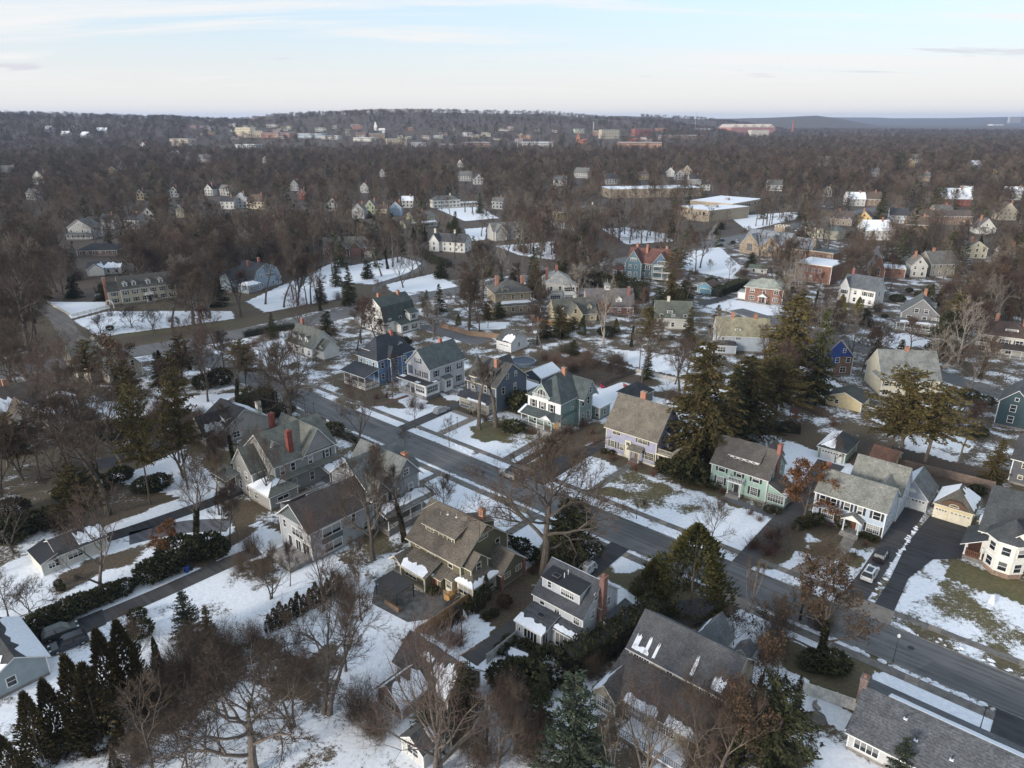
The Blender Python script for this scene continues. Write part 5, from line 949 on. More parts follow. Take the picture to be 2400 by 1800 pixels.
def blob(u, v, ru, rv, val, lit=None, hard=.55):
    ru *= 1.25; rv *= 1.25; d = np.hypot((U_ - u) / ru, (V_ - v) / rv) * (1 + .22 * np.sin(3 * np.arctan2(V_ - v, U_ - u) + u) + .12 * np.sin(7 * np.arctan2(V_ - v, U_ - u) + v)); k = d < 1; w = np.clip((1 - d[k]) / .55, 0, 1); w = w * w * (3 - 2 * w)
    snowv[k] = snowv[k] * (1 - w) + val * w
    if lit is not None: litter[k] = litter[k] * (1 - w) + lit * w
def R_(u0, v0, u1, v1): return [(u0, v0), (u1, v0), (u1, v1), (u0, v1)]
def A_(*p): return [atuv(*q) for q in p]
# lawns white with snow
paint(R_(-140, 105.3, -18, 119), .76, .2); paint(R_(-120, 103.9, -14, 105.3), .55, .5)
paint(R_(-140, 101, -14, 103.9), .58, .8); paint(R_(-140, 101, -100, 103.9), .66, .8)
paint(R_(-116, 76, -44, 90.4), .97, .3); paint(R_(-130, 92.1, -62, 93.1), .92, .6); paint(R_(-62, 92.1, 30, 93.1), .62, .8)
paint(R_(-34, 77, 3, 90.4), .98, .3); paint(R_(3, 76, 40, 90), .7); paint(R_(-14, 60, 30, 74), .64, .5); paint(R_(-62, 40, -36, 62), .68, .4)
paint(R_(-135, 112, -126, 124), .7); paint(R_(-118, 143, -84, 176), .74, .3); paint(R_(-84, 140, -58, 178), .72, .3); paint(R_(-58, 134, -30, 160), .75, .5)
paint(R_(-130, 0, -50, 52), .66, .6); paint(R_(-110, 20, -95, 56), .8, .5); paint(R_(-92, 40, -64, 58), .93, .4); paint(R_(-100, -20, -20, 40), .61, .7)
paint(A_(('D', 730, 1180), ('D', 1180, 980), ('D', 1480, 1250), ('D', 1300, 1330), ('D', 1000, 1230)), .96); paint(A_(('D', 1050, 1560), ('D', 1400, 1290), ('D', 1560, 1600), ('D', 1180, 1640)), .95)
paint(A_(('D', 560, 680), ('D', 1560, 610), ('D', 1380, 700), ('D', 850, 830)), .95); paint(A_(('D', 1620, 300), ('D', 1900, 240), ('D', 2000, 380), ('D', 1750, 460)), .97)
paint(A_(('D', 310, 20), ('D', 690, 20), ('D', 710, 60), ('D', 460, 130)), 1.0); paint(A_(('D', 480, 140), ('D', 700, 80), ('D', 1500, 80), ('D', 1520, 130), ('D', 640, 250)), .68, .3); paint(A_(('D', 760, 230), ('D', 1500, 140), ('D', 1560, 165), ('D', 700, 260)), .2, .3)
paint(A_(('A', 1600, 1400), ('A', 2200, 1130), ('A', 2212, 1380), ('A', 1720, 1470)), .95); paint(A_(('B', 0, 1180), ('B', 380, 1110), ('B', 520, 1150), ('B', 480, 1200), ('B', 200, 1290), ('B', 0, 1270)), .95)
paint(A_(('B', 290, 1290), ('B', 600, 1220), ('B', 760, 1310), ('B', 600, 1330), ('B', 330, 1340)), .85); paint(A_(('B', 1000, 1040), ('B', 1400, 1010), ('B', 1380, 1130), ('B', 1150, 1100)), .72)
paint(A_(('B', 800, 930), ('B', 940, 920), ('B', 930, 1000), ('B', 820, 1010)), .95); paint(A_(('B', 620, 800), ('B', 890, 780), ('B', 1020, 860), ('B', 800, 880)), .9); paint(A_(('B', 1690, 930), ('B', 1850, 920), ('B', 2100, 960), ('B', 2150, 1010), ('B', 1850, 1030)), .92)
paint(A_(('B', 1350, 880), ('B', 1480, 900), ('B', 1560, 950), ('B', 1380, 920)), .92); paint(A_(('C', 0, 1090), ('C', 240, 1050), ('C', 380, 1180), ('C', 300, 1250), ('C', 0, 1190)), .98); paint(A_(('C', 300, 850), ('C', 720, 820), ('C', 760, 860), ('C', 420, 940)), .85)
paint(A_(('C', 150, 1430), ('C', 330, 1390), ('C', 660, 1440), ('C', 600, 1490), ('C', 350, 1480)), .93); paint(A_(('E', 690, 1400 - 1215), ('E', 780, 240), ('E', 770, 285), ('E', 560, 190)), .9); paint(A_(('E', 850, 165), ('E', 1080, 150), ('E', 1060, 195), ('E', 900, 200)), .9)
paint(A_(('E', 1760, 330), ('E', 2000, 350), ('E', 2200, 380), ('E', 2200, 500), ('E', 1900, 440)), .93); paint(A_(('F', 0, 330), ('F', 160, 300), ('F', 200, 420), ('F', 0, 500)), .85); paint(A_(('F', 700, 360), ('F', 1000, 540), ('F', 1100, 660), ('F', 700, 640)), .72, .9)
paint(A_(('F', 1200, 270), ('F', 1450, 220), ('F', 1620, 280), ('F', 1400, 330)), .9); paint(A_(('F', 1690, 530), ('F', 1800, 560), ('F', 2040, 650), ('F', 2000, 670), ('F', 1700, 560)), .95)
paint(A_(('F', 660, 960), ('F', 880, 930), ('F', 900, 1090), ('F', 680, 1110)), .95); paint(A_(('F', 1450, 780), ('F', 1640, 800), ('F', 1900, 950), ('F', 1700, 1100), ('F', 1450, 990)), .62)
paint(R_(-14.2, 105.4, 30, 124), .535, .15); paint(A_(('I', 1420, 600), ('I', 1500, 420), ('I', 1640, 280), ('I', 1720, 420), ('I', 1560, 560)), .62, .15); paint(R_(-10, 120, 30, 126), .25, .05)
# soil beds, hedge feet and leaf-strewn spots
for a in ((-128, 119.5, 8, 2.5), (-118, 119.2, 7, 2), (-98, 119.4, 6, 2), (-87, 124, 3.5, 9), (-84.6, 112, 3, 9), (-72, 120.5, 8, 2.4), (-50, 121.2, 6, 2.2), (-33.3, 113, 2.8, 10), (-28, 121, 6, 3), (-150, 112, 9, 3), (-138, 110.5, 7, 2), (-146, 109, 9, 3.4)): blob(*a, .12, .85)
for a in ((-103.5, 113.5, 7, 4.5), (-63, 110.5, 6.5, 4.4), (-26, 115.5, 4.5, 2.8)): blob(*a, .1, .1, .7)
for a in ((-59.5, 82, 7, 6), (-44, 87, 7, 5), (-17, 85.5, 7, 5)): blob(*a, .05, .5, .6)
for a in ((-98, 118, 9, 6), (-60, 113, 14, 7)): blob(*a, .5, .2, .2)
blob(-110, 166, 22, 5, .2, 1); blob(-80, 163, 8, 5, .25, 1); paint(R_(-125, 156, -100, 175), .3, 1); paint(R_(-40, 152, -8, 168), .3, 1); blob(-50, 160, 12, 6, .35, .8)
paint(R_(-66, 52, -56, 74), .25, .9); paint(R_(-63, 54, -57, 63), .75, .9); paint(R_(-84, 60, -79, 78), .55, .8)
for a in ((-118, 31, 3, 8), (-108, 44, 4, 9)): blob(*a, .3, .9)
for a in ((-96, 47, 5, 5), (-80, 30, 6, 14), (-70, 40, 6, 6)): blob(*a, .44, .9)
ms = np.ones(len(fx))
me = bpy.data.meshes.new('ground'); nx, ny = len(gx), len(gy)
co = np.stack([fx, fy, fz], 1).astype(np.float32); me.vertices.add(len(co)); me.vertices.foreach_set('co', co.ravel())
i0 = (np.arange(ny - 1)[:, None] * nx + np.arange(nx - 1)[None, :]).ravel(); q = np.stack([i0, i0 + 1, i0 + nx + 1, i0 + nx], 1).astype(np.int32)
me.loops.add(q.size); me.loops.foreach_set('vertex_index', q.ravel()); me.polygons.add(len(q)); me.polygons.foreach_set('loop_start', np.arange(0, q.size, 4, dtype=np.int32)); me.update(calc_edges=True)
for nm, arr in (('snow_cover', snowv), ('leaf_litter', litter)):
    at_ = me.attributes.new(nm, 'FLOAT', 'POINT'); at_.data.foreach_set('value', arr.astype(np.float32))
m, t, b = newmat('snowy_ground'); p = geoco(t)
def attr(n): a = t.nodes.new('ShaderNodeAttribute'); a.attribute_name = n; return a.outputs['Fac']
n1 = noise(t, p, .15, 5, .6); n2 = noise(t, p, 1.6, 6, .7); n3 = noise(t, p, 6.0, 3, .6)
k = mth(t, 'ADD', mth(t, 'MULTIPLY', n1, .70), mth(t, 'ADD', mth(t, 'MULTIPLY', n2, .38), mth(t, 'MULTIPLY', n3, .26)))
thr = mth(t, 'SUBTRACT', mth(t, 'ADD', attr('snow_cover'), k), 1.185)
mask = ramp(t, thr, -.035, .05)
grass = mixc(t, ramp(t, n2, .35, .65), (.085, .075, .03), (.15, .125, .055)); grass = mixc(t, ramp(t, n1, .5, .7), grass, (.075, .085, .03))
n4 = noise(t, p, 2.7, 8, .75); lit = mixc(t, ramp(t, n4, .36, .64), (.032, .023, .017), (.135, .092, .06)); lit = mixc(t, mth(t, 'MULTIPLY', ramp(t, n1, .45, .65), .6), lit, (.085, .068, .05)); lit = mixc(t, ramp(t, noise(t, p, 13, 2), .66, .74), lit, (.22, .17, .12))
dirt = mixc(t, attr('leaf_litter'), grass, lit)
snowc = mixc(t, ramp(t, n2, .3, .7), (.70, .73, .78), (.86, .88, .91))
t.links.new(mixc(t, mask, dirt, snowc), b.inputs['Base Color']); b.inputs['Roughness'].default_value = .85
bp = t.nodes.new('ShaderNodeBump'); bp.inputs['Strength'].default_value = .5; bp.inputs['Distance'].default_value = .15
t.links.new(mth(t, 'ADD', mask, mth(t, 'MULTIPLY', n2, .8)), bp.inputs['Height']); t.links.new(bp.outputs[0], b.inputs['Normal'])
me.materials.append(m); tag(put(me, 'ground'), kind='structure')
def asphalt(c, patch=.35):
    key = ('asphalt', c)
    if key in MATS: return MATS[key]
    m, t, b = newmat('asphalt'); p = geoco(t); f = ramp(t, noise(t, p, .25, 6, .65), .35, .65); g = ramp(t, noise(t, p, 9, 3), .3, .7)
    mp = t.nodes.new('ShaderNodeMapping'); mp.vector_type = 'TEXTURE'; mp.inputs['Rotation'].default_value = (0, 0, TH); mp.inputs['Scale'].default_value = (22, 1.1, 1); t.links.new(p, mp.inputs[0]); wl = ramp(t, noise(t, mp.outputs[0], 1.6, 3), .42, .6)
    c1 = mixc(t, f, scl(c, 1 - patch), scl(c, 1 + patch * .7)); c1 = mixc(t, wl, c1, scl(c, 1.45)); c1 = mixc(t, mth(t, 'MULTIPLY', g, .35), c1, scl(c, .55))
    t.links.new(c1, b.inputs['Base Color']); b.inputs['Roughness'].default_value = .75; MATS[key] = m; return m
ROADM = asphalt((.115, .112, .110), .3); DRIVE = asphalt((.032, .031, .034), .5); DRIVE2 = asphalt((.06, .056, .054), .35)
WALK = plain('concrete_walk', (.165, .15, .132), .85, .35, .9); WALK2 = plain('warm_concrete', (.26, .22, .18), .85, .25, .8); KERB = plain('granite_kerb', (.22, .21, .20), .8, .3, 1.2)
FLAG = plain('flagstone', (.105, .108, .105), .8, .45, 1.1); BRK = plain('brick_path', (.15, .085, .065), .85, .3, 2)
def sheet(name, pts, z, mat, uv=True, kind='structure', label=None):
    b = MB(); b.face([S(*p, z) if uv else (p[0], p[1], z) for p in pts], mat); o = b.build(name); o['kind'] = kind; return o
def ribbon(name, pts, w, z, mat, smooth=True):
    P_ = [np.array(p, float) for p in pts]
    if smooth:
        Q_ = []
        for i in range(len(P_) - 1):
            a = P_[max(0, i - 1)]; b0 = P_[i]; c = P_[i + 1]; d = P_[min(len(P_) - 1, i + 2)]
            for s_ in np.linspace(0, 1, 8, endpoint=False): Q_.append(.5 * ((2 * b0) + (c - a) * s_ + (2 * a - 5 * b0 + 4 * c - d) * s_ ** 2 + (3 * b0 - a - 3 * c + d) * s_ ** 3))
        P_ = Q_ + [P_[-1]]
    b = MB(); Lf, Rt = [], []
    for i, p in enumerate(P_):
        d = P_[min(i + 1, len(P_) - 1)] - P_[max(i - 1, 0)]; d /= max(1e-6, np.linalg.norm(d)); n = np.array([-d[1], d[0]]) * w / 2
        Lf.append(p + n); Rt.append(p - n)
    for i in range(len(P_) - 1): b.face([S(*Rt[i], z), S(*Rt[i + 1], z), S(*Lf[i + 1], z), S(*Lf[i], z)], mat)
    o = b.build(name); o['kind'] = 'structure'; return o
CROSS = [(-262, 0), (-242, 51), (-224, 130), (-217, 206), (-201, 305), (-188, 405), (-177, 530), (-150, 800), (-110, 1100)]
R3 = [(-110, 262), (-59, 243), (-31, 228), (10, 212), (60, 190)]; LEFT = [(-232, 80), (-262, 78), (-305, 86), (-345, 84), (-420, 78)]
CURVE = [(-225, 170), (-232, 190), (-255, 197), (-262, 215), (-250, 236), (-222, 246)]
sheet('road', [(-232, 93.1), (60, 93.1), (60, 101.0), (-232, 101.0)], .012, ROADM)
ribbon('road', CROSS, 12.5, .016, ROADM); ribbon('road', R3, 8, .012, ROADM); ribbon('road', LEFT, 6.5, .020, asphalt((.13, .115, .10), .2)); ribbon('driveway', [atuv('B', 235, 1340), atuv('B', 260, 1290), atuv('B', 460, 1215), atuv('B', 545, 1150), atuv('B', 430, 1100)], 4.5, .012, asphalt((.11, .105, .10), .2)); ribbon('driveway', [atuv('E', 560, 170), atuv('E', 760, 235), atuv('E', 930, 285)], 9, .012, asphalt((.10, .10, .105), .2))
ribbon('driveway', [atuv('C', 110, 1420), atuv('C', 220, 1390), atuv('C', 310, 1370)], 5, .012, DRIVE2); ribbon('pavement', [atuv('C', 170, 1000), atuv('C', 250, 880)], 5, .02, WALK2)
for v0, v1 in ((92.96, 93.1), (101.0, 101.15)): b = MB(); b.box(-225, v0, -.2, 60, v1, .14, KERB); o = b.build('kerb', None, S(0, 0), TH); o['kind'] = 'structure'
for nm, v0, v1 in (('pavement', 103.9, 105.3), ('pavement', 90.5, 92.1)):
    b = MB()
    for i in range(170): u = -222 + i * 1.6; b.box(u + .008, v0, -.1, u + 1.592, v1, .05 + .006 * ((i * 7) % 3), WALK if (i * 13) % 7 else WALK2)
    o = b.build(nm, None, S(0, 0), TH); o['kind'] = 'structure'
PATCH = asphalt((.085, .083, .083), .2)
b = MB(); b.tube((0, 0, 0), (0, 0, .03), .45, .45, plain('iron_cover', (.03, .028, .027)), 16); [put(b.mesh('manhole'), 'manhole', None, S(u_, v_, .005)).__setitem__('kind', 'structure') for u_, v_ in ((-48, 96), (-92, 97.6), (-10, 98))]
sheet('road_patch', [(-60, 97.2), (-38, 97.2), (-38, 100.9), (-60, 100.9)], .020, PATCH); sheet('road_patch', [(-8.6, 93.3), (9, 93.3), (9, 97), (-7, 97)], .020, PATCH); sheet('road_patch', [(-141, 96.6), (-139.5, 96.6), (-139.5, 98), (-141, 98)], .020, DRIVE)
D = 'driveway'
sheet(D, [(-123.7, 101), (-120.3, 101), (-120.6, 112), (-121.4, 126), (-124.6, 126)], .078, DRIVE2); sheet(D, [(-86.0, 101), (-78.6, 101), (-79.4, 121), (-79.0, 148), (-83.4, 148), (-82.6, 124)], .078, DRIVE); sheet(D, [(-89.6, 103), (-87.2, 103), (-88.6, 124), (-90.2, 124)], .03, plain('leafy_track', (.085, .06, .045), .9, .4))
sheet(D, [(-38.2, 101), (-34.9, 101), (-34.7, 124), (-34.9, 150), (-40.5, 150), (-38.6, 126)], .078, DRIVE2); sheet(D, [(-21.4, 101), (-17.9, 101), (-17.6, 120), (-17.3, 139.9), (-23.2, 139.9), (-23.4, 133), (-20.9, 131), (-20.9, 112)], .078, DRIVE2); sheet(D, [(-23.0, 130), (-17.5, 130), (-17.4, 139.8), (-23.1, 139.8)], .084, DRIVE)
sheet(D, [(-16.8, 101), (-13.8, 101), (-14.4, 115.5), (-12.6, 124), (-8.6, 127.8), (-8.4, 139.3), (-16.3, 139.3), (-17.2, 126), (-16.6, 112)], .078, DRIVE); sheet(D, [(-56.3, 78.6), (-53.1, 78.6), (-53.2, 93), (-56.9, 93)], .078, DRIVE); sheet(D, [(-40.2, 77), (-34.9, 82), (-33.4, 87.4), (-30.4, 93), (-36.5, 93), (-36.7, 89.8), (-40, 86)], .078, DRIVE); sheet(D, [(1.0, 76), (5.2, 76), (4.6, 93), (1.0, 93)], .078, DRIVE)
sheet(D, [(-56.7, 54.5), (-54.0, 54.5), (-54.1, 63.0), (-56.6, 76)], .02, DRIVE2); sheet('driveway_apron', [(-36.4, 90.5), (-30.8, 90.5), (-29.9, 93), (-36.9, 93)], .084, WALK2); sheet('driveway_apron', [(-21.6, 101), (-13.6, 101), (-13.8, 105), (-21.4, 105)], .084, WALK2); sheet('driveway_apron', [(1, 90.4), (30, 90.4), (30, 92), (1, 92)], .07, plain('tan_concrete', (.34, .27, .2), .85, .2))
ribbon(D, [(-104.5, 8), (-103.8, 22), (-102.8, 34), (-102.3, 46), (-101.6, 51)], 3.4, .03, DRIVE2); sheet(D, [(-107, 10), (-101.6, 14), (-101.4, 26), (-105.5, 27)], .036, DRIVE); ribbon(D, [(-160, 40), (-155, 54), (-157, 66), (-162, 82)], 5.5, .03, DRIVE); ribbon(D, [(-126.5, 33), (-125, 40), (-123.5, 56), (-124.5, 64)], 3.4, .03, DRIVE); ribbon(D, [(-122.5, 38), (-119, 46), (-113, 52)], 4.5, .03, asphalt((.10, .10, .11), .6))
P2 = 'footpath'
sheet(P2, [(-114.2, 105.2), (-112.0, 105.2), (-112.4, 117.8), (-114.6, 117.8)], .03, WALK2); sheet(P2, [(-121, 116.4), (-114.5, 116.4), (-114.5, 118), (-121, 118)], .034, WALK2); sheet(P2, [(-93.3, 105.2), (-91.3, 105.2), (-91.8, 118.6), (-94, 118.6)], .03, WALK); sheet(P2, [(-70.8, 105.2), (-69.1, 105.2), (-69.4, 121.6), (-71.0, 121.6)], .03, WALK)
ribbon(P2, [(-29.0, 105), (-28.1, 108), (-26.4, 112), (-25.2, 117), (-25.4, 122)], 2.0, .03, WALK2); sheet(P2, [(-49, 119.9), (-38.5, 119.4), (-38.5, 120.9), (-45.4, 121.6), (-45.4, 122), (-49, 122)], .03, plain('bluestone', (.12, .12, .13), .8, .2)); sheet(P2, [(-99.5, 74), (-97.9, 74), (-97.8, 90.5), (-99.4, 90.5)], .03, WALK); sheet(P2, [(-73.4, 77), (-71.7, 77), (-71.6, 90.5), (-73.3, 90.5)], .03, WALK); ribbon(P2, [(-139.5, 105), (-138, 110), (-137.5, 117)], 1.4, .03, BRK)
sheet('patio', [(-78.5, 57.6), (-75.5, 54.6), (-68.0, 55.3), (-65.2, 59), (-65.2, 63.6), (-71, 63.4), (-71, 61.4), (-78.6, 60.6)], .03, FLAG)
# ploughed snow lying along the kerbs and drives, lumps of no countable number
rnd = random.Random(4); b = MB()
def lump(u, v, r, hh):
    n = 7; a0 = rnd.random(); low = [(u + math.cos(6.283 * i / n + a0) * r * rnd.uniform(.7, 1.25), v + math.sin(6.283 * i / n + a0) * r * .62 * rnd.uniform(.7, 1.2)) for i in range(n)]
    x, y, z = S(u, v, hh)
    for i in range(n):
        p0, p1 = low[i], low[(i + 1) % n]; q0 = (u + (p0[0] - u) * .6, v + (p0[1] - v) * .6); q1 = (u + (p1[0] - u) * .6, v + (p1[1] - v) * .6)
        b.face([S(*p0, -.02), S(*p1, -.02), S(*q1, hh * .8), S(*q0, hh * .8)], SNOW); b.face([S(*q0, hh * .8), S(*q1, hh * .8), (x, y, hh)], SNOW)
for i in range(330):
    u = rnd.uniform(-142, 25); k = rnd.random()
    if any(a < u < c for a, c in ((-87, -78), (-39, -34), (-22, -13.5), (-124, -120))) and k < .55: continue
    if k < .55: lump(u, rnd.uniform(101.3, 102.8) + (.8 if u < -100 else 0), rnd.uniform(.2, .75), rnd.uniform(.1, .28))
    elif k < .9:
        if -58 < u < -52 or -38 < u < -29 or u > 1: continue
        lump(u, rnd.uniform(92.3, 92.8), rnd.uniform(.3, .8), rnd.uniform(.12, .3))
    else: lump(rnd.uniform(-17.7, -17.1), rnd.uniform(104, 136), rnd.uniform(.25, .55), .2)
tag(b.build('ploughed_snow'), 'broken heaps of ploughed snow along the kerbs of the main street', 'snow', kind='stuff')
# ---------------------------------------------------------------- trees and shrubs
def bark(name, c, c2=None, rnd_amt=.25):
    m, t, b = newmat(name); oi = t.nodes.new('ShaderNodeObjectInfo'); f = ramp(t, noise(t, objco(t), 2.5, 5), .3, .7)
    c1 = mixc(t, f, scl(c, .7), c2 or scl(c, 1.3)); k = ramp(t, oi.outputs['Random'], 0, 1, 1 - rnd_amt, 1 + rnd_amt)
    g = t.nodes.new('ShaderNodeCombineColor'); [t.links.new(k, g.inputs[i]) for i in range(3)]
    t.links.new(mixc(t, 1.0, c1, g.outputs[0], 'MULTIPLY'), b.inputs['Base Color']); b.inputs['Roughness'].default_value = .9; b.inputs['Specular IOR Level'].default_value = .2
    return m
BARK = bark('bark', (.118, .098, .08)); TWIG = bark('twigs', (.084, .061, .045), (.112, .082, .060)); TWIG2 = bark('reddish_twigs', (.092, .062, .05)); BIRCH = bark('birch_bark', (.42, .36, .30), (.25, .2, .16)); PALEB = bark('pale_sycamore_bark', (.34, .31, .27), (.20, .17, .14)); PALET = bark('pale_twigs', (.22, .19, .16))
IVY = bark('ivy', (.03, .04, .016), (.075, .07, .03)); BROWNL = bark('brown_leaves', (.17, .075, .032), (.27, .125, .05)); DULLL = bark('dull_brown_leaves', (.085, .055, .033), (.125, .078, .043))
def leafm(name, a, c): return bark(name, tuple(v / .7 for v in a), c, .22)
FIR = leafm('spruce_needles', (.020, .028, .014), (.075, .075, .026)); PINE = leafm('pine_needles', (.038, .034, .014), (.125, .095, .032)); CEDAR = leafm('cedar_scales', (.026, .026, .012), (.085, .062, .022)); BLUE = leafm('blue_green_needles', (.024, .036, .026), (.062, .078, .046)); DARKG = leafm('dark_evergreen', (.018, .023, .011), (.062, .062, .026)); YEWY = leafm('yellow_green_leaves', (.06, .06, .012), (.17, .15, .03)); HEDGEM = leafm('hedge_leaves', (.020, .026, .012), (.075, .068, .026))
def nrm(v): return v / max(1e-9, math.sqrt(v[0] * v[0] + v[1] * v[1] + v[2] * v[2]))
class TB:                                  # fast collector for branches and leaves
    def __init__(s): s.v = []; s.f = []; s.m = []; s.mats = []
    mi = MB.mi; mesh = MB.mesh; build = MB.build
    def limb(s, pts, rs, mat, n=5):
        k = s.mi(mat); o = len(s.v)
        for i, p in enumerate(pts):
            d = nrm(pts[min(i + 1, len(pts) - 1)] - pts[max(i - 1, 0)]); a = nrm(np.cross(d, (0.3, .2, .93) if abs(d[2]) < .9 else (1, .1, 0))); b = np.cross(d, a)
            for j in range(n): w = 6.2832 * j / n; s.v.append(tuple(p + (a * math.cos(w) + b * math.sin(w)) * rs[i]))
        for i in range(len(pts) - 1):
            for j in range(n): q = (j + 1) % n; s.f.append((o + i * n + j, o + i * n + q, o + (i + 1) * n + q, o + (i + 1) * n + j)); s.m.append(k)
    def rib(s, p, d, l, w, mat, rnd):
        k = s.mi(mat); a = nrm(np.cross(d, (rnd.gauss(0, 1), rnd.gauss(0, 1), rnd.gauss(0, 1)))); o = len(s.v); e = p + d * l + np.array((rnd.gauss(0, .08), rnd.gauss(0, .08), rnd.gauss(0, .05))) * l
        s.v += [tuple(p - a * w / 2), tuple(p + a * w / 2), tuple(e)]; s.f.append((o, o + 1, o + 2)); s.m.append(k)
    def leaf(s, p, d, l, w, mat, rnd):
        k = s.mi(mat); a = nrm(np.cross(d, (rnd.gauss(0, 1), rnd.gauss(0, 1), rnd.gauss(0, 1)))); o = len(s.v)
        s.v += [tuple(p - d * l * .3), tuple(p + a * w / 2), tuple(p + d * l * .7), tuple(p - a * w / 2)]; s.f.append((o, o + 1, o + 2, o + 3)); s.m.append(k)
def wander(rnd, p, d, L, n, wob, up):
    pts = [p]; d = nrm(d)
    for i in range(n):
        d = nrm(d + np.array((rnd.gauss(0, wob), rnd.gauss(0, wob), rnd.gauss(0, wob) + up))); p = p + d * (L / n); pts.append(p)
    return pts, d
def bare(seed, H, trunk, r0, nl, ang, spread, wob=.16, up=.05, br=6, sub=5, tw=8, twl=1.1, tww=.034, bm=BARK, tm=TWIG, multi=1, leaf=None, nleaf=0, ivy=0, low=.5, lean=.03, thick=1.0):
    rnd = random.Random(seed); T = TB(); C = TB(); tl = H * trunk
    def rdir(d, a):
        x = nrm(np.cross(d, (rnd.gauss(0, 1), rnd.gauss(0, 1), rnd.gauss(0, 1)))); return nrm(d * math.cos(a) + x * math.sin(a))
    def twigs(p, d, n, l):
        for _ in range(n):
            q = rdir(d, rnd.uniform(.2, .95)); q = nrm(q + np.array((0, 0, .15))); le = l * rnd.uniform(.6, 1.25); C.rib(p, q, le, tww, tm, rnd)
            m_ = p + q * le * .45
            for _k in range(2): q2 = rdir(q, rnd.uniform(.3, .8)); C.rib(m_, q2, le * .6, tww * .75, tm, rnd)
            for _k in range(nleaf): C.leaf(p + q * le * rnd.uniform(.2, 1.1) + np.array((rnd.gauss(0, .2), rnd.gauss(0, .2), rnd.gauss(0, .2))), rdir(q, .9), .34, .26, leaf, rnd)
    for s_ in range(multi):
        base = np.array((rnd.gauss(0, .3) if multi > 1 else 0, rnd.gauss(0, .3) if multi > 1 else 0, -.3)); d0 = nrm(np.array((rnd.gauss(0, lean + .16 * (multi > 1)), rnd.gauss(0, lean + .16 * (multi > 1)), 1)))
        lead = H * (.72 if trunk < .6 else .86); tp, td = wander(rnd, base, d0, lead, 10, .045 + wob * .12, .02)
        rs = [r0 * (1.35 if i == 0 else 1.0) * (1 - .86 * (i / 10) ** 1.1) for i in range(11)]; T.limb(tp, rs, bm, 8)
        if ivy:
            for _ in range(ivy): i = rnd.uniform(0, 6.5); p = tp[int(i)] + (tp[int(i) + 1] - tp[int(i)]) * (i % 1); a = rnd.uniform(0, 6.28); o = np.array((math.cos(a), math.sin(a), 0)); C.leaf(p + o * (rs[int(i)] + .1), nrm(o + np.array((0, 0, rnd.gauss(0, .6)))), .45, .35, IVY, rnd)
        for i in range(nl):
            f = trunk + (1 - trunk) * (i / max(1, nl - 1)) ** .8 * .97; z = f * 10 * H / H; j = min(9.99, f * 10 * .72 / (.72 if trunk < .6 else .86) * 1.0); j = min(9.99, j); p = tp[int(j)] + (tp[int(j) + 1] - tp[int(j)]) * (j % 1)
            az = i * 2.399 + rnd.gauss(0, .35); a = ang * (1.12 - .75 * (i / nl)) + rnd.gauss(0, .08); d = np.array((math.cos(az) * math.sin(a), math.sin(az) * math.sin(a), math.cos(a)))
            L = spread * rnd.uniform(.8, 1.15) * (1.0 - .45 * (i / nl)) ; rl = rs[int(j)] * rnd.uniform(.5, .72); n = 7; lp, ld = wander(rnd, p, d, L, n, wob, up); lr = [max(.02, rl * (1 - .85 * k / n)) for k in range(n + 1)]; T.limb(lp, lr, bm, 5)
            for b_ in range(br):
                g = (1.6 + (n - 1.7) * (b_ + rnd.random() * .6) / br); g = min(n - .01, g); q = lp[int(g)] + (lp[int(g) + 1] - lp[int(g)]) * (g % 1); dd = nrm(lp[int(g) + 1] - lp[int(g)]); e = rdir(dd, rnd.uniform(.45, .95)); L2 = L * rnd.uniform(.32, .5) * (1.15 - .5 * g / n)
                bp_, bd = wander(rnd, q, e, L2, 4, wob * 1.2, up * 1.5); r2 = lr[int(g)] * .55 * thick; (T if r2 > .05 else C).limb(bp_, [max(.012, r2 * (1 - .85 * k / 4)) for k in range(5)], bm, 4)
                for c_ in range(sub):
                    g2 = min(3.99, 1.0 + 3 * (c_ + rnd.random()) / sub); q2 = bp_[int(g2)] + (bp_[int(g2) + 1] - bp_[int(g2)]) * (g2 % 1); d2 = rdir(nrm(bp_[int(g2) + 1] - bp_[int(g2)]), rnd.uniform(.35, .9)); L3 = max(.5, L2 * rnd.uniform(.3, .55)); sp, sd = wander(rnd, q2, d2, L3, 2, wob, up)
                    C.limb(sp, [.024 * thick, .018 * thick, .009], tm, 3); twigs(sp[1], sd, tw // 2, min(twl, L3)); twigs(sp[2], sd, tw - tw // 2, min(twl, L3))
                twigs(bp_[4], bd, 3, twl)
            twigs(lp[-1], ld, 4, twl)
    return T, C
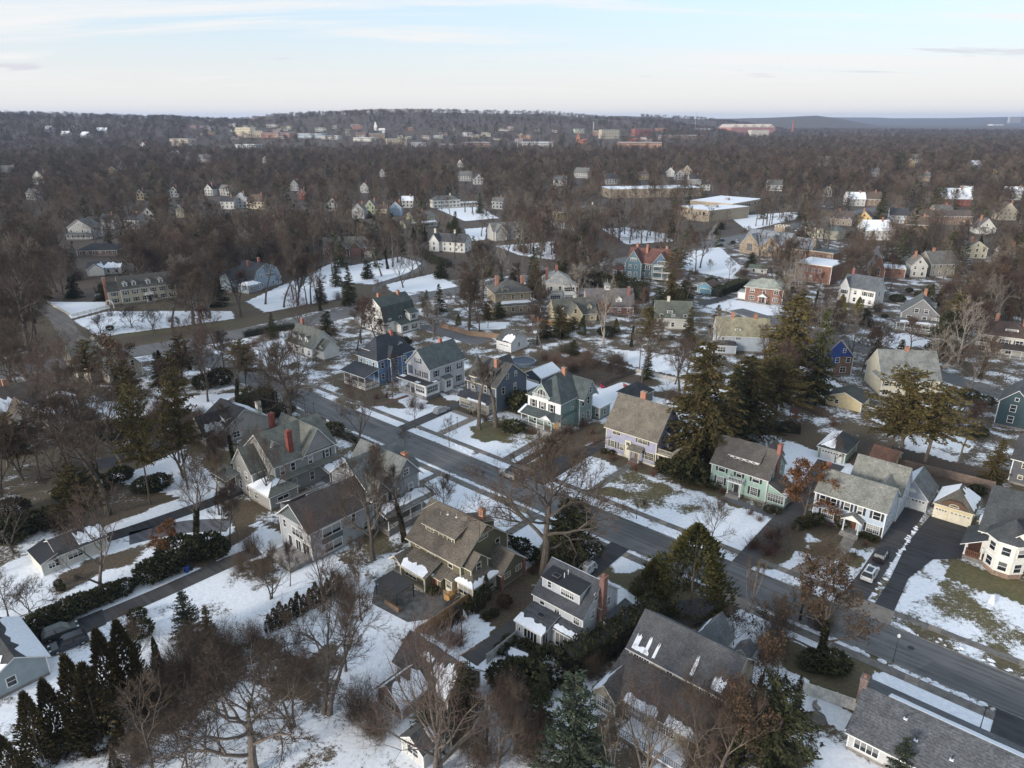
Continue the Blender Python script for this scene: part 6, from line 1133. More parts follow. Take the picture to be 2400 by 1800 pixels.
def conifer(seed, H, Rb, p=.85, droop=.15, whorls=34, nb=7, sz=.75, mat=FIR, lowz=.06, irr=.25, cl=5, trunk=.28, thin=1.0, upt=0.0):
    rnd = random.Random(seed); T = TB(); C = TB(); tp, _ = wander(rnd, np.array((0, 0, -.3)), np.array((0, 0, 1.0)), H * .97, 8, .02, .05); T.limb(tp, [trunk * (1 - .92 * i / 8) for i in range(9)], BARK, 7)
    for w in range(whorls):
        f = lowz + (1 - lowz) * (w + rnd.random() * .8) / whorls; i = min(7.99, f * 8); c = tp[int(i)] + (tp[int(i) + 1] - tp[int(i)]) * (i % 1)
        for b_ in range(max(3, int(nb * (1 - .5 * f)))):
            if rnd.random() > thin: continue
            az = rnd.uniform(0, 6.283); L = Rb * max(.05, (1 - (f - lowz) / (1 - lowz))) ** p * rnd.uniform(1 - irr, 1 + irr * .6) + .15; d = nrm(np.array((math.cos(az), math.sin(az), upt - droop + .35 * f + rnd.gauss(0, .07)))); T.limb([c, c + d * L * .8], [.05, .015], BARK, 3)
            n = max(2, int(L / (sz * .62)))
            for k in range(n):
                q = c + d * L * (k + .7) / n + np.array((0, 0, -droop * .35 * L * (k / n) ** 2))
                for _ in range(cl):
                    e = nrm(d * .8 + np.array((rnd.gauss(0, .55), rnd.gauss(0, .55), rnd.gauss(0, .35) - droop * .6 + upt))); C.leaf(q + np.array((rnd.gauss(0, .16), rnd.gauss(0, .16), rnd.gauss(0, .12))) * sz * 1.4, e, sz * rnd.uniform(.55, 1.1), sz * rnd.uniform(.22, .42), mat, rnd)
    return T, C
def column(seed, H, Rb, mat=CEDAR, n=2600, sz=.5, top=.75, bulge=.18, core=True):
    rnd = random.Random(seed); T = TB(); C = TB(); T.limb([np.array((0, 0, -.2)), np.array((0, 0, H * .9))], [.12, .03], BARK, 6)
    prof = lambda f: Rb * (min(1.0, .72 + f * 2.2) if f < bulge else ((1 - f) / (1 - bulge)) ** top)
    lob = [(rnd.uniform(0, 6.283), rnd.random(), rnd.uniform(.7, 1.25)) for _ in range(26)]
    for _ in range(n):
        f = rnd.random() ** 1.25; az = rnd.uniform(0, 6.283); k = 1.0
        for a, g, s_ in lob:
            if abs(f - g) < .12 and abs((az - a + 3.1416) % 6.2832 - 3.1416) < .55: k = s_
        r = prof(f) * k * rnd.uniform(.62, 1.04); p = np.array((math.cos(az) * r, math.sin(az) * r, f * H)); e = nrm(np.array((math.cos(az) * .55, math.sin(az) * .55, .75 + rnd.gauss(0, .3)))); C.leaf(p, e, sz * rnd.uniform(.6, 1.2), sz * rnd.uniform(.25, .5), mat, rnd)
    return T, C
def shrub(seed, Rb, H, mat, n=700, sz=.28, twiggy=False):
    rnd = random.Random(seed); C = TB()
    if twiggy:
        for _ in range(n // 12):
            az = rnd.uniform(0, 6.283); a = abs(rnd.gauss(0, .55)); d = np.array((math.cos(az) * math.sin(a), math.sin(az) * math.sin(a), math.cos(a))); b0 = np.array((rnd.gauss(0, Rb * .3), rnd.gauss(0, Rb * .3), 0.0)); pts, dd = wander(rnd, b0, d, H * rnd.uniform(.6, 1.0), 3, .14, .05); C.limb(pts, [.022, .016, .011, .006], mat, 3)
            for k in (1, 2, 3):
                for _k in range(4): C.rib(pts[k], nrm(dd + np.array((rnd.gauss(0, .6), rnd.gauss(0, .6), rnd.gauss(0, .45)))), H * rnd.uniform(.2, .42), .026, mat, rnd)
        return C
    lob = [(nrm(np.array((rnd.gauss(0, 1), rnd.gauss(0, 1), abs(rnd.gauss(0, .8))))), rnd.uniform(.8, 1.2)) for _ in range(9)]
    for _ in range(n):
        d = nrm(np.array((rnd.gauss(0, 1), rnd.gauss(0, 1), rnd.gauss(.25, .8)))); k = max(.75 + .3 * s_ * max(0, float(np.dot(d, l))) for l, s_ in lob) * rnd.uniform(.72, 1.03)
        p = np.array((d[0] * Rb * k, d[1] * Rb * k, max(.02, H * .46 + d[2] * H * .52 * k))); C.leaf(p, nrm(d + np.array((rnd.gauss(0, .5), rnd.gauss(0, .5), rnd.gauss(.2, .5)))), sz * rnd.uniform(.6, 1.2), sz * rnd.uniform(.4, .8), mat, rnd)
    return C
PROTO = {}
def kind(name, made, words, H, obj='bare_tree', cat='tree', group=None):
    if isinstance(made, tuple): T, C = made; PROTO[name] = (T.mesh('trunk'), C.mesh('crown'), words, H, obj, cat, group)
    else: PROTO[name] = (None, made.mesh(obj), words, H, obj, cat, group)
BG = 'bare deciduous trees'
kind('oak', bare(1, 20, .30, .66, 12, 1.1, 12, .2, .06, 9, 6, 10, tww=.045, thick=1.35), 'bare broad oak', 20, group=BG)
kind('oak2', bare(12, 20, .24, .66, 11, 1.1, 12, .24, .05, 9, 6, 9, tww=.045, thick=1.35), 'bare crooked tree', 20, group=BG)
kind('tall', bare(2, 24, .42, .42, 11, .95, 7.5, .14, .08, 7, 6, 9, tww=.045), 'bare high crowned tree', 24, group=BG)
kind('tall2', bare(22, 24, .46, .40, 11, .88, 7.0, .15, .10, 7, 6, 9, tm=TWIG2, tww=.045), 'bare straight tree', 24, group=BG)
kind('pole', bare(35, 26, .62, .42, 9, .95, 6.2, .16, .1, 6, 5, 8), 'bare lofty tree', 26, group=BG)
kind('vase', bare(3, 18, .2, .38, 9, .7, 10, .13, .07, 6, 5, 8, tm=TWIG2), 'bare vase shaped tree', 18, group=BG)
kind('vase2', bare(33, 18, .14, .30, 8, .75, 9.5, .15, .06, 6, 5, 8, multi=2), 'bare forked tree', 18, group=BG)
kind('budding', bare(6, 18, .16, .3, 8, .62, 10, .13, .09, 6, 4, 5, tm=TWIG2, multi=3, tww=.024), 'reddish many stemmed tree', 18, group=BG)
kind('pollard', bare(4, 17, .62, .46, 7, .85, 4.2, .22, .1, 5, 4, 6), 'lopped grey tree', 17, group=BG)
kind('ivy', bare(5, 18, .45, .36, 9, .8, 6, .16, .09, 6, 4, 7, ivy=1100), 'ivy clad tree', 18, group=BG)
kind('street', bare(7, 8, .34, .13, 7, .8, 4.0, .16, .07, 5, 4, 5, .6, .024), 'small bare tree', 8, group=BG)
kind('round', bare(8, 7, .16, .1, 12, .78, 4.8, .1, .08, 6, 4, 6, .7, .02), 'small round headed tree', 7, group=BG)
kind('dogwood', bare(9, 5, .12, .1, 7, 1.05, 3.6, .24, .02, 5, 4, 5, .5, .024, multi=2), 'low ornamental tree', 5, group=BG)
kind('birch', bare(10, 17, .3, .16, 8, .5, 5, .1, .1, 5, 4, 6, bm=BIRCH, multi=3, tww=.024), 'pale birch clump', 17, group=BG)
kind('syc', bare(11, 22, .25, .5, 9, .9, 10, .2, .06, 6, 5, 7, bm=PALEB, tm=PALET), 'white barked sycamore', 22, group=BG)
kind('leafy', bare(13, 12, .18, .25, 9, 1.1, 6, .16, .03, 6, 5, 5, leaf=BROWNL, nleaf=3), 'rusty leaved tree', 12, 'brown_leaved_tree', group='trees with dead leaves')
kind('dull', bare(14, 13, .14, .28, 9, 1.0, 7.5, .18, .04, 7, 5, 6, leaf=DULLL, nleaf=1, ivy=500), 'tangled dull brown tree', 13, 'brown_leaved_tree', group='trees with dead leaves')
EG = 'evergreen trees'
kind('spruce', conifer(21, 20, 5.2, .8, .22, 38, 8, .85, FIR), 'dark spruce', 20, 'spruce_tree', group=EG)
kind('spruce2', conifer(24, 20, 5.6, .62, .3, 36, 9, .8, PINE, .1, .4, 7), 'olive green spruce', 20, 'spruce_tree', group=EG)
kind('pine', conifer(25, 18, 5.5, .42, .05, 28, 7, .75, PINE, .36, .5, 7), 'olive brown pine', 18, 'pine_tree', group=EG)
kind('blue', conifer(26, 14, 3.8, .6, .1, 34, 8, .62, BLUE, .03, .25, 6, upt=.12), 'blue green pine', 14, 'pine_tree', group=EG)
kind('hemlock', conifer(27, 12, 5.5, .5, .22, 26, 9, .8, DARKG, .05, .35, 6), 'broad dark hemlock', 12, 'hemlock_tree', group=EG)
kind('cedar', column(28, 10, 2.0, CEDAR, 3200, .55), 'bronze green pointed cedar', 10, 'cedar_tree', group=EG)
kind('cone', column(29, 12, 4.2, leafm('cone_leaves', (.03, .035, .012), (.11, .095, .028)), 5200, .6, .8, .22), 'big cone shaped evergreen', 12, 'cypress_tree', group=EG)
kind('arb', column(30, 3.2, .75, HEDGEM, 700, .32, .7), 'small dark arborvitae', 3.2, 'arborvitae', 'shrub', 'clipped arborvitae')
kind('yellow', column(31, 7, 2.0, YEWY, 2200, .5, .7), 'yellow green cypress', 7, 'cypress_tree', group=EG)
kind('ball', shrub(41, 1.0, 1.5, HEDGEM, 620, .3), 'rounded evergreen shrub', 1.5, 'evergreen_shrub', 'shrub', 'evergreen shrubs')
kind('rhodo', shrub(42, 2.2, 2.8, DARKG, 1100, .5), 'dark rhododendron', 2.8, 'evergreen_shrub', 'shrub', 'evergreen shrubs')
kind('twig', shrub(43, 1.3, 2.2, TWIG, 620, twiggy=True), 'bare brown bush', 2.2, 'bare_shrub', 'shrub', 'bare shrubs')
kind('twigr', shrub(44, 1.4, 2.4, bark('russet_stems', (.12, .066, .046)), 760, twiggy=True), 'russet stemmed bush', 2.4, 'bare_shrub', 'shrub', 'bare shrubs')
kind('thicket', shrub(46, 3.0, 5.0, bark('thicket_stems', (.10, .074, .054)), 2600, twiggy=True), 'brown stemmed thicket', 5.0, 'bare_shrub', 'shrub', 'bare shrubs')
TREES = []; TREE_XY = []
def plant(k, xy, h=None, wide=1.0, rz=None):
    T, C, words, H, oname, cat, group = PROTO[k]; s_ = (h or H) / H; rr = random.Random(int(xy[0] * 131 + xy[1] * 977)); rz = rr.uniform(0, 6.283) if rz is None else rz; z = float(terrain(xy[0], xy[1])) if math.hypot(*xy) > 1400 else 0.0
    if T is None:
        o = put(C, oname, None, (xy[0], xy[1], z - .05), rz)
    else:
        o = bpy.data.objects.new(oname, None); COL.objects.link(o); o.location = (xy[0], xy[1], z); o.rotation_euler = (0, 0, rz); put(T, 'trunk', o); put(C, 'crown', o)
    o.scale = (s_ * wide, s_ * wide, s_); o['category'] = cat
    if group: o['group'] = group
    TREES.append((o, words, h or H, xy)); TREE_XY.append((xy[0], xy[1], (h or H) * .25)); return o
def pt(k, base, top=None, h=None, wide=1.0, rz=None):
    xy = at(*base)
    if top is not None: h = top_h(xy, *top)
    return plant(k, xy, h, wide, rz)
pt('oak', ('H', 1310, 405), ('E', 1260, 930), wide=1.0, rz=.4)
pt('oak2', ('D', 1880, 835), ('D', 1850, 270), wide=.95, rz=2.0)
pt('pollard', ('E', 890, 845), ('E', 860, 300)); pt('pollard', ('E', 1003, 832), ('E', 990, 290), rz=2.2)
pt('vase', ('E', 100, 1010), ('E', 60, 560), wide=.9); pt('street', ('E', 415, 1000), ('E', 380, 830), wide=1.0); pt('street', ('E', 480, 840), ('E', 420, 620), wide=.9)
pt('ivy', ('E', 412, 1575), ('E', 350, 980), wide=.8); pt('oak2', ('H', 205, 310), ('E', 90, 1000), wide=.6, rz=1)
pt('tall', ('D', 700, 1400), ('D', 620, 380), wide=1.05); pt('vase', ('D', 825, 1135), ('D', 790, 480), wide=1.2); pt('oak', ('D', 190, 335), ('A', 180, 1060), wide=.9); pt('vase', ('D', 1345, 570), ('D', 1330, 150), wide=1.0); pt('tall2', ('D', 1590, 520), ('D', 1570, 250), wide=.9)
pt('pine', ('D', 1218, 1235), ('D', 1200, 410), wide=.52); pt('pine', ('D', 975, 1335), ('D', 920, 500), wide=.5); pt('spruce', ('D', 1040, 560), ('D', 990, 340), wide=1.1); pt('rhodo', ('D', 1430, 560), h=5, wide=.9); pt('rhodo', ('D', 1330, 580), h=4)
pt('ivy', ('G', 1275, 315), ('D', 1140, 930), wide=.75); pt('tall2', ('G', 1430, 250), ('D', 1330, 1180), wide=.55); pt('tall2', ('G', 1490, 195), ('D', 1390, 1130), wide=.6); pt('tall', ('G', 1540, 165), ('D', 1460, 1180), wide=.55)
pt('vase', ('G', 650, 545), ('D', 520, 1290), wide=.85); pt('leafy', ('G', 1100, 290), ('D', 1040, 1430), wide=.8); pt('tall', ('D', 1300, 1300), ('D', 1150, 940), wide=.6)
pt('oak2', ('G', 1640, 1690), ('G', 1560, 960), wide=1.15, rz=3.6); pt('vase2', ('G', 2110, 1310), ('G', 2080, 440), wide=1.0); pt('tall', ('H', 30, 1030), ('H', 60, 420), wide=.7); pt('street', ('G', 990, 1680), ('G', 870, 1050), wide=.9); pt('dogwood', ('G', 1180, 1690), h=7); pt('dogwood', ('G', 200, 660), h=6); pt('street', ('G', 60, 700), h=9)
pt('budding', ('H', 635, 1690), ('H', 640, 740), wide=.95, rz=.3); pt('budding', ('H', 1130, 1550), ('H', 1090, 1080), wide=.8); pt('birch', ('I', 425, 655), ('I', 400, 230), wide=.55); pt('dull', ('I', 880, 960), ('I', 900, 330), wide=.95); pt('dull', ('I', 760, 700), ('I', 740, 440), wide=.6)
pt('round', ('F', 178, 1575), ('F', 195, 1310), wide=1.0); pt('vase', ('F', 985, 1062), ('F', 830, 860), wide=.8); pt('leafy', ('F', 790, 1400), ('F', 800, 1060), wide=1.2)
pt('spruce2', ('F', 150, 1080), ('F', 330, 250), wide=1.25); pt('spruce2', ('F', 430, 870), ('F', 350, 330), wide=1.5); pt('spruce', ('F', 300, 900), ('F', 230, 420), wide=1.35); pt('spruce2', ('F', 660, 640), ('C', 690, 1330), wide=1.3); pt('pine', ('F', 590, 800), ('F', 640, 350), wide=1.35); pt('spruce', ('F', 850, 660), ('C', 900, 1420), wide=.8)
pt('pine', ('F', 1410, 1010), ('F', 1500, 430), wide=1.3); pt('pine', ('F', 1570, 1060), ('F', 1750, 540), wide=1.35); pt('pine', ('F', 1360, 1000), ('F', 1330, 600), wide=1.2); pt('spruce2', ('F', 1990, 1180), ('F', 2000, 880), wide=1.0)
pt('syc', ('F', 1600, 600), ('F', 1640, 190), wide=1.0); pt('round', ('F', 1850, 640), ('F', 1880, 290), wide=1.3)
pt('hemlock', ('H', 1480, 330), ('E', 1500, 1260), wide=.95); pt('hemlock', ('H', 1400, 270), ('E', 1400, 1400), wide=.6)
pt('cone', ('I', 50, 600), ('I', 5, 70), wide=1.4); pt('cone', ('H', 2010, 560), ('H', 2010, 300), wide=1.15); 0
pt('blue', ('H', 1500, 1720), ('H', 1500, 1000), wide=1.0); pt('spruce', ('H', 1290, 1420), ('H', 1270, 960), wide=.8); pt('hemlock', ('H', 800, 1330), ('H', 640, 950), wide=.6); pt('hemlock', ('H', 600, 1500), h=8, wide=.8)
for b_, t_, w_ in ((('G', 560, 1480), ('G', 520, 890), 1.0), (('G', 740, 1250), ('G', 690, 735), 1.0), (('G', 860, 1180), ('G', 830, 680), 1.1), (('G', 400, 1540), ('G', 385, 1040), 1.0), (('G', 280, 1620), ('G', 270, 1120), 1.1), (('G', 940, 1280), ('G', 985, 860), .8), (('G', 1060, 1150), ('G', 1065, 790), .6), (('G', 660, 1500), ('G', 760, 900), 1.2), (('G', 90, 1740), ('G', 60, 1420), 1.2), (('G', 760, 1700), ('G', 760, 1520), 1.0)): pt('cedar', b_, t_, wide=w_)
pt('blue', ('G', 1230, 830), ('G', 1220, 480), wide=1.0); pt('spruce2', ('G', 1380, 880), ('G', 1390, 580), wide=.7); pt('blue', ('I', 1400, 1720), ('I', 1400, 1420), wide=1.0)
pt('hemlock', ('I', 560, 1640), ('I', 520, 1010), wide=.95); pt('dull', ('I', 330, 1680), ('I', 330, 1080), wide=.8); pt('spruce2', ('I', 720, 1350), ('I', 715, 1030), wide=.5)
for i in range(13): x = 1750 + i * 38; pt('arb', ('G', x, 775 - i * 22), h=3.0 + .5 * ((i * 7) % 3), wide=1.1)
for x, y, hh in ((870, 640, 3.6), (905, 615, 3.6), (835, 660, 3.2), (800, 690, 3.0), (770, 705, 2.6), (738, 725, 2.6), (705, 745, 2.2), (665, 770, 1.9)): pt('arb', ('H', x, y), h=hh, wide=.95)
pt('arb', ('H', 940, 570), h=4.6, wide=.85)
for x, y, hh in ((630, 830, 2.0), (720, 850, 2.6), (760, 860, 2.4)): pt('twigr', ('H', x, y), h=hh, wide=1.2)
# brown thickets and yard shrubs
for t_, x, y, hh, w_ in (('G', 1120, 1180, 6, 1.0), ('G', 1260, 1100, 7, 1.0), ('G', 1400, 1080, 7.5, 1.0), ('G', 1330, 980, 6, .9), ('G', 1480, 960, 5, .8), ('G', 1950, 1080, 4.5, .8), ('G', 1650, 850, 3.6, .8), ('G', 900, 1620, 4, .9), ('H', 120, 1330, 5, 1), ('H', 220, 1450, 4.5, .9), ('H', 760, 1500, 4, .9), ('H', 900, 1620, 5, 1), ('H', 1120, 1380, 5, .9), ('H', 1050, 1230, 4, .8), ('H', 1220, 1580, 5, .9), ('I', 900, 760, 4.5, .9), ('I', 600, 830, 4, .8), ('I', 560, 960, 4.5, .9), ('I', 200, 1540, 5, .8), ('I', 90, 1640, 5, .9), ('G', 1560, 380, 3.4, .8), ('G', 1700, 420, 3.4, .8), ('H', 40, 560, 4.5, .8), ('G', 1620, 260, 4, .7), ('D', 1230, 900, 6, .8), ('D', 1330, 930, 7, .8), ('D', 1430, 960, 6, .8), ('H', 1620, 1060, 3.4, .9), ('I', 200, 900, 3, .7), ('I', 640, 720, 4, .7)): pt('thicket', (t_, x, y), h=hh, wide=w_)
for t_, x, y, hh, w_ in (('E', 1390, 420, 3, 1.3), ('E', 1470, 430, 3, 1.4), ('E', 1560, 445, 3.2, 1.5), ('E', 1650, 450, 3, 1.4), ('E', 1740, 450, 3, 1.3), ('E', 1830, 480, 2.6, 1.2), ('E', 1320, 400, 2.6, 1.2), ('E', 1450, 350, 3, 1.3), ('E', 1600, 390, 3.4, 1.3), ('E', 930, 790, 1.8, 1.3), ('E', 840, 745, 1.2, 1.3), ('E', 1480, 870, 2.2, 1.2), ('E', 1560, 830, 2.4, 1.2), ('E', 1420, 900, 1.8, 1.2), ('E', 1620, 880, 2, 1.1), ('E', 1640, 930, 1.6, 1.1), ('E', 1350, 940, 1.8, 1), ('E', 1230, 880, 1.8, 1), ('E', 1760, 1050, 1.6, 1.2), ('E', 1900, 1110, 1.6, 1.2), ('E', 2020, 1150, 1.6, 1.2), ('E', 1960, 1330, 1.2, 1), ('E', 460, 700, 2.2, 1.2), ('E', 520, 715, 2, 1.2), ('E', 60, 560, 2.6, 1.3), ('E', 300, 640, 1.5, 1.2), ('E', 230, 650, 1.5, 1.2), ('E', 1540, 1390 - 40, 1.2, 1), ('F', 560, 1560, 2.2, 1.2), ('F', 470, 1600, 2, 1.2), ('F', 620, 1540, 2, 1.2), ('F', 550, 1659, 2.2, 1.3), ('F', 440, 1400, 1.2, 1.3), ('F', 500, 1440, 1.2, 1.3), ('F', 950, 1480, 1.2, 1.3), ('F', 1180, 1600, 1.2, 1), ('F', 260, 1260, 1.4, 1.2), ('I', 460, 240, 2, 1.2), ('I', 600, 240, 2, 1.2), ('I', 1110, 300, 1.6, 1), ('H', 1050, 620, 2, 1.2), ('H', 1240, 400, 1.6, 1.2), ('H', 1260, 360, 1.4, 1.1), ('D', 1900, 640, 3, 1.2), ('D', 1650, 310, 3, 1.3)): pt('twigr' if (x + y) % 3 else 'twig', (t_, x, y), h=hh, wide=w_)
for t_, x, y, hh, w_ in (('E', 1110, 865, 3.0, 1.5), ('E', 1185, 730, 4.5, 1.3), ('E', 1120, 700, 4.5, 1.3), ('E', 1060, 660, 4, 1.2), ('E', 1060, 1590, 2, 1.2), ('H', 1220, 305, 2.2, 1.2), ('H', 1160, 240, 2, 1.3), ('E', 1700, 1000, 1.2, 1), ('E', 1750, 1010, 1.2, 1), ('F', 855, 1465, 2.2, 1.1), ('F', 780, 1480, 2, 1.1), ('F', 730, 1500, 1.3, 1.1), ('F', 1030, 1490, 2.8, .7), ('F', 1170, 1550, 1.3, .9), ('F', 1205, 1560, 1.3, .9), ('F', 1245, 1575, 1.3, .9), ('F', 560, 1380, 1.3, 1.3), ('F', 600, 1390, 1.3, 1.2), ('F', 200, 1230, 1.6, 1.3), ('F', 110, 1180, 4, 1.0), ('F', 60, 1190, 5, 1.0), ('F', 20, 1180, 5, 1), ('E', 2110, 1130, 3.4, 1.1), ('E', 2180, 1150, 4, 1.1), ('H', 600, 530, 1.4, 1), ('G', 890, 690, 1.7, 1.2), ('G', 910, 800, 2.4, 1.2), ('G', 380, 480, 1.2, .8), ('G', 400, 510, 1.2, .8), ('G', 510, 430, .9, .9), ('H', 990, 670, 1.2, 1), ('H', 940, 690, 1.2, 1), ('H', 1060, 600, 1.6, 1.1), ('H', 1090, 860, 1.5, 1.2), ('H', 1190, 880, 1.4, 1.2), ('H', 1250, 910, 1.4, 1.2), ('H', 1040, 910, 1.4, 1.2), ('I', 880, 1000, 2.2, 1.4), ('I', 960, 1010, 2.4, 1.5), ('I', 820, 1000, 1.8, 1.3), ('F', 1360, 870, 2.4, 1.2), ('F', 1900, 890, 2.6, 1.4), ('F', 1850, 640, 2.4, 1.5), ('F', 1950, 690, 2.6, 1.5), ('F', 1900, 1270, 2.2, 1.1), ('D', 1840, 760, 3.4, 1.3), ('D', 1760, 780, 3, 1.2), ('D', 2160, 880, 3, 1.3)): pt('ball', (t_, x, y), h=hh, wide=w_)
for t_, x, y, hh, w_ in (('D', 780, 1180, 3, 1.1), ('D', 950, 1250, 3, 1.1), ('D', 1030, 1230, 3, 1.1), ('D', 600, 1250, 3.4, 1.2), ('D', 480, 1290, 3.4, 1.2), ('D', 730, 900, 3.4, 1.2), ('D', 150, 920, 3.2, 1.2), ('D', 60, 1000, 3, 1.3), ('G', 300, 740, 2.4, 1.4), ('G', 400, 690, 2.4, 1.4), ('G', 500, 640, 2.4, 1.4), ('G', 220, 790, 2.4, 1.3), ('G', 600, 600, 2.2, 1.3), ('G', 700, 560, 2.2, 1.3), ('G', 800, 520, 2.0, 1.3), ('G', 1010, 420, 3, 1.3), ('G', 1090, 390, 3, 1.2), ('G', 1170, 300, 4, 1.1), ('G', 1340, 270, 3.6, 1.1), ('G', 1400, 280, 3, 1), ('D', 70, 1560, 3.4, 1.3), ('D', 180, 1500, 3.4, 1.3), ('D', 300, 1470, 3.2, 1.3), ('D', 60, 1420, 3.4, 1.3), ('H', 1180, 1160, 4, 1.1), ('H', 1090, 1130, 3.6, 1), ('H', 1350, 1080, 4, 1.1)): pt('rhodo', (t_, x, y), h=hh, wide=w_)
pt('budding', ('H', 1960, 1720), h=14, wide=.8); pt('vase2', ('I', 140, 1700), h=14, wide=.8); pt('birch', ('H', 1760, 1700), h=12, wide=.8); pt('dull', ('I', 480, 1250), h=11, wide=.7); pt('round', ('I', 330, 860), h=6); pt('round', ('I', 560, 840), h=7); pt('round', ('F', 690, 1640), h=5); pt('dogwood', ('I', 820, 400), h=5); pt('dogwood', ('I', 960, 400), h=6)
for a in ((('G', 1900, 1400), ('G', 1880, 850), .9, 'vase2'), (('G', 1330, 1560), ('G', 1330, 1150), .9, 'vase'), (('H', 1010, 1640), ('H', 1000, 1050), .7, 'vase2'), (('G', 2100, 640), ('G', 2080, 60), .6, 'vase'), (('G', 1760, 560), ('G', 1740, 150), .7, 'vase2'), (('I', 240, 1690), ('I', 250, 1080), .8, 'vase'), (('G', 900, 1000), ('G', 920, 620), .7, 'vase'), (('E', 640, 1490), ('E', 690, 1170), .9, 'round'), (('E', 1560, 1210), ('E', 1800, 1080), .6, 'round')): pt(a[3], a[0], a[1], wide=a[2])
for a in ((('D', 1760, 1340), ('D', 1750, 860), .7, 'vase'), (('D', 1420, 1400), ('D', 1400, 900), .7, 'tall'), (('D', 560, 1010), ('D', 540, 330), .8, 'tall'), (('D', 380, 930), ('D', 330, 330), .9, 'vase'), (('D', 480, 700), ('D', 480, 240), .8, 'vase'), (('D', 1150, 760), ('D', 1150, 300), .7, 'tall2'), (('E', 230, 1330), ('E', 200, 850), .55, 'tall2'), (('E', 700, 960), ('E', 690, 760), .8, 'street'), (('E', 1530, 1210), ('E', 1530, 1010), .8, 'street'), (('D', 1930, 560), ('D', 1930, 230), .7, 'vase'), (('E', 330, 640), ('E', 330, 350), .5, 'vase2'), (('H', 130, 700), ('H', 130, 130), .6, 'tall'), (('I', 1050, 520), ('I', 1040, 260), .9, 'street'), (('G', 1880, 480), ('D', 1960, 1480), .55, 'tall2')): pt(a[3], a[0], a[1], wide=a[2])
rz_ = random.Random(8)
for i in range(46):                                     # the overgrown wood west of the houses
    for _ in range(30):
        u, v = (rz_.uniform(-172, -128), rz_.uniform(14, 66)) if i < 30 else (rz_.uniform(-215, -158), rz_.uniform(52, 92))
        x, y = S(u, v)[:2]
        if all(math.hypot(x - a, y - b) > 5.5 for a, b, r_ in TREE_XY) and not any(abs(toUV(x, y)[0] - c) < r and abs(toUV(x, y)[1] - d) < q for c, d, r, q in ((-151, 75, 9, 12), (-124, 29, 5, 8), (-157, 56, 5, 14), (-196, 45, 20, 17), (-217, 77, 14, 14))): break
    k = rz_.random(); plant('tall' if k < .25 else 'vase' if k < .5 else 'ivy' if k < .62 else 'tall2' if k < .75 else 'thicket' if k < .9 else 'pine', (x, y), rz_.uniform(12, 19) if k < .75 else rz_.uniform(3, 5) if k < .9 else 15, rz_.uniform(.7, .95))
def hedge(name, label, pts, w, hh, mat=HEDGEM, dens=26, sz=.42, seed=3, group=None):
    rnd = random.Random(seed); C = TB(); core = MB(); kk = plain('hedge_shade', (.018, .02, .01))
    for (x0, y0), (x1, y1) in zip(pts[:-1], pts[1:]):  # core is a dark box, shade between the leaves painted as colour
        L_ = math.hypot(x1 - x0, y1 - y0); d = np.array(((x1 - x0) / L_, (y1 - y0) / L_, 0)); n = np.array((-d[1], d[0], 0)); c0 = np.array((x0, y0, 0.0))
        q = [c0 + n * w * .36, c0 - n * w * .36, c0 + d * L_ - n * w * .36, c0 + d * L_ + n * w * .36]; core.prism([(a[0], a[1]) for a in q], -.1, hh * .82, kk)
        for _ in range(int(dens * L_ * (w + 2 * hh) / 2)):
            t_ = rnd.uniform(0, L_); k = rnd.random(); bump = 1 + .10 * math.sin(t_ * 1.7 + seed) + .06 * math.sin(t_ * 4.1)
            if k < .4: o = rnd.uniform(-.5, .5) * w; z = hh * bump * rnd.uniform(.84, 1.03); nn = np.array((0, 0, 1.0))
            else: s_ = -1 if k < .7 else 1; z = rnd.random() * hh * bump; o = s_ * w * .5 * rnd.uniform(.76, 1.04) * (1 - .18 * z / hh); nn = n * s_
            p = c0 + d * t_ + n * o + np.array((0, 0, z)); C.leaf(p, nrm(nn * .7 + np.array((rnd.gauss(0, .5), rnd.gauss(0, .5), .4 + rnd.gauss(0, .4)))), sz * rnd.uniform(.6, 1.2), sz * rnd.uniform(.35, .7), mat, rnd)
    e = empty(name, pts[0], 0, label, 'hedge', group); 
    for o, nm in ((core.build('shade_core', None), 'shade_core'), (C.build('foliage', None), 'foliage')): o.parent = e; o.location = (-pts[0][0], -pts[0][1], 0)
    return e
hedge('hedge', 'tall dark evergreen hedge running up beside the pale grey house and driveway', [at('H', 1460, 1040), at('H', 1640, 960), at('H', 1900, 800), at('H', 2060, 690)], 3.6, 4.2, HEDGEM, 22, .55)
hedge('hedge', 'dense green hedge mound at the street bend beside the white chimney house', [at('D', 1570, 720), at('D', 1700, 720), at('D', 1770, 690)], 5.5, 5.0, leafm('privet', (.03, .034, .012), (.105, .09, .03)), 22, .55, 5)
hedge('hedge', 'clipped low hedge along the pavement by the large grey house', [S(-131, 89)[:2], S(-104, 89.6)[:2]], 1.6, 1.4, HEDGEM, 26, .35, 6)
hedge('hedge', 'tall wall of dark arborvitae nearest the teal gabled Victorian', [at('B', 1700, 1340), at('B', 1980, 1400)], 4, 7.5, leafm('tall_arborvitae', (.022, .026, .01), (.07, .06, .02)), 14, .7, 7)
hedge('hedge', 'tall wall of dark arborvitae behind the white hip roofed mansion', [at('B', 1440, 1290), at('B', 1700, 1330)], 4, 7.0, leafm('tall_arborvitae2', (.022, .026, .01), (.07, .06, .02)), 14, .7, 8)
hedge('hedge', 'long dark hedge along the drive below the white stuccoed house', [at('B', 500, 1090), at('B', 600, 1150), at('B', 700, 1180)], 4, 3.2, DARKG, 16, .55, 9)
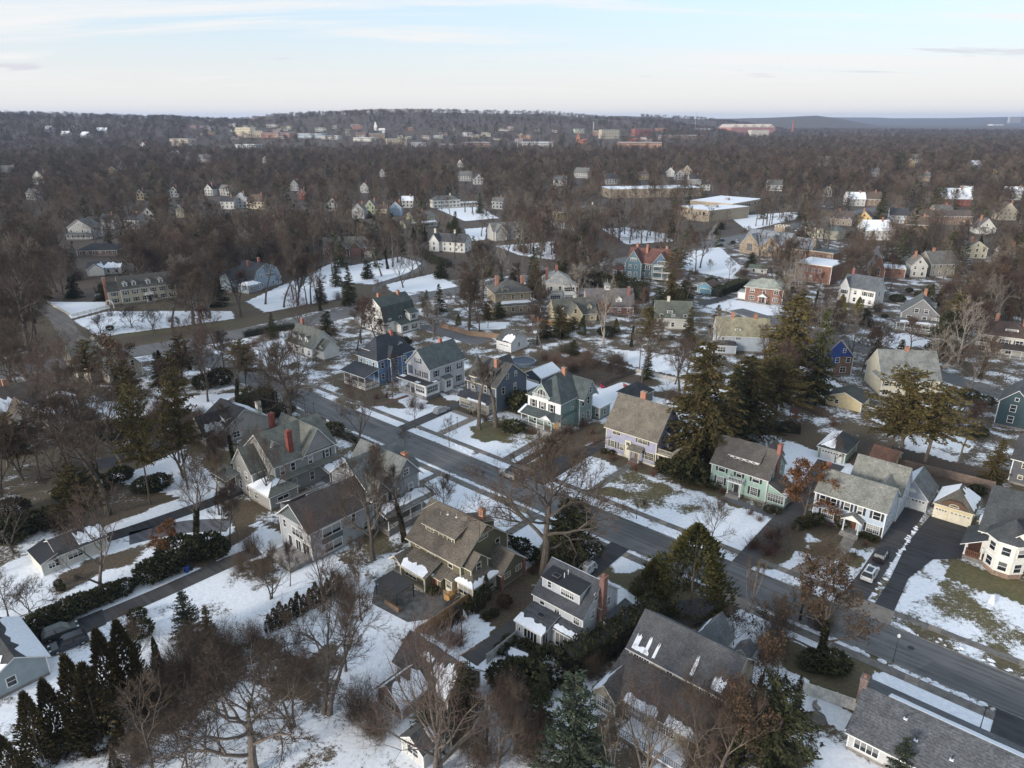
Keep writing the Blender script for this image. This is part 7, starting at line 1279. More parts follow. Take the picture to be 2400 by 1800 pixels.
hedge('hedge', 'evergreen hedge screening the white dormered cape from the road', [at('D', 1580, 250), at('D', 1750, 215), at('D', 1910, 195)], 2, 2.2, HEDGEM, 18, .4, 10)
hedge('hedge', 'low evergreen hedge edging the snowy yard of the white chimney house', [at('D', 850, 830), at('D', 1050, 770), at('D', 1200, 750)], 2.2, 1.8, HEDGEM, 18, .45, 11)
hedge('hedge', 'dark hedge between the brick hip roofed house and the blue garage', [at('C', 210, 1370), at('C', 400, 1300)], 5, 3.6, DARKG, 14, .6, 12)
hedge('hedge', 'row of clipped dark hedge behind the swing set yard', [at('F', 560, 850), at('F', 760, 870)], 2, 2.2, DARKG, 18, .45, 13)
# ---------------------------------------------------------------- far houses, town and woods
def proj(x, y, z):
    dz = z - CAM_H; dep = y * CP - dz * SP; 
    if dep < 1: return (-9e9, -9e9, dep)
    return (1200 + 1664 * x / dep, 900 - 1664 * (y * SP + dz * CP) / dep, dep)
def find(px, py):                             # where a mark on far or hilly ground lies
    a = (px - 1200) / 1664; b = -(py - 900) / 1664; d = (a, CP + b * SP, -SP + b * CP); n = math.hypot(d[0], d[1]); best = None
    for D in np.geomspace(150, 14000, 1400):
        if CAM_H + d[2] / n * D <= float(terrain(d[0] / n * D, d[1] / n * D)) + .5: return (d[0] / n * D, d[1] / n * D, D)
    D = 3200; return (d[0] / n * D, d[1] / n * D, D)
HC = {'white': (.54, .53, .5), 'cream': (.44, .385, .29), 'grey': (.36, .36, .36), 'tan': (.42, .34, .23), 'blue': (.27, .36, .46), 'yellow': (.46, .35, .16), 'red': (.27, .09, .06), 'brown': (.2, .14, .1), 'green': (.26, .29, .2)}
RC = {'dark': (.05, .05, .053), 'grey': (.15, .15, .14), 'brown': (.11, .08, .062), 'red': (.2, .06, .045), 'snowy': None}
def far_house(px, py, wpx, wall, roof, label, ax=0, hh=6.2, cat='house'):
    x, y, D = find(px, py); w = max(7.0, min(26, wpx / 1664 * D / 1.0)); d = w * .75; b = MB(); r_ = random.Random(int(px * 7 + py)); z0 = float(terrain(x, y)) if D > 1400 else 0
    wm = plain('far_' + wall, HC[wall], .75, .12); rm = SNOW if roof == 'snowy' else plain('far_roof_' + roof, RC[roof], .9, .25); rise = d * .45 if ax == 0 else w * .5
    b.box(-w / 2, 0, -1, w / 2, d, hh, wm); o = .4
    if ax == 0:
        for s_, e in ((-1, 0), (1, d)): q = [(-w / 2 - o, e + s_ * o, hh - .3), (w / 2 + o, e + s_ * o, hh - .3), (w / 2 + o, d / 2, hh + rise), (-w / 2 - o, d / 2, hh + rise)]; b.slab(q if s_ < 0 else q[::-1], .25, rm, TRIM)
        b.solid([(-w / 2, 0, hh), (-w / 2, d / 2, hh + rise - .3), (-w / 2, d, hh)], [(w / 2, 0, hh), (w / 2, d / 2, hh + rise - .3), (w / 2, d, hh)], wm)
    else:
        for s_ in (-1, 1): q = [(s_ * (w / 2 + o), -o, hh - .3), (s_ * (w / 2 + o), d + o, hh - .3), (0, d + o, hh + rise), (0, -o, hh + rise)]; b.slab(q if s_ > 0 else q[::-1], .25, rm, TRIM)
        b.solid([(-w / 2, 0, hh), (w / 2, 0, hh), (0, 0, hh + rise - .3)], [(-w / 2, d, hh), (w / 2, d, hh), (0, d, hh + rise - .3)], wm); b.box(-.6, -.05, hh + .3, .6, -.01, hh + 1.9, GLASS)
    n = max(2, int(w / 3))
    for z in ((1.2, 4.0) if hh > 5 else (1.2,)):
        for i in range(n): c = -w / 2 + w * (i + .5) / n; b.box(c - .55, -.05, z, c + .55, -.01, z + 1.5, GLASS)
    b.box(w * .2, d * .4, hh, w * .2 + .9, d * .4 + .9, hh + rise + 1.6, ORB)
    o_ = b.build('house', None, (x, y, z0), r_.uniform(-.5, .25)); tag(o_, label, cat); FARXY.append((x, y, w)); return o_
FARXY = []
P_ = lambda t, x, y: pix(t, x, y)
for t_, x, y, w_, wl, rf, ax, lab in (
    ('A', 255, 640, 80, 'white', 'dark', 1, 'white gabled house with a dark roof near the far left edge'), ('A', 60, 590, 90, 'brown', 'grey', 0, 'brown house with a long pale roof at the left edge under the wooded hill'), ('A', 730, 575, 34, 'yellow', 'grey', 1, 'tiny yellow house front catching light in the left woods'), ('A', 800, 545, 60, 'grey', 'grey', 0, 'grey house just right of the tiny yellow house front'), ('A', 930, 415, 50, 'white', 'red', 1, 'far white house with a red roof in the left woods'), ('A', 1355, 712, 56, 'white', 'dark', 1, 'bright white gable end left of another white dormered house'), ('A', 1455, 712, 66, 'white', 'grey', 0, 'white house with dormers right of the bright white gable end'), ('A', 1130, 722, 28, 'white', 'dark', 1, 'narrow white gable peeping out above the orange leaved tree'), ('A', 912, 742, 44, 'tan', 'dark', 1, 'tan gable peeping out left of the orange leaved tree'), ('A', 1475, 800, 80, 'white', 'dark', 0, 'white house with a black roof at the left of a cluster of pale houses'), ('A', 1560, 795, 84, 'grey', 'snowy', 1, 'grey gabled house with a snowy roof in the middle of the pale cluster'), ('A', 1660, 800, 110, 'cream', 'brown', 0, 'wide cream house at the right of the cluster of pale houses'), ('A', 965, 885, 64, 'white', 'brown', 1, 'white cottage end below the orange leaved tree'), ('A', 1170, 855, 54, 'cream', 'grey', 1, 'cream gable right of the orange leaved tree'), ('A', 860, 930, 90, 'grey', 'dark', 0, 'grey house with a dark roof right of the tall grey Victorian'), ('A', 700, 925, 80, 'grey', 'dark', 0, 'pale grey house front just behind the tall leaning trunks at left'), ('A', 200, 740, 60, 'white', 'grey', 0, 'white house glimpsed through trunks at the far left'), ('A', 1130, 470, 60, 'grey', 'snowy', 0, 'grey house with a snowy roof in the woods below the cream tower block'), ('A', 1215, 480, 60, 'cream', 'grey', 0, 'cream house beside the snowy roofed grey house in the woods'), ('A', 1320, 500, 70, 'white', 'grey', 0, 'white house in the woods left of a dark pine crown'), ('A', 1910, 680, 54, 'grey', 'grey', 1, 'grey shingled turret house above the centre left woods'), ('A', 1960, 740, 40, 'red', 'brown', 1, 'small red barn in the centre left woods'), ('A', 2160, 810, 60, 'grey', 'dark', 1, 'grey gable before the blue and tan cluster'), ('A', 1720, 500, 30, 'white', 'dark', 1, 'little white gable far in the woods left of centre'), ('A', 420, 330, 44, 'white', 'snowy', 0, 'white house cluster piece low on the left hillside'), ('A', 300, 300, 70, 'grey', 'snowy', 0, 'long grey house with a snowy roof on the left hillside'), ('A', 540, 340, 70, 'white', 'snowy', 0, 'white house with a snowy roof at the foot of the left hillside'), ('A', 660, 310, 50, 'grey', 'snowy', 0, 'grey snowy roofed house right along the left hillside'), ('A', 445, 292, 44, 'white', 'grey', 0, 'white house standing highest on the left hillside'),
    ('B', 110, 860, 80, 'grey', 'grey', 1, 'silver grey Victorian at the left of the blue and tan cluster'), ('B', 190, 830, 70, 'green', 'grey', 1, 'sage gabled house in the middle of the blue and tan cluster'), ('B', 260, 850, 70, 'tan', 'brown', 0, 'tan house right of the sage gabled house'), ('B', 355, 840, 70, 'blue', 'brown', 1, 'blue gabled house at the right of the blue and tan cluster'), ('B', 430, 790, 70, 'white', 'snowy', 0, 'white house with a snowy roof left of the white mansion'), ('B', 150, 695, 50, 'white', 'grey', 1, 'white gabled house high in the centre left woods'), ('B', 800, 620, 80, 'white', 'grey', 0, 'white house with pale chimneys in the centre woods'), ('B', 890, 640, 60, 'white', 'dark', 1, 'white gable right of the white house with pale chimneys'), ('B', 1550, 600, 90, 'white', 'grey', 0, 'white house on the wood edge behind the school gymnasium'), ('B', 1760, 640, 90, 'grey', 'dark', 0, 'grey house with white trim behind the school gymnasium'), ('B', 1420, 650, 80, 'white', 'grey', 0, 'pale low house left of the school gymnasium'), ('B', 2130, 590, 50, 'white', 'dark', 1, 'white gable above the right end of the school gymnasium'), ('B', 2190, 610, 50, 'grey', 'dark', 1, 'grey gable beside the white gable above the school'), ('B', 1960, 610, 60, 'tan', 'brown', 0, 'tan house in the wood edge above the school gymnasium'), ('B', 1010, 800, 70, 'grey', 'grey', 0, 'grey house under bare trees right of the snowy clearing'), ('B', 770, 530, 40, 'white', 'dark', 1, 'little white gable deep in the centre woods'), ('B', 265, 590, 34, 'white', 'grey', 1, 'small white gable in the woods left of the lone dark spruce'),
    ('C', 25, 580, 60, 'cream', 'dark', 1, 'cream gable at the wood edge behind the school roofs'), ('C', 80, 640, 70, 'grey', 'dark', 0, 'grey house with a dark mansard behind the school roofs'), ('C', 150, 680, 50, 'white', 'dark', 0, 'white house with a dark roof at the end of the school'), ('C', 595, 682, 84, 'white', 'grey', 0, 'white colonial with black shutters in the right hand woods'), ('C', 920, 520, 80, 'white', 'grey', 0, 'white house above a snowy slope in the right woods'), ('C', 1120, 780, 100, 'white', 'snowy', 0, 'low white building with a snowy roof before the brown hall'), ('C', 1210, 780, 110, 'brown', 'brown', 0, 'brown hall with a hip like roof left of the tall dark spruce'), ('C', 1500, 500, 70, 'white', 'grey', 0, 'white house far in the right woods'), ('C', 1470, 530, 50, 'yellow', 'grey', 1, 'yellow house beside the white house far in the right woods'), ('C', 1900, 540, 60, 'grey', 'snowy', 0, 'grey house with a snowy roof far at right'), ('C', 2015, 570, 50, 'yellow', 'dark', 0, 'yellow house wall far at right'), ('C', 1560, 620, 60, 'tan', 'grey', 0, 'tan house under pale sycamores at right'), ('C', 1690, 870, 100, 'white', 'grey', 0, 'white house with a grey roof in front of the brown brick row'), ('C', 1830, 720, 60, 'white', 'snowy', 0, 'low snowy roofed house at the right wood edge'), ('C', 2150, 740, 90, 'white', 'snowy', 0, 'snow roofed building at the far right edge'), ('C', 1770, 780, 150, 'red', 'snowy', 0, 'long red brick building with a flat snowy roof and chimney'), ('C', 1240, 590, 50, 'grey', 'grey', 0, 'grey house hidden in the right woods'), ('C', 940, 720, 26, 'white', 'grey', 1, 'thin white house end beyond the parked cars'), ('C', 2100, 870, 90, 'cream', 'brown', 1, 'cream gabled house by the orange brown tree at right'), ('C', 2120, 1150, 90, 'grey', 'brown', 0, 'grey house behind the orange brown tree at right'), ('C', 1260, 1000, 150, 'white', 'snowy', 0, 'long snowy roof behind the bare oaks right of the library'), ('C', 1520, 960, 120, 'brown', 'brown', 0, 'brown shingled house behind the bare oaks right of the library')):
    px_, py_ = P_(t_, x, y); far_house(px_, py_, w_ / 2.765, wl, rf, lab, ax)
def tower(name, label, px, py, w, h, col, cat='building', snow=False, gab=0, storeys=None, d=.6):
    x, y, D = find(px, py); k = D / 1664 / 1.02; W, H_ = w * k, h * k; b = MB(); z0 = float(terrain(x, y)) if D > 1400 else 0; wm = plain('town_wall', col, .8, .12)
    b.box(-W / 2, 0, -12, W / 2, W * d, H_, wm, top=SNOW if snow else plain('town_roof', (.3, .3, .3)))
    ns = storeys or max(1, int(H_ / 3.6)); n = max(3, int(W / 4.5)); dk = plain('town_glass', (.06, .065, .075), .3)
    for s_ in range(ns):
        z = H_ * (s_ + .35) / ns
        for i in range(n): c = -W / 2 + W * (i + .5) / n; b.box(c - W / n * .3, -.12, z, c + W / n * .3, -.02, z + H_ / ns * .45, dk)
    for g in range(gab):
        c = -W / 2 + W * (g + .5) / gab; q = W / gab * .42
        b.solid([(c - q, -.5, H_ - .1), (c + q, -.5, H_ - .1), (c, -.5, H_ + q * .75)], [(c - q, W * d, H_ - .1), (c + q, W * d, H_ - .1), (c, W * d, H_ + q * .75)], plain('town_gable', (.5, .42, .36)))
    o = b.build(name, None, (x, y, z0), random.Random(int(px)).uniform(-.25, .25)); tag(o, label, cat); FARXY.append((x, y, W)); return o
q_ = .5425
for nm, lab, px, py, w, h, c, kw in (
    ('tower_block', 'tall cream tower block in the town at left', 1052 * q_, 590 * q_, 64 * q_, 34 * q_, (.62, .54, .38), {}), ('town_building', 'cream stepped block right of the tall cream tower block', 1105 * q_, 595 * q_, 50 * q_, 26 * q_, (.55, .47, .34), {}), ('town_building', 'long red brick row right of the stepped cream block', 1190 * q_, 597 * q_, 120 * q_, 20 * q_, (.36, .2, .15), {}), ('town_building', 'blue white glass fronted building in the town', 1338 * q_, 597 * q_, 105 * q_, 18 * q_, (.42, .48, .52), {}), ('town_building', 'low white building right of the glass fronted one', 1425 * q_, 602 * q_, 70 * q_, 14 * q_, (.62, .6, .56), dict(snow=True)), ('town_building', 'cream stepped apartment building in the left woods', 775 * q_, 630 * q_, 80 * q_, 26 * q_, (.5, .43, .34), {}), ('town_building', 'white flat roofed building low in the town', 1065 * q_, 640 * q_, 90 * q_, 14 * q_, (.66, .66, .64), dict(snow=True)), ('town_building', 'white roofed hall left of the church spire', 1565 * q_, 610 * q_, 80 * q_, 14 * q_, (.6, .58, .52), dict(snow=True)), ('town_building', 'brown block between the dark church and the white spire', 1560 * q_, 592 * q_, 45 * q_, 18 * q_, (.26, .16, .12), {}), ('town_building', 'tan block right of the white spire', 1630 * q_, 600 * q_, 62 * q_, 22 * q_, (.36, .28, .2), {}), ('town_building', 'long tan office block with ribbon windows', 1715 * q_, 625 * q_, 82 * q_, 24 * q_, (.46, .38, .28), {}), ('town_building', 'white terrace right of the tan office block', 1810 * q_, 637 * q_, 60 * q_, 20 * q_, (.55, .56, .56), {}), ('town_building', 'low red and white shops in the town centre', 2060 * q_, 632 * q_, 110 * q_, 16 * q_, (.45, .3, .24), dict(snow=True)), ('town_building', 'grey block in the middle of the town', 1930 * q_, 640 * q_, 60 * q_, 16 * q_, (.4, .38, .36), dict(snow=True)),
    ('town_building', 'long white flat roofed store in the town', 1200 + 100 * q_, 632 * q_, 150 * q_, 16 * q_, (.62, .6, .57), dict(snow=True)), ('town_building', 'orange brick school block in the town', 1200 + 55 * q_, 600 * q_, 46 * q_, 16 * q_, (.42, .26, .18), {}), ('town_building', 'tan building on a purple blue base', 1200 + 425 * q_, 600 * q_, 75 * q_, 36 * q_, (.42, .38, .3), {}), ('town_building', 'bright red brick and glass block', 1200 + 570 * q_, 588 * q_, 78 * q_, 28 * q_, (.26, .10, .085), {}), ('town_building', 'big orange brick apartment building with white bands', 1200 + 548 * q_, 655 * q_, 180 * q_, 36 * q_, (.40, .24, .16), dict(storeys=4)), ('town_building', 'small orange tower block behind the big apartment building', 1200 + 525 * q_, 618 * q_, 44 * q_, 18 * q_, (.45, .17, .10), {}), ('hospital', 'pink and white hospital with five white edged gables', 1200 + 1040 * q_, 585 * q_, 190 * q_, 30 * q_, (.42, .2, .17), dict(gab=5)), ('town_building', 'pale annex in front of the gabled hospital', 1200 + 1070 * q_, 592 * q_, 70 * q_, 26 * q_, (.55, .5, .44), {}), ('town_building', 'flat tan building left of the gabled hospital', 1200 + 740 * q_, 600 * q_, 160 * q_, 14 * q_, (.3, .24, .19), {}), ('tower_block', 'pair of grey white towers at the far right horizon', 1200 + 2172 * q_, 531 * q_, 44 * q_, 20 * q_, (.36, .34, .34), dict(d=.2)),
    ('tower_block', 'wide pale apartment slab on the hilltop skyline', 1770 * q_, 474 * q_, 108 * q_, 14 * q_, (.4, .37, .36), dict(d=.2)), ('tower_block', 'smaller pale block left of the hilltop slab', 1668 * q_, 478 * q_, 52 * q_, 14 * q_, (.42, .4, .38), dict(d=.3)), ('tower_block', 'long brown block on the saddle of the hill', 1148 * q_, 517 * q_, 112 * q_, 13 * q_, (.22, .19, .2), dict(d=.2)), ('town_building', 'white buildings on the distant hill by the radio mast', 1200 + 835 * q_, 508 * q_, 66 * q_, 8 * q_, (.6, .58, .6), {}), ('town_building', 'distant pale sheds at the right horizon', 1200 + 2100 * q_, 543 * q_, 40 * q_, 5 * q_, (.55, .53, .52), {})):
    tower(nm, lab, px, py, w, h, c, **kw)
rb = random.Random(31); tb = []
for i in range(64):
    px = rb.uniform(440, 1560); py = rb.uniform(303, 333) - (6 if px < 900 else 0); tb.append((px, py))
tb.sort(); KT = [((.62, .6, .55), 'white'), ((.5, .44, .34), 'cream'), ((.36, .2, .14), 'brick'), ((.42, .4, .38), 'grey'), ((.34, .27, .2), 'tan')]; cnt = {}
NTH = 'first second third fourth fifth sixth seventh eighth ninth tenth eleventh twelfth thirteenth fourteenth fifteenth sixteenth seventeenth eighteenth nineteenth twentieth'.split()
for px, py in tb:
    c, cn = KT[rb.choice((0, 0, 1, 2, 3, 4))]; sn = rb.random() < .5; ky = '%s%s block' % ('snow topped ' if sn else 'low ', cn); cnt[ky] = cnt.get(ky, 0) + 1
    tower('town_building', '%s in the background town band, %s of its kind from left' % (ky, NTH[cnt[ky] - 1]), px, py, rb.uniform(8, 26), rb.uniform(4, 9), tuple(v * rb.uniform(.8, 1.05) for v in c), snow=sn)
def spire(name, label, px, py, w, h, c, c2, cat, sq=True):
    x, y, D = find(px, py); k = D / 1664 / 1.02; W, H_ = w * k, h * k; b = MB(); m = plain('spire_wall', c, .8, .12); m2 = plain('spire_roof', c2, .8, .12)
    b.box(-W / 2, -W / 2, -12, W / 2, W / 2, H_ * .5, m)
    for i in range(4): p = [(-W / 2, -W / 2), (W / 2, -W / 2), (W / 2, W / 2), (-W / 2, W / 2)]; b.face([(*p[i], H_ * .5), (*p[(i + 1) % 4], H_ * .5), (0, 0, H_)], m2)
    b.box(W / 2, -W * .6, -12, W * 2.8, W * .6, H_ * .2, m); b.solid([(W / 2, -W * .7, H_ * .2), (W / 2, W * .7, H_ * .2), (W / 2, 0, H_ * .38)], [(W * 2.9, -W * .7, H_ * .2), (W * 2.9, W * .7, H_ * .2), (W * 2.9, 0, H_ * .38)], m2)
    tag(b.build(name, None, (x, y, float(terrain(x, y)) if D > 1400 else 0)), label, cat)
spire('church', 'white church with a slender white spire in the town', 1624 * q_, 572 * q_, 13 * q_, 44 * q_, (.7, .69, .66), (.68, .67, .64), 'church'); spire('church', 'dark stone church with a tall dark spire in the town', 1582 * q_, 590 * q_, 22 * q_, 60 * q_, (.10, .09, .09), (.08, .08, .085), 'church'); spire('church', 'orange brick church with a square tower in the town', 1200 + 285 * q_, 622 * q_, 13 * q_, 54 * q_, (.45, .2, .11), (.3, .12, .09), 'church')
def stack(name, label, px, py, h, r, c, cat):
    x, y, D = find(px, py); k = D / 1664 / 1.02; b = MB(); b.tube((0, 0, -10), (0, 0, h * k), r * k, r * k * .7, plain(name, c, .8, .1), 8); tag(b.build(name, None, (x, y, float(terrain(x, y)) if D > 1400 else 0)), label, cat)
stack('smokestack', 'red brick smokestack right of the gabled hospital', 1200 + 1210 * q_, 578 * q_, 26, 2.2, (.3, .1, .08), 'chimney'); stack('smokestack', 'slim grey smokestack above the town', 1200 + 352 * q_, 570 * q_, 22, 1.6, (.35, .33, .33), 'chimney'); stack('radio_mast', 'thin radio mast on the distant hill', 1200 + 795 * q_, 507 * q_, 34, .5, (.4, .38, .38), 'mast')
# trees: screens of buildings and lawns that stay in view
KEEP = []
for (x, y, a, h) in FOOT:
    if h.ext[0] > 1e8: continue
    W = h.ext[2] - h.ext[0]; c, s_ = math.cos(a), math.sin(a); pts = []
    for ex in (h.ext[0], h.ext[2]):
        for ey in (h.ext[1], h.ext[3]): pts.append((x + ex * c - ey * s_, y + ex * s_ + ey * c))
    pr = [proj(*p, zz) for p in pts for zz in (0.5, 9)]; KEEP.append((min(p[0] for p in pr), max(p[0] for p in pr), min(p[1] for p in pr), max(p[1] for p in pr), min(math.hypot(*p) for p in pts), pts))
for t_, x0, y0, x1, y1 in (('A', 1620, 1150, 2212, 1440), ('B', 0, 1130, 480, 1270), ('A', 310, 1400, 700, 1480), ('A', 480, 1480, 1500, 1600), ('B', 1690, 930, 2150, 1020), ('B', 1010, 1020, 1380, 1110), ('B', 800, 930, 930, 1000), ('B', 620, 800, 1000, 870), ('C', 0, 1090, 370, 1220), ('C', 320, 850, 720, 920), ('B', 1600, 1100, 1880, 1180), ('C', 180, 990, 390, 1060), ('C', 330, 1400, 650, 1480), ('D', 1400, 80, 2212, 330), ('D', 330, 100, 620, 330), ('B', 600, 1290, 760, 1360), ('E', 700, 180, 1000, 290), ('F', 1250, 280, 1960, 600)):
    p0, p1 = pix(t_, x0, y0), pix(t_, x1, y1); g_ = at(t_, (x0 + x1) / 2, y1); KEEP.append((p0[0], p1[0], p0[1], p1[1], math.hypot(*g_), []))
for x, y, w in FARXY:
    D = math.hypot(x, y); p = proj(x, y, 0); k = 1664 / D
    if D < 1500: KEEP.append((p[0] - w * .4 * k, p[0] + w * .4 * k, p[1] - 7.5 * k, p[1] - 3 * k, D, None))
def segd(u, v, pts):
    return min(math.hypot(u - (a[0] + (b[0] - a[0]) * t), v - (a[1] + (b[1] - a[1]) * t)) for a, b in zip(pts[:-1], pts[1:]) for t in [max(0, min(1, ((u - a[0]) * (b[0] - a[0]) + (v - a[1]) * (b[1] - a[1])) / max(1e-6, (b[0] - a[0]) ** 2 + (b[1] - a[1]) ** 2)))])
ROADS = ((CROSS, 9), (R3, 7), (LEFT, 6), ([(-232, 97), (60, 97)], 6), ([atuv('B', 235, 1340), atuv('B', 260, 1290), atuv('B', 460, 1215), atuv('B', 545, 1150)], 5), ([atuv('E', 560, 170), atuv('E', 930, 285)], 8))
def clear(x, y, h, cw, rnd, tol):
    D = math.hypot(x, y); b = proj(x, y, 0); t = proj(x, y, h); k = 1664 / D * cw
    for (x0, x1, y0, y1, d, pts) in KEEP:
        if pts and D < 700 and min(p[0] for p in pts) - 2.5 < x < max(p[0] for p in pts) + 2.5 and min(p[1] for p in pts) - 2.5 < y < max(p[1] for p in pts) + 2.5: return False
        if D < d + 3 and b[0] + k > x0 and b[0] - k < x1 and b[1] > y0 and t[1] < y1:
            cov = (min(b[0] + k, x1) - max(b[0] - k, x0)) / max(4, x1 - x0)
            if rnd.random() < ((.985 if x < -95 else .98 if cov > .28 else .6) if pts else .96 if pts is not None else tol - .02 + .3 * (cov > .4)): return False
    if D < 700:
        u, v = toUV(x, y)
        for pts, w in ROADS:
            if segd(u, v, pts) < w: return False
    return True
rnd = random.Random(17); CAND = []
for _ in range(14000):
    px = rnd.uniform(-150, 2550); D = math.sqrt(rnd.uniform(120 ** 2, 470 ** 2)); x, y = dist_at(px, D); u, v = toUV(x, y)
    if -165 < u < 45 and 20 < v < 165: continue
    if D < 150 and -80 < u: continue
    CAND.append((D, x, y, u, v))
CAND.sort(); grid_x = {}; NIND = 0
gxi = lambda x, y: (int(np.searchsorted(gy, y)) * nx + int(np.searchsorted(gx, x)))
WOODS = []
for D, x, y, u, v in CAND:
    k = (int(x // 6), int(y // 6)); sp = 5.6
    if any(math.hypot(x - a, y - b) < max(sp * .95, r_ * .9) for i in (-1, 0, 1) for j in (-1, 0, 1) for a, b, r_ in grid_x.get((k[0] + i, k[1] + j), ())): continue
    if any(math.hypot(x - a, y - b) < 6 for a, b, r_ in TREE_XY[:330] if abs(a - x) < 6): continue
    con = rnd.random() < .13; h = rnd.uniform(15, 24) if not con else rnd.uniform(9, 20)
    sv = snowv[gxi(x, y)]
    if sv > .8 and rnd.random() < .93: continue
    if not clear(x, y, h, 3.4, rnd, .62): continue
    grid_x.setdefault(k, []).append((x, y, 6)); w_ = rnd.uniform(.75, 1.0)
    if NIND < 250:
        plant(rnd.choice(['spruce', 'spruce2', 'pine', 'hemlock', 'spruce']) if con else rnd.choice(['tall', 'tall2', 'tall', 'oak', 'vase', 'tall2', 'vase2', 'ivy', 'syc'] if rnd.random() < .985 else ['dull']), (x, y), h, w_); NIND += 1
    else: WOODS.append((x, y, h, con))
NS = 0
for _ in range(6000):
    px = rnd.uniform(-60, 2460); D = math.sqrt(rnd.uniform(165 ** 2, 560 ** 2)); x, y = dist_at(px, D); u, v = toUV(x, y)
    if NS >= 230: break
    if -165 < u < 45 and 20 < v < 150 or snowv[gxi(x, y)] > .8: continue
    k = rnd.choice(['dogwood', 'round', 'street', 'twigr', 'twig', 'thicket', 'ball', 'rhodo', 'cedar', 'hemlock', 'yellow' if rnd.random() < .3 else 'thicket']); h = {'dogwood': 6, 'round': 7, 'street': 9, 'twigr': 2.6, 'twig': 2.6, 'thicket': 4.5, 'ball': 2, 'rhodo': 3, 'cedar': 6, 'hemlock': 6, 'yellow': 5}[k] * rnd.uniform(.8, 1.25)
    if any(math.hypot(x - a, y - b) < r_ + 2 for a, b, r_ in TREE_XY if abs(a - x) < 9) or not clear(x, y, h, h * .4, rnd, .8): continue
    plant(k, (x, y), h, 1.15); NS += 1
# one lone conifers and orange tree that the photograph picks out
for t_, x, y, k, h in (('B', 480, 640, 'spruce', 22), ('C', 775, 870, 'spruce', 19), ('C', 1275, 905, 'spruce', 24), ('A', 1075, 900, 'dull', 20), ('A', 1010, 870, 'dull', 15), ('B', 640, 1480, 'spruce', 12), ('B', 555, 1470, 'spruce', 9), ('B', 740, 990, 'spruce', 17), ('B', 900, 830, 'spruce', 16), ('B', 1430, 1140, 'dull', 9), ('B', 470, 1020, 'cedar', 9), ('B', 540, 1010, 'cedar', 9), ('A', 2180, 1300, 'spruce', 13), ('A', 1420, 1430, 'hemlock', 10), ('C', 440, 1180, 'hemlock', 8), ('C', 660, 1130, 'hemlock', 6), ('C', 670, 880, 'hemlock', 3.5), ('C', 1020, 1490, 'yellow', 8), ('C', 1130, 1500, 'yellow', 7.5), ('C', 1180, 1560, 'hemlock', 7), ('E', 1700, 130, 'leafy', 7), ('E', 1420, 250, 'hemlock', 8), ('E', 1500, 260, 'pine', 8), ('E', 1560, 230, 'yellow', 6), ('E', 1320, 250, 'hemlock', 7), ('E', 1780, 220, 'yellow', 5), ('E', 760, 170, 'yellow', 4), ('E', 950, 190, 'pine', 9), ('E', 830, 210, 'tall', 22), ('E', 2190, 600, 'vase', 16), ('E', 1590, 520, 'dogwood', 7), ('E', 1780, 500, 'dogwood', 6), ('E', 2160, 760, 'dogwood', 8), ('F', 10, 620, 'tall', 19), ('C', 90, 1090, 'street', 8), ('C', 180, 1200, 'round', 5), ('C', 300, 1260, 'street', 11), ('A', 650, 1610, 'dogwood', 7), ('A', 860, 1570, 'dogwood', 8), ('A', 1010, 1590, 'dogwood', 8), ('A', 1115, 1575, 'pole', 27), ('A', 1205, 1465, 'pole', 27), ('A', 1360, 1510, 'pole', 28), ('A', 1560, 1490, 'pole', 26), ('A', 1720, 1418, 'pole', 25), ('A', 1840, 1438, 'pole', 24), ('A', 1930, 1428, 'tall2', 24), ('A', 2015, 1418, 'tall', 24), ('A', 365, 1340, 'tall', 22), ('A', 680, 1100, 'tall', 24), ('B', 262, 1235, 'tall2', 24), ('B', 1070, 1135, 'vase', 20), ('B', 1180, 1090, 'syc', 18), ('B', 400, 1310, 'vase', 15), ('B', 1750, 1175, 'vase', 17), ('B', 1600, 1190, 'vase', 15), ('B', 1230, 1480, 'tall', 19), ('B', 560, 1500, 'vase2', 9), ('C', 2010, 720, 'syc', 22), ('E', 1480 - 1215, 330, 'tall2', 13), ('E', 600, 220, 'vase2', 10)): plant(k, at(t_, x, y), h)
for t_, x, y in (('B', 1730, 980), ('B', 1790, 1000), ('B', 1890, 1000), ('B', 1950, 990), ('B', 2040, 1000)): plant('dogwood', at(t_, x, y), 8)
# the rest of the woods: one mass
TWF = [bark('far_twigs_a', (.082, .060, .043), None, .5), bark('far_twigs_b', (.090, .060, .044), None, .5), bark('far_twigs_c', (.125, .10, .075), None, .5)]
def lod(seed, bark_, tw, H, n, con=False):
    T, C = (bare(seed, H, .38, .42, 8, .95, 7.5, .15, .08, 4, 3, 4, 2.0, .10, tm=tw) if not con else conifer(seed, H, 5, .7, .2, 14, 6, 1.9, FIR, .06, .3, 3)); k = len(T.v); T.v += C.v; T.f += [tuple(i + k for i in f) for f in C.f]
    for m in C.mats: T.mi(m)
    mp = [T.mi(m) for m in C.mats]; T.m += [mp[i] for i in C.m]; return T.mesh('bare_tree' if not con else 'spruce_tree')
LOD = [lod(61, BARK, TWF[0], 20, 1), lod(62, BARK, TWF[1], 20, 1), lod(63, BARK, TWF[2], 20, 1), lod(64, BARK, TWIG, 20, 1, True)]
lodobj = []
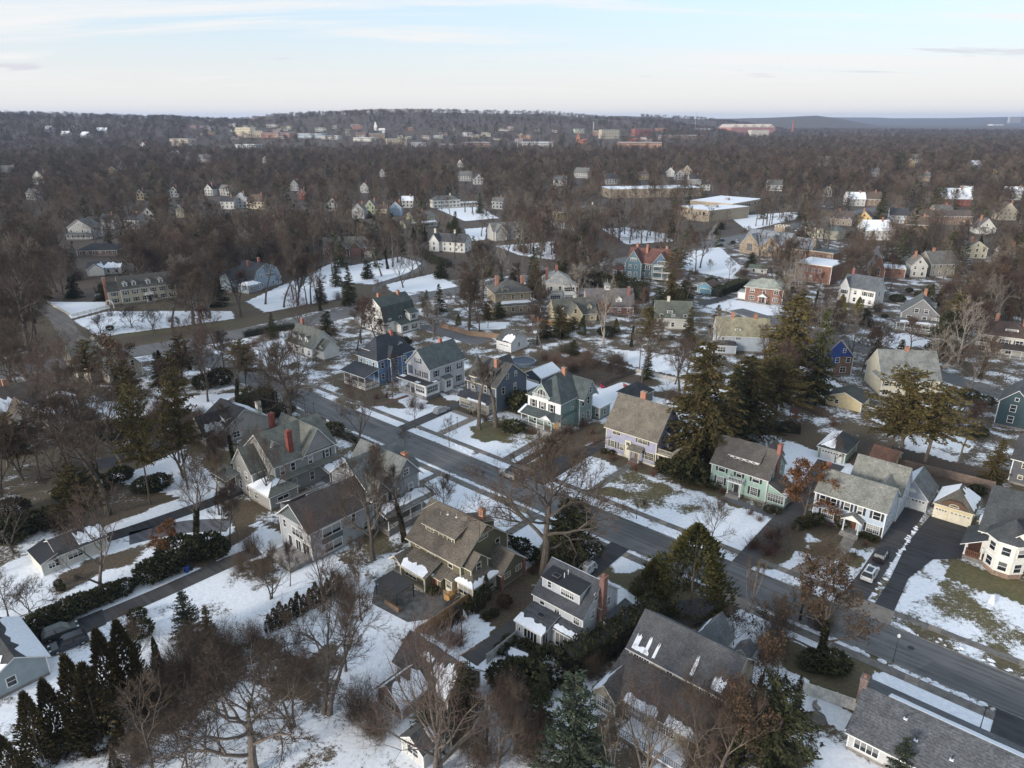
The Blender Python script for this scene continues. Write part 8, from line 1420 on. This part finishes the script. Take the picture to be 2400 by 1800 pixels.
for i, (t_, x, y, h, lab, wd) in enumerate((('A', 1640, 880, 20, 'bare tree standing behind the cluster of pale houses at left', 'bare_tree'), ('B', 1180, 700, 20, 'bare brown tree in the middle of the centre woods', 'bare_tree'), ('C', 1020, 640, 20, 'bare tree between the colonial and the snowy slope at right', 'bare_tree'), ('C', 800, 400, 20, 'large dark evergreen clump above the right hand woods', 'spruce_tree'))):
    x_, y_, D_ = find(*pix(t_, x, y)); o = put(LOD[i], wd, None, (x_, y_, 0), i); o.scale = (1.3,) * 3 if i == 3 else (1, 1, 1); tag(o, lab, 'tree', EG if i == 3 else BG); lodobj.append(o)
pts, sc_, idx = [], [], []
for x, y, h, con in WOODS: pts.append((x, y, 0)); sc_.append((h / 20 * .9, h / 20)); idx.append(3 if con else rnd.randrange(3))
TOWN = lambda px, D: (1500 < D < 2700 and 430 < px < 1560)
for D0, D1, n in ((430, 900, 4600), (900, 1700, 11000), (1700, 2900, 8500), (2900, 5200, 9000)):
    for _ in range(n):
        px = rnd.uniform(-250, 2650); D = math.sqrt(rnd.uniform(D0 ** 2, D1 ** 2)); x, y = dist_at(px, D)
        if D0 > 2000 and px < 1500 and D > 3900: continue
        if D < 700 and any(math.hypot(x - a, y - b) < 5 for i in (-1, 0, 1) for j in (-1, 0, 1) for a, b, r_ in grid_x.get((int(x // 6) + i, int(y // 6) + j), ())): continue
        if TOWN(px, D) and rnd.random() < .55: continue
        con = rnd.random() < .09; h = rnd.triangular(9, 25, 17) if D < 2500 else rnd.uniform(13, 19)
        if D < 1600 and not clear(x, y, h, 3.4, rnd, .7 if D < 900 else .6): continue
        if D < 700: grid_x.setdefault((int(x // 6), int(y // 6)), []).append((x, y, 6))
        g = 1.0 if D < 900 else 1.15 if D < 1700 else 1.6 if D < 2900 else 2.3
        pts.append((x, y, float(terrain(x, y)))); sc_.append((h / 20 * g * rnd.uniform(.85, 1.2), h / 20)); idx.append(3 if con else rnd.randrange(3))
me = bpy.data.meshes.new('distant_wood'); me.from_pydata(pts, [], [])
for nm, ty, arr in (('sx', 'FLOAT', [s[0] for s in sc_]), ('sz', 'FLOAT', [s[1] for s in sc_]), ('pick', 'INT', idx), ('spin', 'FLOAT', [rnd.uniform(0, 6.283) for _ in pts])): a = me.attributes.new(nm, ty, 'POINT'); a.data.foreach_set('value', arr)
wood = put(me, 'distant_wood'); tag(wood, 'bare brown winter woods stretching away to the hills', 'woods', kind='stuff')
ng = bpy.data.node_groups.new('scatter_trees', 'GeometryNodeTree'); ng.interface.new_socket('Geometry', in_out='INPUT', socket_type='NodeSocketGeometry'); ng.interface.new_socket('Geometry', in_out='OUTPUT', socket_type='NodeSocketGeometry')
GN = ng.nodes.new; gi, go = GN('NodeGroupInput'), GN('NodeGroupOutput'); LK = ng.links.new
jg = GN('GeometryNodeJoinGeometry')
for o in reversed(lodobj): oi = GN('GeometryNodeObjectInfo'); oi.inputs['Object'].default_value = o; oi.inputs['As Instance'].default_value = True; oi.transform_space = 'ORIGINAL'; LK(oi.outputs['Geometry'], jg.inputs[0])
iop = GN('GeometryNodeInstanceOnPoints'); iop.inputs['Pick Instance'].default_value = True; LK(gi.outputs[0], iop.inputs['Points']); LK(jg.outputs[0], iop.inputs['Instance'])
def na(n, ty): a = GN('GeometryNodeInputNamedAttribute'); a.data_type = ty; a.inputs['Name'].default_value = n; return a.outputs[0]
LK(na('pick', 'INT'), iop.inputs['Instance Index']); cx1 = GN('ShaderNodeCombineXYZ'); LK(na('spin', 'FLOAT'), cx1.inputs[2]); LK(cx1.outputs[0], iop.inputs['Rotation'])
cx2 = GN('ShaderNodeCombineXYZ'); sx_ = na('sx', 'FLOAT'); LK(sx_, cx2.inputs[0]); LK(sx_, cx2.inputs[1]); LK(na('sz', 'FLOAT'), cx2.inputs[2]); LK(cx2.outputs[0], iop.inputs['Scale']); LK(iop.outputs[0], go.inputs[0])
md = wood.modifiers.new('scatter', 'NODES'); md.node_group = ng
# ---------------------------------------------------------------- cars, posts, fences, yard things
TYRE = plain('tyre', (.015, .015, .016), .9, .1); CHROME = plain('alloy', (.45, .45, .46), .3, .1, 1, .9); LAMPG = plain('headlamp', (.6, .62, .65), .15, .05); REDL = plain('tail_lamp', (.25, .01, .01), .3, .05); BLACKP = plain('black_plastic', (.02, .02, .022), .6, .1)
def car(label, xy, ang, col, L=4.6, W=1.85, H=1.68, jeep=False, roofc=None, snow=False, group=None, glass_roof=False):
    m_, t_, b_ = newmat('car_paint'); b_.inputs['Base Color'].default_value = rgb(col); b_.inputs['Roughness'].default_value = .3; b_.inputs['Coat Weight'].default_value = .5
    e = empty('parked_car', xy, ang, label, 'car', group); hw = W / 2; x0, x1 = -L / 2, L / 2; b = MB(); g = MB()
    P0 = [(x0, .72), (x0 + .08, .95), (x0 + .5, 1.02), (x1 - 1.25, 1.0), (x1 - .35, .9), (x1, .68)] if not jeep else [(x0, .75), (x0 + .05, 1.12), (x0 + .3, 1.15), (x1 - 1.4, 1.12), (x1 - .15, 1.05), (x1, .75)]
    for (xa, za), (xb, zb) in zip(P0[:-1], P0[1:]):
        wa = hw * (.86 if xa == x0 else 1); wb = hw * (.84 if xb == x1 else 1); q0 = [(xa, -wa, .3), (xa, wa, .3), (xa, wa * .97, za), (xa, -wa * .97, za)]; q1 = [(xb, -wb, .3), (xb, wb, .3), (xb, wb * .97, zb), (xb, -wb * .97, zb)]; b.solid(q0, q1, m_)
    ca, cb, ta, tb = (x0 + .12, x1 - 1.15, x0 + .55, x1 - 2.0) if not jeep else (x0 + .12, x1 - 1.5, x0 + .2, x1 - 1.75)
    z1, z2 = 1.0, H - .06; g.solid([(ca, -hw * .92, z1), (cb, -hw * .92, z1), (cb, hw * .92, z1), (ca, hw * .92, z1)], [(ta, -hw * .74, z2), (tb, -hw * .74, z2), (tb, hw * .74, z2), (ta, hw * .74, z2)], GLASS)
    for f in (.02, .5, .98):
        for s in (-1, 1): xa = ca + (cb - ca) * f; xb = ta + (tb - ta) * f; b.tube((xa, s * hw * .93, z1), (xb, s * hw * .75, z2), .05, .045, m_, 4)
    b.solid([(ta - .06, -hw * .76, z2), (tb + .06, -hw * .76, z2), (tb + .06, hw * .76, z2), (ta - .06, hw * .76, z2)], [(ta + .1, -hw * .66, H), (tb - .1, -hw * .66, H), (tb - .1, hw * .66, H), (ta + .1, hw * .66, H)], SNOW if snow else (roofc or m_))
    if glass_roof: g.box(ta + .3, -hw * .5, H - .01, tb - .2, hw * .5, H + .012, GLASS)
    b.box(x0 + .02, -hw * .88, .24, x1 - .02, hw * .88, .299, BLACKP); b.build('body', e); g.build('windows', e)
    w = CACHE.get('wheel')
    if not w: k = MB(); k.tube((0, -.12, 0), (0, .12, 0), .35, .35, TYRE, 16); w = k.mesh('wheel'); CACHE['wheel'] = w; k = MB(); k.tube((0, -.135, 0), (0, .135, 0), .2, .2, CHROME, 10); CACHE['rim'] = k.mesh('rim')
    for x in (x0 + .85, x1 - .9):
        for s in (-1, 1): wo = put(w, 'wheel', e, (x, s * (hw - .1), .35)); put(CACHE['rim'], 'rim', wo)
    for s in (-1, 1):
        k = MB(); k.box(x1 - .32, s * hw * .52, .7, x1 - .01, s * hw * .83, .86, LAMPG); k.build('headlight', e); k = MB(); k.box(x0 - .01, s * hw * .7, .76, x0 + .08, s * hw * .85, .9, REDL); k.build('tail_light', e)
    if jeep: k = MB(); k.tube((x0 - .22, 0, .95), (x0 - .02, 0, .95), .36, .36, TYRE, 16); k.build('spare_wheel', e)
    return e
AV = math.atan2(VY, VX); CG = 'cars parked around the neighbourhood'
car('silver hatchback SUV parked on the drive by the slate blue house', S(-122.2, 114.6)[:2], AV, (.32, .32, .33)); car('cream white off road car parked at the kerb on the main street', S(-86.6, 99.7)[:2], TH + math.pi, (.48, .45, .4), 4.4, 1.85, 1.8, True, BLACKP)
car('white SUV with a dark glass roof on the drive behind the chimney house', S(-55.0, 82.4)[:2], AV + math.pi, (.55, .56, .58), glass_roof=True); car('black open top off road car in front of the white SUV on a drive', at('I', 1285, 300), AV, (.015, .016, .02), 4.3, 1.85, 1.8, True, BLACKP); car('white SUV parked nose in below the black off road car', at('I', 1212, 415), AV, (.66, .66, .66), glass_roof=True)
a_ = at('G', 320, 905); b2 = at('G', 585, 800); an = math.atan2(b2[1] - a_[1], b2[0] - a_[0]); car('dark navy SUV on the snowy yard nearest the cottage', at('G', 450, 870), an + math.pi, (.016, .018, .025), 4.9, 1.95, 1.78); car('dark green grey SUV beside the navy SUV under the hedge', at('G', 395, 795), an, (.045, .055, .052), 4.7, 1.9, 1.75)
d_ = S(CROSS[4][0] - CROSS[3][0], CROSS[4][1] - CROSS[3][1]); ac = math.atan2(d_[1], d_[0])
for lab, t_, x, y, c, a in (('white SUV driving the wide cross road near the teal Victorian', 'B', 1705, 1168, (.6, .6, .6), ac), ('black car on the cross road nearest the library', 'C', 242, 1040, (.02, .02, .024), ac), ('dark blue car further along the cross road', 'C', 252, 1010, (.02, .025, .05), ac), ('grey sedan parked before the blue garage', 'C', 112, 1368, (.3, .31, .33), AV), ('silver car by the brick chimney end of the cream mansion', 'A', 655, 1370, (.3, .32, .34), 0.1), ('dark car leftmost in the row behind the library', 'C', 610, 945, (.03, .03, .035), ac), ('grey car in the middle of the row behind the library', 'C', 680, 930, (.2, .2, .22), ac), ('light car rightmost in the row behind the library', 'C', 745, 945, (.45, .45, .46), ac), ('dark car half hidden by the arborvitae wall', 'B', 2130, 1345, (.03, .03, .035), ac), ('blue grey car on the school parking lot', 'C', 960, 800, (.1, .12, .16), ac + 1.5), ('red car on the school parking lot', 'C', 1010, 790, (.2, .03, .03), ac + 1.5), ('white car on the school parking lot', 'C', 905, 790, (.5, .5, .5), ac + 1.5)): car(lab, at(t_, x, y), a, c)
def pole(label, t_, x, y, h, arm=True):
    xy = at(t_, x, y); e = empty('utility_pole', xy, TH, label, 'utility pole'); b = MB(); wd = plain('pole_wood', (.13, .10, .08), .9, .3); b.tube((0, 0, -.3), (0, 0, h), .16, .11, wd, 8); b.build('pole', e)
    if arm: b = MB(); b.box(-1.1, -.06, h - 1.0, 1.1, .06, h - .85, wd); b.tube((.35, .2, h - 2.4), (.35, .2, h - 1.5), .18, .18, plain('transformer', (.3, .31, .32), .5), 8); b.build('crossarm', e)
for a in (('wooden utility pole by the white picket fence', 'E', 1930, 480, 10), ('short dark utility pole in the bottom brush', 'H', 945, 1565, 9), ('utility pole before the red carriage house', 'B', 1683, 1500, 10), ('utility pole by the arborvitae hedge end', 'B', 2085, 1390, 9), ('tall utility pole by the school parking lot', 'C', 988, 755, 13), ('second utility pole right of the school lot', 'C', 1105, 745, 12), ('utility pole behind the tan dormered house', 'B', 1240, 1620, 9), ('leaning service pole by the big oak drive', 'D', 1810, 1030, 9, False)): pole(*a)
def lamp(label, t_, x, y, h, globe=False):
    xy = at(t_, x, y); e = empty('street_lamp', xy, 0, label, 'lamp post', 'lamp posts'); ir = plain('green_iron', (.03, .06, .05), .5) if globe else plain('black_iron', (.02, .02, .022), .5); b = MB(); b.tube((0, 0, 0), (0, 0, .5), .11, .07, ir, 8); b.tube((0, 0, .5), (0, 0, h), .055, .045, ir, 8); b.build('post', e); b = MB()
    if globe:
        gm = plain('milk_glass', (.7, .7, .68), .3, .05)
        for z0, z1, r0, r1 in ((0, .12, .1, .2), (.12, .35, .2, .23), (.35, .52, .23, .12), (.52, .62, .12, .02)): b.tube((0, 0, h + z0), (0, 0, h + z1), r0, r1, gm, 10)
    else: b.tube((0, 0, h), (0, 0, h + .3), .09, .15, GLASS, 6); b.tube((0, 0, h + .3), (0, 0, h + .45), .19, .03, ir, 6)
    b.build('lamp_head', e)
for a in (('black lantern post beside the walk of the slate blue house', 'E', 752, 832, 2.2), ('thin dark lamp post on the verge before the lavender house', 'E', 1912, 1425, 2.6), ('green iron street lamp with a white globe by the ranch house lawn', 'I', 1362, 975, 4.2, True), ('black lantern post on the snowy lawn behind the olive house', 'E', 1098, 1460, 2.0), ('dark street lamp at the bend beside the hedge mound', 'D', 1978, 735, 3.6), ('dark post on the kerb just right of the bend lamp', 'D', 2038, 745, 2.6), ('faint thin lamp post near the ranch house driveway', 'I', 1925, 1410, 3.2), ('white lamp post in front of the library lawn', 'C', 345, 1050, 4.0, True), ('lantern post on the lawn of the tall sage Victorian', 'E', 1098, 1062, 1.8)): lamp(*a)
def fence(label, marks, h, col, gap=2.4, picket=False, kindn='wooden_fence', uv=None):
    pts = [at(*m) for m in marks]; e = empty(kindn, pts[0], 0, label, 'fence'); m = plain('fence_' + str(col), col, .85, .25); ox, oy = pts[0]
    for (xa, ya), (xb, yb) in zip(pts[:-1], pts[1:]):
        L_ = math.hypot(xb - xa, yb - ya); n = max(1, round(L_ / gap)); ang = math.atan2(yb - ya, xb - xa); q = MB()
        if picket:
            for i in range(int(L_ / .32)): q.box(i * .32, -.02, .06, i * .32 + .17, .02, h, m)
            q.box(0, .021, h * .25, L_, .05, h * .25 + .1, m); q.box(0, .021, h * .75, L_, .05, h * .75 + .1, m)
        else:
            k = int(L_ / .45) + 1
            for i in range(k): q.box(i * L_ / k, -.03 - .008 * (i % 2), .05, (i + 1) * L_ / k - .015, .03, h - .02 * ((i * 5) % 3), m)
            q.box(0, -.05, h, L_, .05, h + .06, m)
        o = q.build('pickets' if picket else 'panel', e, (xa - ox, ya - oy, 0), ang)
        pm = box_mesh(('post', str(col), h), -.08, -.08, 0, .08, .08, h + .16, m)
        for i in range(n + 1): put(pm, 'post', e, (xa - ox + (xb - xa) * i / n, ya - oy + (yb - ya) * i / n, 0), ang)
fence('new honey coloured board fence beside the small arborvitae row', [('H', 528, 795), ('H', 862, 562)], 1.7, (.36, .22, .10)); fence('white panel fence with a gate beside the ranch house chimney', [('I', 748, 1165), ('I', 1112, 1290)], 1.8, (.66, .64, .58)); fence('grey board fence by the patio of the chimney house', [('H', 945, 985), ('H', 1138, 828)], 1.6, (.36, .35, .33))
fence('weathered grey brown fence behind the garages', [('F', 1395, 1085), ('F', 2015, 1240)], 1.8, (.19, .14, .11), 3.2); fence('brown board fence below the tan foursquare house', [('E', 640, 185), ('E', 830, 240), ('E', 1020, 260)], 1.7, (.22, .15, .10)); fence('white picket fence behind the snowy back yard', [('E', 1905, 478), ('E', 2260, 560)], 1.3, (.55, .50, .42), 2.4, True); fence('dark wire fence along the shrubby yard edge', [('E', 1645, 585), ('E', 1905, 478)], 1.2, (.12, .10, .09), 2.4, True); fence('long dark board fence under the tall spruces', [('F', 690, 690), ('F', 940, 770)], 1.8, (.12, .085, .06)); fence('low white fence before the white dormered cape', [('D', 1730, 345), ('D', 1880, 315)], 1.1, (.6, .6, .57), 2.4, True); fence('white picket fence round the square snowy court of the mansion', [('D', 310, 30), ('D', 465, 118), ('D', 705, 60)], 1.1, (.6, .58, .52), 2.4, True); fence('short brown fence by the carriage house yard', [('B', 1230, 1520), ('B', 1380, 1560)], 1.6, (.25, .13, .07))
# round pool, swing set, hoops, bins, furniture
x, y = at('E', 1180, 425); e = empty('swimming_pool', (x, y), 0, 'round above ground pool with a dark blue cover', 'pool'); b = MB(); b.tube((0, 0, 0), (0, 0, 1.2), 3.6, 3.6, plain('pool_wall', (.20, .24, .28), .5), 28, False); b.build('pool_wall', e); b = MB(); b.tube((0, 0, 1.0), (0, 0, 1.05), 3.5, 3.5, plain('pool_cover', (.03, .05, .08), .4), 28); b.build('cover', e); b = MB()
for i in range(28): a0, a1 = 6.2832 * i / 28, 6.2832 * (i + 1) / 28; b.tube((3.6 * math.cos(a0), 3.6 * math.sin(a0), 1.2), (3.6 * math.cos(a1), 3.6 * math.sin(a1), 1.2), .1, .1, plain('pool_rim', (.35, .38, .4)), 5)
b.build('rim', e)
e = empty('swing_set', at('F', 730, 800), .5, 'wooden climbing frame with a small roof and a blue slide', 'play set'); wd = plain('play_wood', (.22, .11, .05)); b = MB()
for sx in (-1, 1):
    for sy in (-1, 1): b.box(sx - .07, sy - .07, 0, sx + .07, sy + .07, 2.9, wd)
b.box(-1.1, -1.1, 1.4, 1.1, 1.1, 1.5, wd); b.build('frame', e); b = MB()
for s_ in (-1, 1): b.slab([(s_ * 1.4, -1.3, 2.7), (s_ * 1.4, 1.3, 2.7), (0, 1.3, 3.8), (0, -1.3, 3.8)][::s_], .08, plain('play_roof', (.14, .07, .045)))
b.build('roof', e); b = MB(); b.slab([(1.0, -1.0, 1.5), (3.6, -1.0, .3), (3.6, -.3, .3), (1.0, -.3, 1.5)], .08, plain('slide_blue', (.06, .16, .25), .4)); b.build('slide', e)
for lab, t_, x, y, h, rz in (('white basketball hoop behind the dark hedge at left', 'G', 400, 690, 3.0, 2.2), ('grey basketball hoop by the snowy court below the cedar fence', 'H', 780, 800, 3.0, 2.0)):
    e = empty('basketball_hoop', at(t_, x, y), rz, lab, 'basketball hoop'); b = MB(); b.tube((0, 0, 0), (0, 0, h), .07, .07, BLACKP, 8); b.tube((0, 0, h - .3), (0, -.6, h), .05, .05, BLACKP, 6); b.build('pole', e); b = MB(); wt = plain('backboard', (.45, .46, .46), .4)
    b.box(-.9, -.66, h - .35, .9, -.62, h + .75, wt); b.box(-.3, -.67, h - .05, .3, -.661, h + .4, plain('backboard_mark', (.2, .2, .2))); b.build('backboard', e); b = MB()
    for i in range(12): a0, a1 = 6.2832 * i / 12, 6.2832 * (i + 1) / 12; b.tube((.23 * math.cos(a0), -.9 + .23 * math.sin(a0), h - .05), (.23 * math.cos(a1), -.9 + .23 * math.sin(a1), h - .05), .02, .02, plain('hoop_rim', (.4, .1, .04)), 4)
    b.build('rim', e)
def bin_(label, xy, c):
    e = empty('wheeled_bin', xy, .5, label, 'bin', 'bins'); m = plain('bin_' + str(c), c, .5); b = MB(); b.solid([(-.25, -.28, .05), (.25, -.28, .05), (.25, .28, .05), (-.25, .28, .05)], [(-.32, -.36, 1.0), (.32, -.36, 1.0), (.32, .36, 1.0), (-.32, .36, 1.0)], m); b.build('body', e); b = MB(); b.box(-.35, -.4, 1.0, .35, .4, 1.09, m); b.build('lid', e)
bin_('grey wheeled bin beside the narrow drive', at('G', 1182, 395), (.2, .2, .22)); bin_('blue wheeled bin right of the grey one', at('G', 1215, 390), (.02, .07, .3)); bin_('black wheeled bin right of the blue one', at('G', 1240, 375), (.02, .02, .025)); bin_('bright green bin on the porch side of the turreted house', at('F', 1858, 1515), (.03, .4, .06))
cush = plain('dark_cushion', (.03, .03, .035), .8)
def furn(name, label, xy, rz, boxes, cat): 
    e = empty(name, xy, rz, label, cat)
    for nm, (x0, y0, z0, x1, y1, z1), m in boxes: b = MB(); b.box(x0, y0, z0, x1, y1, z1, m); b.build(nm, e)
furn('garden_sofa', 'snow covered corner sofa on the patio of the chimney house', at('H', 1150, 950), TH + .2, (('base', (-2, -.5, 0, 2, .9, .42), cush), ('side_base', (.9, -2.0, 0, 2, -.51, .42), cush), ('snow_cover', (-2, -.5, .422, 2, .9, .62), SNOW), ('side_snow', (.9, -2.0, .422, 2, -.51, .6), SNOW)), 'sofa'); furn('garden_table', 'snow topped long dining table beside the French doors', at('H', 1395, 925), TH + .6, (('top', (-1.2, -.5, .68, 1.2, .5, .74), cush), ('leg', (-1.1, -.4, 0, -1.0, -.3, .679), cush), ('leg', (1.0, -.4, 0, 1.1, -.3, .679), cush), ('leg', (-1.1, .3, 0, -1.0, .4, .679), cush), ('leg', (1.0, .3, 0, 1.1, .4, .679), cush), ('snow_cover', (-1.15, -.45, .741, 1.15, .45, .88), SNOW)), 'table')
e = empty('fire_table', at('H', 1165, 985), 0, 'round dark fire table with a snow cap', 'table'); b = MB(); b.tube((0, 0, 0), (0, 0, .5), .65, .75, cush, 16); b.build('base', e); b = MB(); b.tube((0, 0, .5), (0, 0, .62), .74, .6, SNOW, 16); b.build('snow_cover', e)
e = empty('patio_umbrella', at('H', 1075, 985), 0, 'folded dark patio umbrella on a snowy base', 'umbrella'); b = MB(); b.tube((0, 0, .1), (0, 0, 2.3), .04, .04, BLACKP, 6); b.build('pole', e); b = MB(); b.tube((0, 0, .9), (0, 0, 2.5), .2, .06, plain('umbrella_cloth', (.06, .07, .1)), 8); b.build('canopy', e); b = MB(); b.tube((0, 0, 0), (0, 0, .14), .4, .38, SNOW, 12); b.build('base', e)
e = empty('pergola', at('H', 350, 545), TH, 'dark canopied outdoor kitchen shelter on the stone patio', 'pergola'); b = MB(); b.box(-2.6, -1.9, 2.5, 2.6, 1.9, 2.62, plain('dark_canopy', (.04, .038, .038), .7)); b.build('canopy', e)
for sx in (-2.4, 2.4):
    for sy in (-1.7, 1.7): b = MB(); b.box(sx - .08, sy - .08, 0, sx + .08, sy + .08, 2.499, BLACKP); b.build('post', e)
furn('garden_sofa', 'brown wicker sofa at the edge of the patio shelter', at('H', 345, 615), TH, (('seat', (-1.6, -.4, 0, 1.6, .4, .42), plain('wicker', (.18, .12, .08))), ('backrest', (-1.6, -.6, 0, 1.6, -.401, .85), plain('wicker', (.18, .12, .08)))), 'sofa'); furn('covered_grill', 'black covered grill against the honey coloured fence', at('H', 735, 640), TH, (('cover', (-1.6, -.7, 0, 1.6, .7, .9), cush), ('lid_cover', (-.8, -.5, .901, .8, .5, 1.25), cush)), 'grill')
e = empty('fire_pit', at('I', 872, 1345), 0, 'round stone fire pit with chairs on the snowy yard', 'fire pit'); b = MB(); b.tube((0, 0, 0), (0, 0, .45), 1.1, 1.0, masonry((.16, .14, .12), scale=2), 14); b.build('ring', e)
for lab, dx, dy, c in (('brown chair left of the stone fire pit', -1.7, .2, (.12, .08, .06)), ('grey wooden chair behind the stone fire pit', .6, 1.7, (.3, .27, .24))): p = at('I', 872, 1345); mm = plain('chair' + str(c), c); furn('garden_chair', lab, (p[0] + dx, p[1] + dy), .4, (('seat', (-.35, -.35, .3, .35, .35, .38), mm), ('backrest', (-.35, .35, .2, .35, .43, 1.05), mm), ('leg', (-.33, -.33, 0, -.25, .33, .299), mm), ('leg', (.25, -.33, 0, .33, .33, .299), mm)), 'chair')
e = empty('garden_arch', at('D', 715, 62), 0, 'white round garden arch at the corner of the square snowy court', 'garden arch'); b = MB(); wm = plain('arch_white', (.65, .65, .62))
for i in range(14): a0, a1 = math.pi * i / 14, math.pi * (i + 1) / 14; b.tube((1.5 * math.cos(a0), 0, 1.6 + 1.5 * math.sin(a0)), (1.5 * math.cos(a1), 0, 1.6 + 1.5 * math.sin(a1)), .22, .22, wm, 6)
b.build('arch', e)
for s_ in (-1.5, 1.5): b = MB(); b.tube((s_, 0, 0), (s_, 0, 1.6), .22, .22, wm, 6); b.build('post', e)
e = empty('snowman', at('I', 2000, 590), 0, 'lumpy little snowman on the patchy lawn of the turreted house', 'snowman'); b = MB()
for z0, z1, r0, r1 in ((0, .3, .4, .5), (.3, .7, .5, .3), (.7, .95, .3, .36), (.95, 1.25, .36, .18), (1.25, 1.5, .22, .12)): b.tube((0, 0, z0), (0, 0, z1), r0, r1, SNOW, 10)
b.build('body', e)
for lab, x, c in (('red toy wagon on the left of the snowy back yard', 1692, (.45, .02, .06)), ('red orange toy car in the middle of the snowy back yard', 1840, (.5, .06, .02))): mm = plain('toy' + str(x), c, .4); furn('toy_car', lab, at('E', x, 578 if x < 1800 else 570), .4, (('body', (-.5, -.35, .15, .5, .35, .55), mm), ('seat_back', (-.5, -.35, .551, -.3, .35, 1.0), mm), ('wheel', (-.4, -.4, 0, -.15, .4, .25), BLACKP), ('wheel', (.15, -.4, 0, .4, .4, .25), BLACKP)), 'toy')
# flag by the light grey house porch
e = empty('flag', S(-141.9, 117.2)[:2], TH, 'drooping striped flag on the porch post of the light grey house', 'flag'); b = MB(); b.tube((0, 0, 3.3), (.1, -1.6, 4.6), .03, .03, TRIM, 6); b.build('flagpole', e); b = MB(); fr, fw, fb = plain('flag_red', (.35, .03, .04)), plain('flag_white', (.6, .58, .56)), plain('flag_blue', (.03, .05, .16))
for i in range(7):
    for k in range(5):
        z0, z1 = 4.4 - k * .42, 4.4 - (k + 1) * .42; c = fb if (i < 4 and k < 2) else (fr if i % 2 == 0 else fw); b.box(-.35 + i * .1, -1.5 + .03 * ((i + k) % 2), z1 + .001, -.251 + i * .1, -1.47 + .03 * ((i + k) % 2), z0, c)
b.build('cloth', e)
# the white dog on the dark yard behind the mint house
rd = random.Random(2); me = bpy.data.meshes.new('dog'); J = [((0, 0, .62), .15), ((.35, 0, .62), .16), ((.5, 0, .78), .09), ((.68, 0, .92), .1), ((.85, 0, .88), .055), ((-.35, 0, .64), .14), ((-.62, 0, .78), .04), ((-.78, 0, .95), .03)]; E_ = [(0, 1), (1, 2), (2, 3), (3, 4), (0, 5), (5, 6), (6, 7)]
for s_ in (-.1, .1):
    n = len(J); J += [((.36, s_, .42), .075), ((.35, s_, .2), .045), ((.39, s_, .03), .05)]; E_ += [(1, n), (n, n + 1), (n + 1, n + 2)]; n = len(J); J += [((-.33, s_, .42), .09), ((-.48, s_, .24), .05), ((-.42, s_, .03), .05)]; E_ += [(5, n), (n, n + 1), (n + 1, n + 2)]; n = len(J); J += [((.64, s_ * .7, 1.04), .03)]; E_ += [(3, n)]
me.from_pydata([j[0] for j in J], E_, []); dog = put(me, 'dog', None, (*at('F', 508, 868), 0), 2.6); md = dog.modifiers.new('skin', 'SKIN'); 
for i, v in enumerate(me.skin_vertices[0].data): v.radius = (J[i][1],) * 2; v.use_root = i == 0
dog.modifiers.new('sub', 'SUBSURF').render_levels = 2; me.materials.append(plain('white_fur', (.6, .57, .5))); tag(dog, 'white dog standing on the dark yard behind the mint house', 'dog')
# ---------------------------------------------------------------- labels for trees and shrubs from what stands nearest
STOP = {'with', 'and', 'under', 'over', 'beside', 'behind', 'at', 'by', 'among', 'half', 'near', 'on', 'right', 'left', 'wrapped', 'before', 'backing', 'in', 'beyond', 'standing', 'whose', 'below', 'from', 'through', 'a', 'the', 'one'}
LM = []; seen = set()
for (x, y, a, h) in FOOT:
    ws = []
    for wd_ in h.root['label'].split():
        if wd_ in STOP and len(ws) > 1: break
        if wd_ not in STOP: ws.append(wd_)
    ph = ' '.join(ws[:5])
    if ph in seen or h.ext[0] > 1e8: continue
    seen.add(ph); cx, cy = (h.ext[0] + h.ext[2]) / 2, (h.ext[1] + h.ext[3]) / 2; X, Y = x + cx * math.cos(a) - cy * math.sin(a), y + cx * math.sin(a) + cy * math.cos(a); LM.append((ph, X, Y, (h.ext[2] - h.ext[0]) * .55))
ORD = ['', 'second', 'third', 'fourth', 'fifth', 'sixth', 'seventh', 'eighth', 'ninth', 'tenth', 'eleventh', 'twelfth', 'thirteenth', 'fourteenth', 'fifteenth', 'sixteenth', 'seventeenth', 'eighteenth']
by = {}
for o, words, h, (x, y) in TREES:
    ph, X, Y, W = min(LM, key=lambda l: math.hypot(l[1] - x, l[2] - y)); p, q = proj(x, y, 1), proj(X, Y, 1); hw_ = 1664 * W / q[2]
    rel = 'left of' if p[0] < q[0] - hw_ else 'right of' if p[0] > q[0] + hw_ else 'behind' if p[2] > q[2] else 'in front of'
    by.setdefault('%s %s the %s' % (words, rel, ph), []).append((p[0], o))
for k, l in by.items():
    l.sort(key=lambda q: q[0])
    for i, (_, o) in enumerate(l): o['label'] = k if len(l) == 1 else k + (', leftmost' if i == 0 else ', rightmost' if i == len(l) - 1 else ', %s from left' % (ORD[i] if i < len(ORD) else str(i + 1) + 'th'))
# ---------------------------------------------------------------- the air
b = MB(); m = bpy.data.materials.new('haze_air'); m.use_nodes = True; t = m.node_tree; t.nodes.clear(); pv = t.nodes.new('ShaderNodeVolumePrincipled'); pv.inputs['Color'].default_value = (.56, .70, .97, 1); pv.inputs['Density'].default_value = HAZE_D; pv.inputs['Anisotropy'].default_value = .2; om = t.nodes.new('ShaderNodeOutputMaterial'); t.links.new(pv.outputs[0], om.inputs['Volume'])
b.box(-16000, -500, -13.5, 16000, 19000, 165, m); tag(b.build('haze'), 'thin blue winter haze filling the air over the town', 'haze', kind='stuff')
